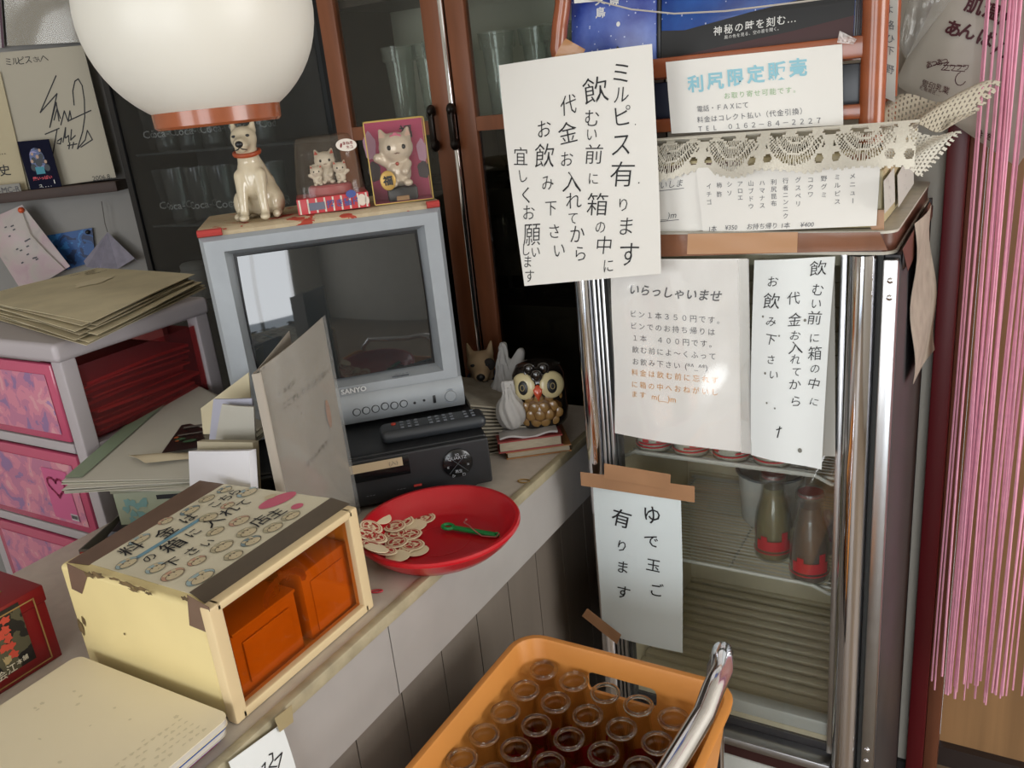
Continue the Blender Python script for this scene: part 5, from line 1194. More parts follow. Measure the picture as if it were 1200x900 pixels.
for k in range(3):
    zt, zb = tiers[k] - .012, tiers[k + 1] + .012
    if k == 0: zt = DZ1 - .036
    d = make('drawer', MB().box(DX0 + w + .002, DY0 + .026, zb, DX1 - .008, DY1 - .012, zb + .002).box(DX1 - .010, DY0 + w + .002, zb, DX1 - .008, DY1 - w - .002, zt - .012).box(DX0 + w + .002, DY1 - .014, zb, DX1 - w, DY1 - .012, zt - .02), PT, DT, world=True)
    fy = DY0 - .003
    make('drawer_front', MB().box(DX0 + w + .001, fy, zb, DX1 - w - .001, fy + .012, zt, .004), mat('pink_drawer_plastic', '#b04a68', .25, coat=.3), d, world=True)
    m = MB(); s = Sheet([Vector((DX0 + w + .02, fy - .0012, zt - .018)), Vector((DX1 - w - .018, fy - .0012, zt - .018)), Vector((DX1 - w - .018, fy - .0012, zb + .014)), Vector((DX0 + w + .02, fy - .0012, zb + .014))])
    s.patch(m, 0, 0, 1, 1, 0, 6); make('printed_panel', m, PPR, d, world=True)
    if k == 1:
        u0 = .69; m = MB(); s.patch(m, u0, .12, .93, .95, .001, 2); make('heart_card', m, mat('rose_card', '#c05a86', .4), d, world=True)
        m = MB(); ht = [(16 * math.sin(t) ** 3, 13 * math.cos(t) - 5 * math.cos(2 * t) - 2 * math.cos(3 * t) - math.cos(4 * t)) for t in [i * math.pi / 12 for i in range(25)]]
        s.line(m, [(.80 + x * .0052, .40 - y * .011) for x, y in ht], .0022, lift=.0017); make('heart_outline', m, mat('deep_rose', '#8f1c4a', .4), d, world=True)
        m = MB(); s.patch(m, .86, .82, .93, .93, .0016, 1); make('barcode_label', m, mat('label_white', '#b7b0b4', .5), d, world=True)
        m = MB()
        for q in range(9): s.patch(m, .866 + q * .0066, .84, .866 + q * .0066 + .003, .90, .002, 1)
        make('barcode', m, INK, d, world=True)
# papers in the drawers, seen through the clear side
random.seed(11)
nlab = ['lowest', 'second', 'third', 'fourth', 'fifth', 'sixth', 'seventh', 'eighth', 'ninth', 'topmost']
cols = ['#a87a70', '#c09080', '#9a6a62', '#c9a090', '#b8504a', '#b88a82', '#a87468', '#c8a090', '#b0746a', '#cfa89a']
zbase = tiers[1] + .0145
for i in range(10):
    y0_, y1_ = DY0 + .035 + random.uniform(0, .02), DY1 - .03 - random.uniform(0, .03); z = zbase + i * .0092; ph = random.uniform(0, 6)
    m = MB().grid(lambda u, v: (DX1 - .24 + .222 * u - .004 * (i % 3), y0_ + (y1_ - y0_) * v, z + .002 + .0022 * math.sin(v * 4 + ph)), 4, 14, .003 + .002 * (i % 2))
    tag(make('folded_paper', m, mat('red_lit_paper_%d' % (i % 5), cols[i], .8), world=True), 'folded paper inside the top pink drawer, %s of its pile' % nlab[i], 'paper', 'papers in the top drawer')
zbase = tiers[2] + .0145
for i in range(4):
    z = zbase + i * .012
    m = MB().grid(lambda u, v: (DX1 - .24 + .222 * u, DY0 + .04 + .22 * v, z + .002 + .002 * math.sin(v * 5 + i)), 3, 10, .005)
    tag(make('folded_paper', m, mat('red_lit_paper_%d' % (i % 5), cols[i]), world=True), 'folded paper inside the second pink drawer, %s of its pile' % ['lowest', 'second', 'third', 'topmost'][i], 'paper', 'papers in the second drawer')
# old papers on top of the tower
random.seed(21)
old = ['lowest', 'second from the bottom', 'third from the bottom', 'fourth from the bottom', 'fifth from the bottom', 'sixth from the bottom', 'seventh from the bottom', 'eighth from the bottom', 'third from the top', 'second from the top', 'topmost']
topq = [(-20, 347), (130, 313), (243, 323), (60, 396)]
base = [P(u, v, z=DZ1 + .02) for u, v in [(-40, 352), (128, 314), (240, 326), (92, 392)]]
for i in range(11):
    z = DZ1 + .0016 + i * .0026; cc = sum(base, Vector()) / 4; k = 1.02 - .014 * i + random.uniform(-.05, .03); rot = Matrix.Rotation(R(random.uniform(-5, 5)), 4, 'Z')
    cs_ = [cc + rot @ ((p - cc) * k) + Vector((random.uniform(-.008, .008) - .0, random.uniform(-.012, .006), 0)) for p in base]
    for p in cs_: p.z = z
    ph = random.uniform(0, 6); s = Sheet(cs_, None, (lambda ph: lambda u, v: .0006 * math.sin(u * 6 + ph) + .0005 * math.sin(v * 5 + ph) + .0006)(ph))
    o = tag(make('old_paper', s.mesh(10, 10, .0008 if i else .001), mat('old_paper_%d' % (i % 3), ['#c8bc9e', '#d6caaa', '#b8ad92'][i % 3], .85, noise=.22, scale=8), world=True), 'yellowed paper in the pile on the drawer tower, %s' % old[i], 'paper', 'yellowed papers on the drawer tower')
    if i == 10:
        m = MB(); s.disc(m, .62, .42, .045, .03, .0012, 20, .15); make('pale_stain', m, mat('pale_old_paper', '#e0d4b6', .85), o, world=True)
        m = MB(); random.seed(2)
        for q in range(9): s.patch(m, .70 + random.uniform(0, .15), .06 + q * .018, .78 + random.uniform(0, .16), .068 + q * .018, .0012, 1)
        make('faint_lettering', m, mat('faint_ink', '#615a4c', .8), o, world=True)

# ================================================================== papers, souvenir box and tray between drawers and coin box
z0 = 1.0
quad = [(83, 572), (205, 450), (330, 556), (234, 566)]
cor = [P(76, 573, z=z0), P(208, 449, z=z0 + .03), P(318, 500, z=z0 + .03), P(240, 566, z=z0)]
random.seed(31)
SB = thing('souvenir_box', Matrix.Translation((0, 0, 0)), 'pale green souvenir carton with blue snow print under the paper pile', 'carton')
pf0, pf1 = P(131, 577, z=.985), P(232, 570, z=.985); dx_ = (pf1 - pf0); ln = dx_.length; dx_.normalize(); ny = Vector((-dx_.y, dx_.x, 0))
SBM = Matrix(((dx_.x, ny.x, 0, pf0.x), (dx_.y, ny.y, 0, pf0.y), (0, 0, 1, .9005), (0, 0, 0, 1))); SB.matrix_world = SBM; FR[SB] = SBM
make('carton_body', MB().box(0, 0, 0, ln, .17, .082, .002), mat('pale_green_card', '#8d927c', .5), SB)
make('carton_lid', MB().box(-.002, -.002, .0822, ln + .002, .172, .0885, .001), mat('clear_lid', '#8a8c7a', .2, coat=.5), SB)
s = Sheet([Vector((0, -.0004, .082)), Vector((ln, -.0004, .082)), Vector((ln, -.0004, 0)), Vector((0, -.0004, 0))])
m = MB()
for i, t in enumerate('白い恋人'): s.put(m, t, .60 + i * .13, .36, .0165, .005)
make('outlined_lettering', m, mat('grey_green_print', '#4f5a50', .5), SB)
m = MB(); s.patch(m, .50, .08, .86, .17, .0004, 1); make('ribbon_print', m, INK, SB)
m = MB(); random.seed(4)
for q in range(14): s.disc(m, .1 + random.uniform(0, .28), .3 + random.uniform(-.15, .3), .006, .006, .0003 + q * .00001, 8, .3)
make('snow_print', m, mat('snow_blue_print', '#6d8f8c', .5), SB)
random.seed(31); cc = sum(cor, Vector()) / 4
nl = ['lowest', 'second from the bottom', 'third from the bottom', 'fourth from the bottom', 'third from the top', 'second from the top', 'topmost']
for i in range(7):
    rot = Matrix.Rotation(R(random.uniform(-4, 3)), 4, 'Z'); cs_ = [cc + rot @ (p - cc) + Vector((random.uniform(-.006, .006), random.uniform(-.006, .006), i * .0026 - .006)) for p in cor]
    for p in cs_[0:1] + cs_[3:]: p.z = max(p.z, .9915 + i * .0022)
    s = Sheet(cs_, None, (lambda ph: lambda u, v: .0012 * math.sin(u * 5 + ph) * v)(i))
    o = tag(make('paper_sheet', s.mesh(10, 8, .0012), mat('greenish_white_paper', '#aeab9c', .75) if i % 2 else mat('dull_sheet_paper', '#b8b4a8', .75), world=True), 'pale sheet in the slanting pile on the souvenir carton, %s' % nl[i], 'paper', 'sheets piled on the souvenir carton')
    if i == 6:
        m = MB(); s.patch(m, .02, .0, .98, .13, .0022, 6); make('green_band', m, mat('green_header_print', '#7f8f78', .6), o, world=True)
        m = MB(); s.patch(m, .90, .015, .95, .045, .0028, 1)
        for q in range(6): s.patch(m, .90, .055 + q * .011, .955, .060 + q * .011, .0028, 1)
        make('header_lettering', m, GREYINK, o, world=True)
top_s = s
# photo flyer on the pile and curled sheet
pz = lambda u, v: P(u, v, z=1.026)
s = Sheet([pz(213, 500), pz(250, 494), pz(248, 524), pz(190, 533)], None, lambda u, v: .003); o = tag(make('photo_flyer', s.mesh(4, 4, .0006), mat('dark_photo', '#2b2220', .3), world=True), 'dark photo flyer of shelves lying on the slanting paper pile', 'flyer')
m = MB(); s.patch(m, .15, .12, .85, .2, .001, 1); s.patch(m, .12, .42, .9, .47, .001, 1); make('photo_shelves', m, mat('photo_grey', '#6f6863', .5), o, world=True)
m = MB(); s.disc(m, .25, .6, .008, .006, .001); s.disc(m, .5, .72, .010, .006, .001); make('photo_plants', m, mat('photo_green', '#3d5a41', .5), o, world=True)
m = MB(); s.disc(m, .12, .52, .004, .004, .0012); s.disc(m, .2, .66, .003, .003, .0012); make('photo_flowers', m, mat('photo_orange', '#a5552f', .5), o, world=True)
s = Sheet([P(150, 534, z=1.022), P(222, 531, z=1.024), P(234, 537, z=1.022), P(170, 543, z=1.0215)], None, lambda u, v: .001 + .006 * math.sin(math.pi * v) * math.sin(math.pi * (.15 + .8 * u))); tag(make('curled_slip', s.mesh(12, 8, .0006), mat('aged_white', '#b3a68c', .7), world=True), 'curled cream slip at the front of the slanting paper pile', 'paper')
# tray with black gadget
pa, pb2 = P(92, 645, z=.93), P(140, 603, z=.93); ty = (pb2 - pa); tl = ty.length + .05; ty.normalize(); tx = Vector((ty.y, -ty.x, 0))
TRM = Matrix(((tx.x, ty.x, 0, pa.x), (tx.y, ty.y, 0, pa.y), (0, 0, 1, .9005), (0, 0, 0, 1)))
tw_ = .10
TR = thing('shallow_tray', TRM, 'shallow grey open box with red outside behind the coin box', 'tray')
m = MB(); m.box(0, 0, 0, tw_, tl, .002); make('tray_floor', m, mat('tray_grey', '#6a665f', .6), TR)
m = MB(); m.box(0, 0, .002, .002, tl, .030); m.box(tw_ - .002, 0, .002, tw_, tl, .030); m.box(.002, 0, .002, tw_ - .002, .002, .030); m.box(.002, tl - .002, .002, tw_ - .002, tl, .030); make('tray_wall', m, mat('tray_grey', '#6a665f'), TR)
make('red_outside', MB().box(.002, -.0012, .001, tw_ - .002, -.0002, .027), mat('tray_red', '#9a2a22', .5), TR)
gd = thing('handheld_calculator', TRM @ Matrix.Translation((.052, .045, .004)) @ Matrix.Rotation(R(8), 4, 'X'), 'black calculator with grey keys resting in the shallow tray', 'calculator')
make('casing', MB().box(-.040, -.035, .002, .040, .075, .020, .004), BLACK, gd, wn=True)
m = MB()
for i in range(4):
    for j in range(3): m.box(-.034 + i * .0175, -.030 + j * .016, .0202, -.034 + i * .0175 + .013, -.030 + j * .016 + .011, .0235, .001)
make('keys', m, mat('calc_keys', '#6a7280', .4), gd)
make('display', MB().box(-.034, .035, .0202, .034, .062, .021), mat('calc_display', '#2b322e', .2), gd)
# note pad, slips and folded card
q = [(230, 520), (299, 524), (305, 585), (232, 586)]
pl0 = [P(230, 527, y=.735), P(300, 526, y=.720), P(303, 580, y=.708), P(232, 582, y=.722)]
ext = lambda a, b, z: a + (b - a) * ((z - a.z) / (b.z - a.z))
cs_ = [pl0[0], pl0[1], ext(pl0[1], pl0[2], .9012), ext(pl0[0], pl0[3], .9012)]
s = Sheet(cs_, None, lambda u, v: .003 * math.sin(math.pi * u)); o = tag(make('note_pad', s.mesh(8, 8, -.012), mat('bright_white_paper', '#d9d8de', .6), world=True), 'white lined note pad standing behind the coin box', 'note pad')
m = MB()
for k in range(20): s.patch(m, .04, .02 + k * .045, .96, .0225 + k * .045, .0009, 2)
for k in range(10): s.patch(m, .05 + k * .1, .02, .053 + k * .1, .95, .0009, 2)
make('ruling', m, mat('faint_rule', '#c3c3cf', .6), o, world=True)
s = Sheet([P(238, 515, y=.75), P(303, 516, y=.74), ext(P(303, 516, y=.74), P(306, 570, y=.735), .9012), ext(P(238, 515, y=.75), P(240, 575, y=.745), .9012)]); tag(make('cream_pad', s.mesh(3, 3, -.010), mat('cream_pad', '#a89f88', .7), world=True), 'cream paper block just behind the white note pad', 'note pad')
for k, (q, y, lab, txt) in enumerate((([(252, 467), (297, 466), (300, 512), (247, 514)], .80, 'rear printed price slip with lilac edge behind the note pad', False), ([(262, 473), (299, 476), (301, 520), (254, 516)], .785, 'front printed slip with blue seals behind the note pad', True))):
    c_ = [P(u, v, y=y) for u, v in q]; c_ = [c_[0], c_[1], ext(c_[1], c_[2], .9012), ext(c_[0], c_[3], .9012)]
    s = Sheet(c_, None, lambda u, v: .002 * math.sin(u * 3)); s.quad = [proj_ for proj_ in q] if False else None
    o = tag(make('printed_slip', s.mesh(4, 4, -.003), mat('lilac_slip', '#a9a9b8', .7) if k == 0 else mat('slip_paper', '#b3b0a6', .7), world=True), lab, 'slip', 'slips behind the note pad')
    m = MB(); hfrac = 46 / 1.0
    if txt:
        f = .23
        s.patch(m, .06, .02, .10, f, .0012, 1); s.patch(m, .15, .06 * 1, .95, .066, .0012, 1); s.patch(m, .15, .012, .8, .02, .0012, 1); s.disc(m, .62, .035, .004, .004, .0012, 12, .2); s.disc(m, .82, .035, .004, .004, .0012, 12, .2); s.disc(m, .62, .09, .006, .006, .0012, 12, .2); s.disc(m, .85, .09, .006, .006, .0012, 12, .2)
        for i_, t in enumerate('金券'): s.put(m, t, .45 + i_ * .2, .15, .008, 0)
        s.put(m, '500', .75, .20, .009, .01); 
    else:
        s.patch(m, .02, .01, .06, .2, .0012, 1); s.put(m, '商品引換', .55, .02, .007, .01); s.put(m, '券', .3, .05, .008, 0)
    make('slip_print', m, mat('slip_blue_print', '#46566f', .6), o, world=True)
# grey carton flap behind slips
s = Sheet([P(236, 478, y=.83), P(292, 436, y=.86), ext(P(292, 436, y=.86), P(297, 500, y=.855), .9012), ext(P(236, 478, y=.83), P(240, 520, y=.826), .9012)]); tag(make('card_sheet', s.mesh(3, 3, -.002), mat('old_paper_1', '#9b917a'), world=True), 'cream card leaning behind the printed slips by the television', 'card')
# folded menu card
Rb = P(412, 582, z=.932); yR = Rb.y; Rt = P(378, 372, y=yR); zt = Rt.z
Lt = P(297, 437, y=.722); Rb0 = Vector((Rt.x, yR, .9012)); Lb0 = Vector((Lt.x, Lt.y, .9012))
FC = Sheet([Lt, Rt, Rb0, Lb0], None, lambda u, v: .004 * math.sin(math.pi * u))
MC = thing('folded_menu_card', Matrix.Translation((Lt.x, Lt.y, .9012)), 'grey folded card in clear film standing before the television, with faint handwriting', 'card')
CARD = mat('grey_beige_card', '#8f8578', .7, noise=.07, scale=8)
make('front_leaf', FC.mesh(10, 10, .001), CARD, MC, world=True)
dirn = (Rt - Lt).normalized(); per = Vector((dirn.y, -dirn.x, 0)); 
bk = Sheet([Lt + Vector((0, 0, -.002)), Lt + dirn * .115 - per * .028, Vector((0, 0, .9012)) + (Lt + dirn * .115 - per * .028).xy.to_3d(), Lb0], None, lambda u, v: .0)
make('rear_leaf', bk.mesh(8, 8, .001), mat('card_inner', '#9a9186', .7), MC, world=True)
m = MB().grid(lambda u, v: Lt + (Lb0 - Lt) * v + per * (.010 * math.sin(math.pi * u)) + dirn * (-.004 + .014 * u + .010 * v * (1 - u) * 0) , 8, 8, .0008); make('spine', m, mat('card_inner', '#9a9186'), MC, world=True)
fm = Sheet([p + FC.n * .0022 for p in (Lt + dirn * .002, Rt + dirn * .004 + Vector((0, 0, .002)), Rb0 + dirn * .006, Lb0)], None, lambda u, v: .004 * math.sin(math.pi * u) + .0006 * math.sin(u * 13) * math.sin(v * 9)); make('clear_film', fm.mesh(14, 14, .0003), CLEARP, MC, world=True)
FC.quad = [(299, 440), (378, 372), (419, 612), (349, 680)]
cg = crop(220, 370, 4); m = MB(); random.seed(8)
for ch, x, y, k in [('ミ', 418, 375, .8), ('ル', 440, 358, .8), ('ピ', 458, 342, .8), ('ス', 474, 325, .8), ('こ', 438, 432, 1), ('こ', 458, 415, 1), ('で', 478, 398, 1), ('し', 498, 378, 1), ('か', 520, 358, 1), ('あ', 545, 340, 1), ('じ', 565, 325, 1), ('わ', 582, 310, 1), ('え', 600, 295, 1), ('な', 618, 280, 1), ('い', 634, 265, 1)]:
    FC.put(m, ch, *FC.uv(*cg(x, y)), .0105 * k, -.004, .0, .1, 1, lift=.0022)
for i, ch in enumerate('最北の天然すい…'): FC.put(m, ch, *FC.uv(*cg(545 + i * 17, 712 - i * 21)), .0085, -.004, lift=.0022)
make('handwriting', m, mat('faint_pencil', '#55504a', .7), MC, world=True)
m = MB(); FC.disc(m, *FC.uv(*cg(643, 462)), .0055, .021, .0022, 20, 0, .0); make('orange_stain', m, mat('orange_brown_stain', '#9a663c', .8), MC, world=True)
m = MB()
for x, y in ((495, 436), (512, 610), (585, 214), (512, 466), (352, 257)): FC.disc(m, *FC.uv(*cg(x, y)), .0009, .0009, .0022, 8)
make('specks', m, INK, MC, world=True)

# ================================================================== coin box
CX0, CX1, CY0, CY1, CZ0, CZ1 = -.914, -.660, .458, .685, .9005, 1.040
KB = thing('coin_box', ((CX0 + CX1) / 2, (CY0 + CY1) / 2, CZ0), 'cream plastic coin box with orange see-through front and sticker covered lid', 'coin box')
CRB = mat('cream_plastic', '#dfcd96', .38, noise=.05, scale=12); CRF = mat('light_cream_plastic', '#d9c39a', .35)
t = .004
m = MB(); m.box(CX0, CY0, CZ0, CX1 - .016, CY1, CZ0 + t); m.box(CX0, CY0, CZ0 + t, CX0 + t, CY1, CZ1 - t)
m2 = MB().box(CX0, CY0, CZ0, CX1 - .0155, CY1, CZ1, .006, seg=3)
bm = bmesh.new()
def hollow(x0, y0, z0, x1, y1, z1, th, b):
    """five-sided shell open towards +x, outer edges rounded"""
    o = MB().box(x0, y0, z0, x1, y1, z1, b, seg=3)
    fs = [f for f in o.f if not all(abs(o.v[i].x - x1) < b * 1.01 and o.v[i].x > x1 - 1e-6 for i in f)]
    r_ = MB(); r_.v = o.v; r_.f = fs
    i_ = MB().box(x0 + th, y0 + th, z0 + th, x1, y1 - th, z1 - th)
    fs2 = [f for f in i_.f if not all(i_.v[k].x > x1 - 1e-6 for k in f)]
    r_.add(i_.v, fs2); return r_
make('body', hollow(CX0, CY0, CZ0, CX1 - .0155, CY1, CZ1, .004, .006), CRB, KB, world=True, wn=True)
def frame_x(x0, x1, y0, y1, z0, z1, wy, wz0, wz1, b=.003):
    m = MB(); m.box(x0, y0, z0, x1, y0 + wy, z1, b); m.box(x0, y1 - wy, z0, x1, y1, z1, b); m.box(x0, y0 + wy * .5, z0, x1, y1 - wy * .5, z0 + wz0, b); m.box(x0, y0 + wy * .5, z1 - wz1, x1, y1 - wy * .5, z1, b); return m
make('front_frame', frame_x(CX1 - .0153, CX1, CY0 - .002, CY1 + .002, CZ0, CZ1 + .003, .017, .012, .010), CRF, KB, world=True, wn=True)
ORG = clear('orange_acrylic', '#fde0b0', 1.49, .03, .03, '#c0660e')
make('front_window', MB().box(CX1 - .010, CY0 + .0152, CZ0 + .0122, CX1 - .008, CY1 - .0152, CZ1 - .0072), ORG, KB, world=True)
ORG2 = clear('orange_inner', '#ffeecb', 1.49, .06, .80, '#d0923f')
m = MB(); ix0, ix1, iy0, iy1, iz0, iz1 = CX1 - .085, CX1 - .022, CY0 + .030, CY0 + .125, CZ0 + .0045, CZ0 + .082
m.box(ix0, iy0, iz0, ix1, iy0 + .003, iz1); m.box(ix0, iy1 - .003, iz0, ix1, iy1, iz1); m.box(ix1 - .003, iy0 + .003, iz0, ix1, iy1 - .003, iz1); m.box(ix0, iy0 + .003, iz0, ix0 + .003, iy1 - .003, iz1); m.box(ix0, iy0, iz1, ix1 + .004, iy1, iz1 + .004, .001)
m.box(ix1 + .0005, iy0 + .012, iz0 + .012, ix1 + .003, iy1 - .012, iz1 - .014, .001)
make('inner_bin', m, ORG2, KB, world=True)
make('inner_bin', MB().box(CX1 - .06, CY0 + .138, CZ0 + .0045, CX1 - .02, CY1 - .006, CZ0 + .095, .003).box(CX1 - .0195, CY0 + .15, CZ0 + .012, CX1 - .018, CY1 - .02, CZ0 + .08), ORG2, KB, world=True)
s = Sheet([Vector((CX1 - .0105, CY0 + .07, CZ0 + .125)), Vector((CX1 - .0105, CY0 + .14, CZ0 + .125)), Vector((CX1 - .0105, CY0 + .14, CZ0 + .08)), Vector((CX1 - .0105, CY0 + .07, CZ0 + .08))]); s.n = Vector((1, 0, 0))
m = MB()
for i in range(16):
    a = math.pi * (1 - i / 15); s.disc(m, .5 + .42 * math.cos(a), .62 - .42 * math.sin(a), .0045, .0045, .0002 + i * .00001, 10, .1)
for i, t_ in enumerate('ミルピス'): s.put(m, t_, .25 + i * .17, .5 - .07 * i, .010, .01, .2, lift=.0004)
make('worn_sticker', m, clear('worn_film', '#c98a6a', 1.4, .3, .35, '#9a6a52'), KB, world=True)
# lid label with writing and round stickers
cl = crop(100, 555, 4); LQ = [(104, 660), (262, 567), (388, 584), (224, 696)]
LB = Sheet([P(u, v, z=CZ1 + .0006) for u, v in LQ], LQ)
LB.n = Vector((0, 0, 1))
lab = make('label_sheet', LB.mesh(3, 3, .0004), mat('label_paper', '#d6cfb8', .6, noise=.06, scale=20), KB, world=True)
m = MB()
for ch, x, y, k in [('料', 205, 368, 1.15), ('金', 358, 298, 1.1), ('は', 462, 232, .9), ('こ', 592, 162, .75), ('ち', 652, 128, .8), ('ら', 698, 98, .8), ('の', 296, 412, .75), ('箱', 398, 358, 1.2), ('に', 488, 302, .8), ('入', 580, 250, 1.05), ('れ', 662, 196, 1), ('て', 736, 155, .8), ('下', 402, 436, .85), ('さ', 486, 388, .8), ('い', 556, 350, .7), ('店', 802, 244, 1.0), ('主', 880, 206, .95)]:
    LB.put(m, ch, *LB.uv(*cl(x, y)), .0255 * k, .006, random.uniform(-.08, .08), .1, 1, lift=.0014)
make('handwriting', m, INK, lab, world=True)
STK = {'sky_sticker': ('#9db3b8', [(1, 235, 325, .017, .010), (2, 195, 430, .016, .011), (3, 330, 455, .014, .011), (4, 760, 95, .018, .012), (5, 530, 500, .020, .013)]),
       'teal_sticker': ('#7c9096', [(6, 470, 190, .017, .010), (7, 648, 82, .013, .009), (8, 750, 340, .015, .011)]),
       'grey_sticker': ('#b0a88c', [(9, 560, 225, .014, .012), (10, 735, 298, .015, .012), (11, 670, 405, .013, .011), (12, 945, 215, .015, .010), (13, 555, 130, .014, .009), (14, 590, 293, .014, .009), (15, 620, 365, .017, .012), (16, 855, 275, .015, .011)]),
       'salmon_sticker': ('#c49a84', [(17, 705, 243, .016, .012), (18, 510, 428, .013, .010), (19, 410, 485, .016, .012), (20, 350, 240, .012, .009), (21, 655, 165, .011, .008)])}
for nm_, (c_, L_) in STK.items():
    m = MB()
    for (sd, x, y, ru, rv) in L_: u, v = LB.uv(*cl(x, y)); LB.disc(m, u, v, ru * .85, rv * .85, .0009, 26, .03)
    make(nm_, m, mat(nm_, c_, .5), lab, world=True)
m = MB()
for nm_, (c_, L_) in STK.items():
    for (sd, x, y, ru, rv) in L_: u, v = LB.uv(*cl(x, y)); LB.disc(m, u, v + .02, ru * .66, rv * .60, .00115, 18, .03); LB.disc(m, u - ru * .35 / LB.W, v - rv * .45 / LB.H, ru * .17, rv * .26, .00118, 10); LB.disc(m, u + ru * .35 / LB.W, v - rv * .45 / LB.H, ru * .17, rv * .26, .00118, 10)
make('sticker_picture', m, mat('sticker_cream', '#c9bb9b', .5), lab, world=True)
m = MB()
for nm_, (c_, L_) in STK.items():
    for (sd, x, y, ru, rv) in L_:
        u, v = LB.uv(*cl(x, y))
        for q in (-1, 1): LB.disc(m, u + q * ru * .22 / LB.W, v - .01, .0011, .0013, .0013, 8)
        LB.line(m, [(u + ru * .68 / LB.W * math.cos(a), v + .02 + rv * .62 / LB.H * math.sin(a)) for a in [i * math.pi / 10 for i in range(21)]], .0003, lift=.0013); LB.line(m, [(u + ru * .86 / LB.W * math.cos(a), v + rv * .86 / LB.H * math.sin(a)) for a in [i * math.pi / 10 for i in range(21)]], .00022, lift=.0011); LB.disc(m, u, v + .03, .0009, .0006, .0013, 8)
make('sticker_outline', m, mat('sticker_ink', '#5a5046', .6), lab, world=True)
m = MB(); u, v = LB.uv(*cl(900, 135)); LB.disc(m, u, v, .026, .013, .0009, 28, 0, .25); u, v = LB.uv(*cl(985, 165)); LB.disc(m, u, v, .008, .007, .0009, 14, .0); make('pink_sticker', m, mat('pink_sticker', '#c9607a', .5), lab, world=True)
m = MB(); u, v = LB.uv(*cl(870, 118)); LB.disc(m, u, v, .008, .006, .0014, 20, 0, .25); make('pink_sticker_centre', m, mat('sticker_cream', '#c9bb9b'), lab, world=True)
m = MB(); u, v = LB.uv(*cl(370, 325)); LB.patch(m, u - .28, v - .018, u + .26, v + .02, .0008, 4); make('blue_caption_strip', m, mat('caption_blue', '#6f97ab', .5), lab, world=True)
# tapes
zt_ = CZ1 + .0009
def zq(q, z=zt_): return [P(u, v, z=z) for u, v in q]
make('tape', Sheet(zq([(79, 659), (234, 563), (262, 567), (104, 662)])).mesh(6, 2, .0005), TAPED, KB, world=True)
make('tape', Sheet(zq([(222, 694), (388, 583), (410, 590), (248, 712)], CZ1 + .0014)).mesh(6, 2, .0005), mat('dark_cloth_tape', '#5d5245', .5, noise=.12, scale=30), KB, world=True)
ys_ = CY0 - .0008
sd = Sheet([P(78, 660, y=ys_), P(103, 672, y=ys_), P(96, 696, y=ys_), P(84, 690, y=ys_)]); make('tape', sd.mesh(2, 2, .0004), TAPED, KB, world=True)
sd = Sheet([P(219, 697, y=ys_), P(245, 712, y=ys_), P(249, 744, y=ys_), P(222, 733, y=ys_)]); make('tape', sd.mesh(2, 2, .0004), TAPED, KB, world=True)
# worn spots along the lid edge
m = MB(); random.seed(12); sw = Sheet([P(98, 664, y=ys_), P(225, 700, y=ys_), P(227, 735, y=ys_), P(100, 698, y=ys_)])
for (u, v, a, b_) in ((.06, .22, .010, .004), (.14, .15, .012, .004), (.42, .18, .015, .0035), (.55, .2, .012, .003), (.30, .12, .01, .002), (.94, .10, .006, .003), (.62, .28, .006, .002), (.48, .32, .008, .002)): sw.disc(m, u, v, a, b_, .0003, 12, .3, random.uniform(-.1, .1))
for (px, py, a, b_) in ((95, 735, .005, .010), (98, 728, .003, .006), (146, 743, .0013, .0016)):
    u, v = [0, 0]; pp_ = P(px, py, y=ys_); m.add([pp_ + Vector((a * math.cos(k), -.0003, b_ * math.sin(k) * (1 + .3 * math.sin(k * 4)))) for k in [i * .45 for i in range(14)]], [list(range(14))])
make('worn_paint', m, mat('worn_brown', '#6e5a3a', .7, noise=.5, scale=120), KB, world=True)

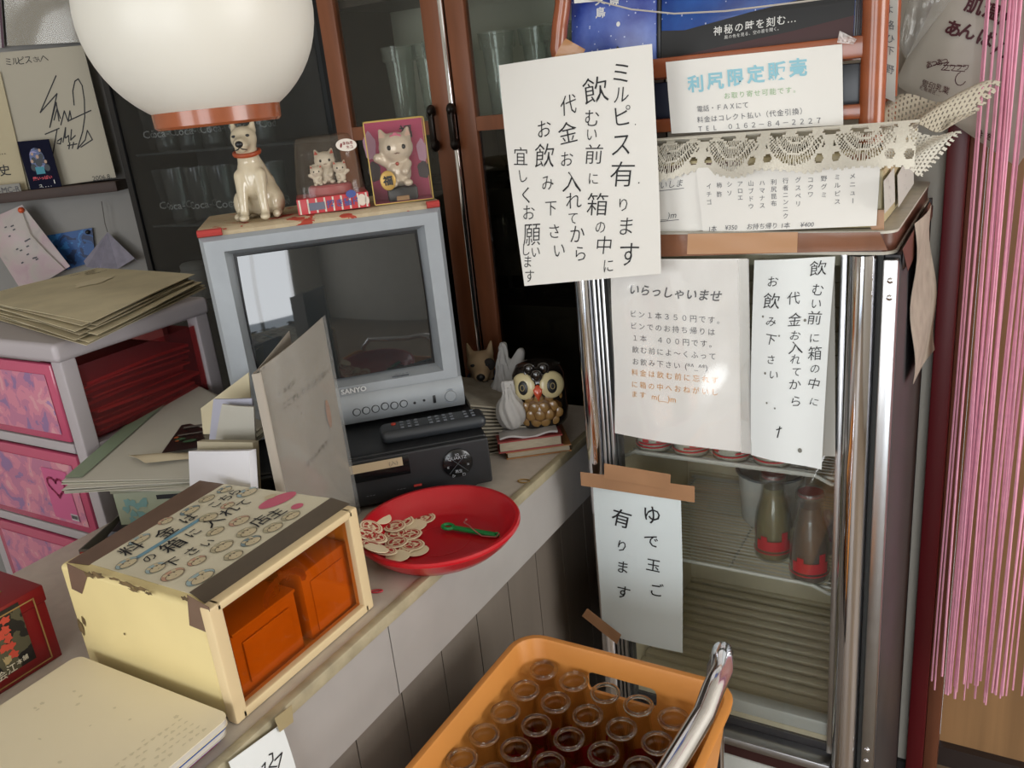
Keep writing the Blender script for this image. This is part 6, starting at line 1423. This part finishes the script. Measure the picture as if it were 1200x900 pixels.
# ================================================================== foreground books and red box
by1, bx0, bx1, by0 = .442, -.900, -.646, .17
BL = [('white booklet with faint lettering on top of the stack at the lower left', '#e4d9be', .0085, 0), ('blue edged booklet just under the top white booklet', '#3f62a8', .0036, .002), ('white booklet third from the top of the lower left stack', '#c4bcae', .0085, .004), ('blue booklet under the third white one, near the counter edge', '#3a5ba5', .0042, .008), ('dark red booklet at the bottom of the lower left stack', '#8d2430', .0045, .012)]
ztop_ = .9008 + sum(b[2] for b in BL) + .0002 * len(BL)
z = ztop_
for (lb, c_, h, dx) in BL:
    z -= h
    pts = rrect(bx0 + dx * .5, by0, bx1 - dx, by1 - dx * .3, .012, 5)
    B = thing('booklet', Matrix.Translation(((bx0 + bx1) / 2, (by0 + by1) / 2, z)), lb, 'booklet', 'booklets stacked at the counter front')
    cm_ = mat('booklet_' + c_[1:], c_, .45, noise=.04, scale=6)
    c0 = Matrix.Translation((-(bx0 + bx1) / 2, -(by0 + by1) / 2, 0))
    make('cover', MB().prism(pts, h - .0009, h).prism(pts, 0, .0009).xform(c0), cm_, B); make('pages', MB().prism(rrect(bx0 + dx * .5 + .001, by0 + .001, bx1 - dx - .001, by1 - dx * .3 - .001, .011, 5), .0009, h - .0009).xform(c0), mat('booklet_pages_%s' % c_[1:], '#c9c4bb' if c_[1] in 'ce' else c_, .7), B)
    if z > ztop_ - .010:
        s = Sheet([Vector((bx0, by1, 0)), Vector((bx1, by1, 0)), Vector((bx1, by0, 0)), Vector((bx0, by0, 0))]); s.c = [c0 @ p + Vector((0, 0, h)) for p in s.c]; s.n = Vector((0, 0, 1))
        m = MB(); random.seed(17)
        for r_ in range(5):
            for i in range(18 - r_):
                if random.random() < .25: continue
                s.disc(m, .965 - r_ * .035 - .003 * i, .10 + i * .028, .0016 * random.uniform(.6, 1.3), .0026, .0002 + .00001 * i, 8, .3)
        for i in range(14): s.disc(m, random.uniform(.15, .8), random.uniform(.05, .5), random.uniform(.001, .003), random.uniform(.001, .003), .0002 + .00001 * i, 10, .2)
        make('show_through', m, mat('show_through_grey', '#cfc5aa', .6), B)
        m = MB(); s.line(m, [s_ for s_ in [(.655, .455), (.675, .45), (.662, .475), (.685, .47)]], .0006); make('pen_mark', m, GREYINK, B)
rbx1, rby1, rbz = -.968, .458, 1.0
RB = thing('red_carton', (-1.06, .30, .9005), 'red gift carton with gold line and black picture panel at the left frame edge', 'carton')
make('carton_body', MB().box(-1.16, .16, .9005, rbx1, rby1, rbz - .022, .001), mat('deep_red_card', '#7d1519', .35), RB, world=True)
make('carton_lid', MB().box(-1.162, .158, rbz - .0215, rbx1 + .002, rby1 + .002, rbz, .002), mat('deep_red_card', '#7d1519'), RB, world=True)
X_ = rbx1 + .0022
fs_ = Sheet([Vector((X_, .16, rbz)), Vector((X_, rby1, rbz)), Vector((X_, rby1, .9005)), Vector((X_, .16, .9005))]); fs_.n = Vector((1, 0, 0))
m = MB(); fs_.line(m, [(.0, .10), (.955, .10), (.955, .93), (.0, .93)], .0009); make('gold_line', m, mat('dull_gold', '#a5824e', .4, .3), RB, world=True)
pa_, pb_ = P(23, 704, x=X_), P(40, 772, x=X_); pyr = (pa_.y + pb_.y) / 2; fu = lambda p: (p.y - .16) / (rby1 - .16); fv = lambda p: (rbz - p.z) / (rbz - .9005)
m = MB(); fs_.patch(m, .30, fv(pa_), (pyr - .16) / (rby1 - .16), fv(pb_), .0006, 6); make('picture_panel', m, blobs('sumi_panel', ['#14120f', '#191613', '#4f4a36', '#a08c62'], 34, .4), RB, world=True)
m = MB()
for i, (u, v) in enumerate(((5, 727), (6, 738), (9, 748), (12, 757), (16, 766), (1, 745), (4, 760))): q_ = P(u, v, x=X_); fs_.disc(m, fu(q_), fv(q_), .006, .0045, .0010 + i * .00001, 12, .3, i)
make('red_brushwork', m, mat('brush_red', '#b5402c', .5), RB, world=True)
m = MB()
for ch, u, v, k_ in (('会', 2, 792, .012), ('江', 13, 783, .012), ('本', 22, 775, .007), ('舗', 29, 770, .007)): q_ = P(u, v, x=X_); fs_.put(m, ch, fu(q_), fv(q_), k_, .01, lift=.0016)
make('lettering', m, mat('pale_print', '#c9bfa8', .5), RB, world=True)
m = MB(); m.box(-1.10, .33, rbz + .0002, -1.0, .43, rbz + .0012); make('paper_patch', m, mat('tan_patch', '#8a6a3f', .6, noise=.3, scale=25), RB, world=True)

# ================================================================== red plate with bottle caps and opener
PM = Matrix.Translation((-.668, .850, .9021))
PT_ = thing('red_plate', PM, 'round red plastic plate of bottle caps on the counter beside the coin box', 'plate')
make('dish', MB().lathe([(0, .003), (.074, .003), (.082, .0045), (.098, .019), (.106, .031), (.110, .0345), (.1145, .0345), (.1165, .032), (.1165, .029), (.112, .024), (.104, .014), (.090, .0015), (.084, 0), (0, 0)], 64), RED, PT_)
make('foot_ring', MB().lathe([(.040, .0032), (.0415, .0037), (.043, .0032)], 48), RED, PT_)
cp = None
CAPL = [(205, 270), (290, 260), (288, 287), (390, 273), (140, 315), (250, 310), (348, 306), (125, 347), (160, 363), (255, 345), (325, 348), (260, 385), (335, 398), (145, 402), (205, 425), (292, 415), (165, 415), (355, 425), (265, 450), (182, 268)]
wh = ['in the back row', 'in the middle of the heap', 'at the front of the heap', 'at the left of the heap']
lv = [0, 0, 1, 0, 0, 1, 0, 0, 1, 0, 1, 2, 1, 0, 0, 1, 1, 0, 0, 1]
plain = {6, 16, 17, 18, 19}
side = ['back left cap of the heap, printed face up', 'back middle printed cap of the heap', 'printed cap lying across two others near the back', 'printed cap farthest right, nearest the green opener', 'printed cap at the far left, upper row', 'printed cap half hidden in the second row', 'plain cap peeking out right of the heap', 'printed cap at the far left, second row', 'printed cap raised at the left of the heap', 'printed cap in the centre of the heap, partly covered', 'raised printed cap right of centre', 'topmost printed cap in the middle front', 'printed cap right of the topmost one', 'printed cap lying low at the left front', 'printed cap at the front left edge', 'printed cap at the front under the topmost one', 'plain cream cap at the front left', 'plain cream cap at the front right', 'plain cream cap at the very front', 'plain cap under the back left one']
CAPM = mat('cap_cream', '#eadbba', .6); CAPR = mat('cap_red_print', '#b0352e', .6)
for i, (x, y) in enumerate(CAPL):
    u, v = 400 + x / 4, 540 + y / 4; zc = .9021 + .0035 + lv[i] * .0032
    p = P(u, v, z=zc)
    for _ in range(4):                                     # caps near the wall of the plate ride up on it
        rr2 = math.hypot(p.x + .668, p.y - .850); zc = .9021 + .0035 + lv[i] * .0032 + max(0, rr2 + .010 - .074) * .75; p = P(u, v, z=zc)
    tl_ = random.uniform(-3, 3) + lv[i] * 2; wall_t = max(0, min(24, (rr2 + .008 - .074) * 900))
    away = Vector((p.x + .668, p.y - .850, 0)).normalized(); TLT = Matrix.Rotation(R(-wall_t), 4, Vector((-away.y, away.x, 0)))
    M = Matrix.Translation((p.x, p.y, zc + .0008)) @ TLT @ Matrix.Rotation(R(random.uniform(0, 360)), 4, 'Z') @ Matrix.Rotation(R(tl_), 4, 'X')
    if i in plain:
        o = make('paper_milk_cap', MB().lathe([(0, 0), (.0165, 0), (.017, .0006), (.0165, .0012), (0, .0012)], 28), CAPM, frame=M)
    elif cp is None:
        cp = o = thing('paper_milk_cap', M, '', 'bottle cap'); make('disc', MB().lathe([(0, 0), (.0165, 0), (.017, .0006), (.0165, .0012), (0, .0012)], 28), CAPM, o)
        m = MB(); zz = .0016
        def ring(r0, r1, a0=0, a1=360):
            n = max(4, int((a1 - a0) / 12)); m.grid(lambda u_, v_: ((r0 + (r1 - r0) * v_) * math.cos(R(a0 + (a1 - a0) * u_)), (r0 + (r1 - r0) * v_) * math.sin(R(a0 + (a1 - a0) * u_)), zz), n, 1)
        ring(.0130, .0139); ring(.0060, .0112, 20, 70); ring(.0060, .0112, 85, 150); ring(.0078, .0112, 165, 250); ring(.0062, .0108, 262, 345)
        vs, fs = glyph('牛乳', .02); m.add([((x_ - 1) * .0052, (y_ - .36) * .0052, zz) for x_, y_ in vs], fs)
        make('red_print', m, CAPR, o)
    else: o = dup(cp, M)
    tag(o, side[i], 'bottle cap', 'bottle caps in the red plate')
g0_, g1_ = P(522, 616, z=.914), P(580, 623, z=.914); gd_ = (g1_ - g0_); gl_ = gd_.length; an = math.atan2(gd_.y, gd_.x)
OP = thing('cap_opener', Matrix.Translation((g0_.x, g0_.y, .9105)) @ Matrix.Rotation(an, 4, 'Z') @ Matrix.Rotation(R(3), 4, 'Y'), 'green plastic cap opener with a red cord lying in the red plate', 'cap opener')
GRN = mat('green_plastic', '#14803f', .35)
m = MB(); m.box(.012, -.0045, 0, gl_, .0045, .005, .002); m.tube([(.004 + .0085 * math.cos(a), .0065 * math.sin(a), .0028) for a in [i * math.pi / 10 for i in range(20)]], .0026, 8, None, True); m.tube([(gl_ + .001 + .004 * math.cos(a), .0042 * math.sin(a), .003) for a in [i * math.pi / 7 for i in range(14)]], .0018, 8, None, True)
make('handle', m, GRN, OP)
make('cord', MB().tube([(gl_ * .28, .022, .004), (gl_ * .30, .012, .0065), (gl_ * .45, .004, .0085), (gl_ * .60, -.004, .007), (gl_ * .80, -.011, .004), (gl_ + .004, -.006, .003), (gl_ + .006, .0, .007)], .0009, 6).ball((gl_ * .28, .023, .0045), .0022, 8, 6), mat('pinkish_cord', '#a8605e', .7), OP)
# rubber bands and marks on the counter
def rband(u, v, r1, r2, an, c_, lab, z=.9025):
    p = P(u, v, z=z); tag(make('rubber_band', MB().tube([(r1 * math.cos(a), r2 * math.sin(a), 0) for a in [i * math.pi / 10 for i in range(20)]], .0011, 6, None, True), c_, frame=rz((p.x, p.y, .9015), an)), lab, 'rubber band')
rband(441, 692, .008, .003, 30, mat('red_rubber', '#b8323e', .5), 'small red rubber band on the counter below the red plate')
rband(614, 563, .010, .006, 10, mat('tan_rubber', '#8d6c2f', .5), 'tan rubber band on the counter near the books and owl')

# ================================================================== chair, crate, bottles
SZ = .560
CH = thing('chrome_chair', (-.42, .66, 0), 'chair with curved chrome tube arms carrying the orange crate', 'chair')
make('seat', MB().box(-.635, .43, SZ - .05, -.225, .93, SZ, .018, seg=3), mat('dark_vinyl', '#2b2422', .4), CH, world=True, wn=True)
tA = PD(846, 786, .97); tB = PD(824, 838, .925); tC = PD(798, 880, .885); tD = PD(770, 925, .845)
r_ = .0125
arm = [Vector((-.305, .945, SZ - .03)), Vector((-.305, .945, .66)), Vector((-.300, .940, .735)), Vector((-.285, .92, .775)), Vector((tA.x - .008, tA.y + .03, tA.z + .002)), tA, (tA + tB) / 2 + Vector((0, 0, .003)), tB, tC, tD, tD + (tD - tC) * 2.2, tD + (tD - tC) * 3 + Vector((0, 0, -.05)), Vector((tD.x - .02, tD.y - .14, .3)), Vector((tD.x - .02, tD.y - .14, .012))]
make('arm_tube', MB().tube(arm, r_, 18), CHROME, CH, world=True)
mir = [Vector((-.86 - p.x, p.y, p.z)) for p in arm]
make('arm_tube', MB().tube([Vector((-.632, p.y, min(p.z, SZ + .02))) for p in arm[:2]] + [Vector((-.632, .45, SZ + .02)), Vector((-.632, .43, .3)), Vector((-.632, .43, .012))], r_, 12), CHROME, CH, world=True)
for x in (-.60, -.305): make('leg', MB().tube([(x, .90, SZ - .03), (x, .93, .3), (x, .95, .012)], r_, 12), CHROME, CH, world=True)
m = MB()
# crate: open tub with rounded corners, sloping walls, rolled rim and hand holes
kx0, kx1, ky0, ky1, kz0, kz1 = -.582, -.258, .40, .905, SZ + .0008, .742
KC = thing('bottle_crate', ((kx0 + kx1) / 2, (ky0 + ky1) / 2, kz0), 'orange plastic crate of empty milk bottles standing on the chair', 'crate')
ORC = mat('orange_crate_plastic', '#dd9448', .45, noise=.08, scale=8)
def tub():
    m = MB(); n = 6; rings = []
    def rr(ins, z, r): return [(x, y, z) for x, y in rrect(kx0 + ins, ky0 + ins, kx1 - ins, ky1 - ins, r, n)]
    seq = [(.028, kz0, .028), (.006, kz1 - .012, .036), (0, kz1 - .010, .040), (-.001, kz1 - .002, .041), (.002, kz1, .040), (.009, kz1, .034), (.011, kz1 - .004, .033), (.031, kz0 + .004, .026)]
    K = None
    for ins, z, r in seq:
        q = rr(ins, z, r); K = len(q); rings.append(q)
    vs = [p for q in rings for p in q]; fs = []
    for i in range(len(rings) - 1):
        for j in range(K): fs.append((i * K + j, i * K + (j + 1) % K, (i + 1) * K + (j + 1) % K, (i + 1) * K + j))
    fs.append(list(range(K))[::-1]); fs.append([(len(rings) - 1) * K + j for j in range(K)])
    return m.add(vs, fs)
tubm = tub()
def cut_holes(mb):
    me = bpy.data.meshes.new('t'); me.from_pydata([tuple(p) for p in mb.v], [], mb.f); b = bmesh.new(); b.from_mesh(me); bmesh.ops.recalc_face_normals(b, faces=b.faces[:]); b.to_mesh(me); b.free()
    o = bpy.data.objects.new('t', me); COL.objects.link(o)
    hm = MB(); cxm = (kx0 + kx1) / 2
    hm.box(cxm - .052, ky0 - .05, kz1 - .062, cxm + .052, ky1 + .05, kz1 - .032, .008, seg=2)
    h = bpy.data.meshes.new('h'); h.from_pydata([tuple(p) for p in hm.v], [], hm.f); b = bmesh.new(); b.from_mesh(h); bmesh.ops.recalc_face_normals(b, faces=b.faces[:]); b.to_mesh(h); b.free()
    ho = bpy.data.objects.new('h', h); COL.objects.link(ho)
    md = o.modifiers.new('b', 'BOOLEAN'); md.object = ho; md.operation = 'DIFFERENCE'; md.solver = 'EXACT'
    r = bpy.data.meshes.new_from_object(o.evaluated_get(bpy.context.evaluated_depsgraph_get()))
    out = MB(); out.add([v.co.copy() for v in r.vertices], [list(p.vertices) for p in r.polygons]); bpy.data.objects.remove(o); bpy.data.objects.remove(ho); return out
make('tub', cut_holes(tubm), ORC, KC, world=True)
# empty bottles inside: five across
BH = .148; zb = kz0 + .0048; zm = zb + BH
bl0 = None
px_rows = [[(637, 783), (671, 798), (708, 814), (747, 827), (789, 840)], [(615, 806), (651, 826), (688, 841), (726, 856), (769, 868)], [(592, 832), (630, 851), (666, 867), (707, 885), (752, 896)], [(566, 862), (606, 880), (646, 896), None, None]]
rown = ['back row', 'second row', 'third row', 'fourth row']; coln = ['leftmost', 'second from left', 'middle', 'second from right', 'rightmost']
O0 = P(637, 783, z=zm); O1 = P(789, 840, z=zm); O2 = P(592, 832, z=zm)
ex = (O1 - O0) / 4; ey = (O2 - O0) / 2
GLB = clear('crate_bottle_glass', '#f6f4f0', 1.5, .03, 0, '#ffffff', .45)
for r_i in range(5):
    for c_i in range(5):
        p = O0 + ex * c_i + ey * r_i; M = rz((p.x, p.y, zb), random.uniform(-40, 40))
        lb_ = 'empty clear milk bottle in the orange crate, %s of the %s' % (coln[c_i], (rown + ['fifth row'])[r_i])
        if bl0 is None: bl0 = o = bottle('empty_milk_bottle', M, lb_, 'bottle', 'empty bottles in the crate', None, [(-40, 40, .03, .052), (-60, 60, .018, .022), (110, 250, .028, .05), (60, 90, .05, .06)], h=BH, r=.0245, glassm=GLB, wall=.0024, lip=True)
        else: o = dup(bl0, M, lb_)

# ================================================================== pendant globe lamp
LPc = PD(231, 15, 1.0); LR = 133.5 / FPX * 1.0
PLM = thing('globe_lamp', Matrix.Translation(LPc), 'large white globe lamp with a brown wooden ring hanging over the counter', 'lamp')
zc = P(254, 139, y=P(254, 139, y=1).y) if False else None
cutz = -.845
prof = [(LR * math.sin(a), -LR * .97 * math.cos(a)) for a in [math.acos(-cutz) + (math.pi - math.acos(-cutz) - .35) * i / 40 for i in range(41)]]
m = MB()
prof = [(r_ * (1 + .0016 * (i % 2)), z_) for i, (r_, z_) in enumerate(prof)]
make('globe', m.lathe(prof, 72), mat('opal_acrylic', '#dcd9d0', .4, sub=.35), PLM, sharp=60)
rr_ = LR * math.sqrt(1 - cutz ** 2); zr_ = LR * .97 * cutz
make('wooden_ring', MB().lathe([(rr_ - .014, zr_ + .004), (rr_ + .001, zr_ + .006), (rr_ + .0035, zr_ + .003), (rr_ + .0030, zr_ - .014), (rr_, zr_ - .017), (rr_ - .012, zr_ - .017), (rr_ - .014, zr_ - .014), (rr_ - .014, zr_ + .004)], 56), OWOOD, PLM)
make('diffuser', MB().lathe([(0, zr_ - .006), (rr_ - .0142, zr_ - .006), (rr_ - .0142, zr_ - .009), (0, zr_ - .009)], 40), mat('opal_acrylic', '#d6d3cb'), PLM)
make('cord', MB().tube([(0, 0, LR * .90), (0, 0, 2.4995 - LPc.z)], .004, 8), mat('white_cable', '#c9c5bd', .5), PLM)
make('top_cap', MB().lathe([(LR * .345, LR * .905), (LR * .345, LR * .95), (LR * .1, LR * 1.0), (0, LR * 1.0)], 32), OWOOD, PLM)

# ================================================================== pink string curtain in the doorway
random.seed(77)
m = MB(); ystr = 1.50
SC_ = []
groups = [(1129, 2), (1137, 1), (1146, 3), (1154, 3), (1161, 4), (1168, 2), (1174, 3), (1181, 1), (1187, 3), (1194, 3), (1202, 2), (1210, 3), (1222, 2)]
def xat(u, v): return P(u, v, y=ystr).x
for (u, n) in groups:
    xb = xat(u - 4, 420) + .0
    for k in range(n):
        x = xb + random.uniform(-.0045, .0045); y = ystr + random.uniform(-.012, .012); zb_ = .37 + random.uniform(-.03, .02); ph = random.uniform(0, 6); am = random.uniform(.0008, .0028)
        xt = x + random.uniform(-.004, .004)
        pts = [(xt + (x - xt) * (1 - t_) + am * math.sin(t_ * 7 + ph) + .002 * math.sin(t_ * 3 + ph * 2) * (1 - t_), y + am * math.cos(t_ * 6 + ph), zb_ + (2.0 - zb_) * t_) for t_ in [i / 22 for i in range(23)]]
        m.tube(pts, random.choice([.0013, .0017, .0021, .0025]), 6)
for k in range(60):
    x = .06 + k * .0115 + random.uniform(-.004, .004); zb_ = .37 + random.uniform(-.03, .02); ph = random.uniform(0, 6)
    m.tube([(x + .002 * math.sin(t_ * 7 + ph), ystr + random.uniform(-.002, .002), zb_ + (2.0 - zb_) * t_) for t_ in [i / 10 for i in range(11)]], .0016, 5)
o = tag(make('string_curtain', m, mat('pink_string', '#e8a2ba', .8, noise=.12, scale=60), world=True), 'pink string curtain hanging in the doorway right of the refrigerator', 'string curtain', kind='stuff')
rod = tag(make('curtain_rod', MB().tube([(-.10, ystr, 2.005), (.80, ystr, 2.005)], .006, 10).box(-.10, ystr - .004, 1.99, -.095, 1.614, 2.02).box(.795, ystr - .004, 1.99, .80, 1.614, 2.02), mat('white_rod', '#c5c2bc', .4), world=True), 'thin white rod holding the pink string curtain above the doorway', 'curtain rod')
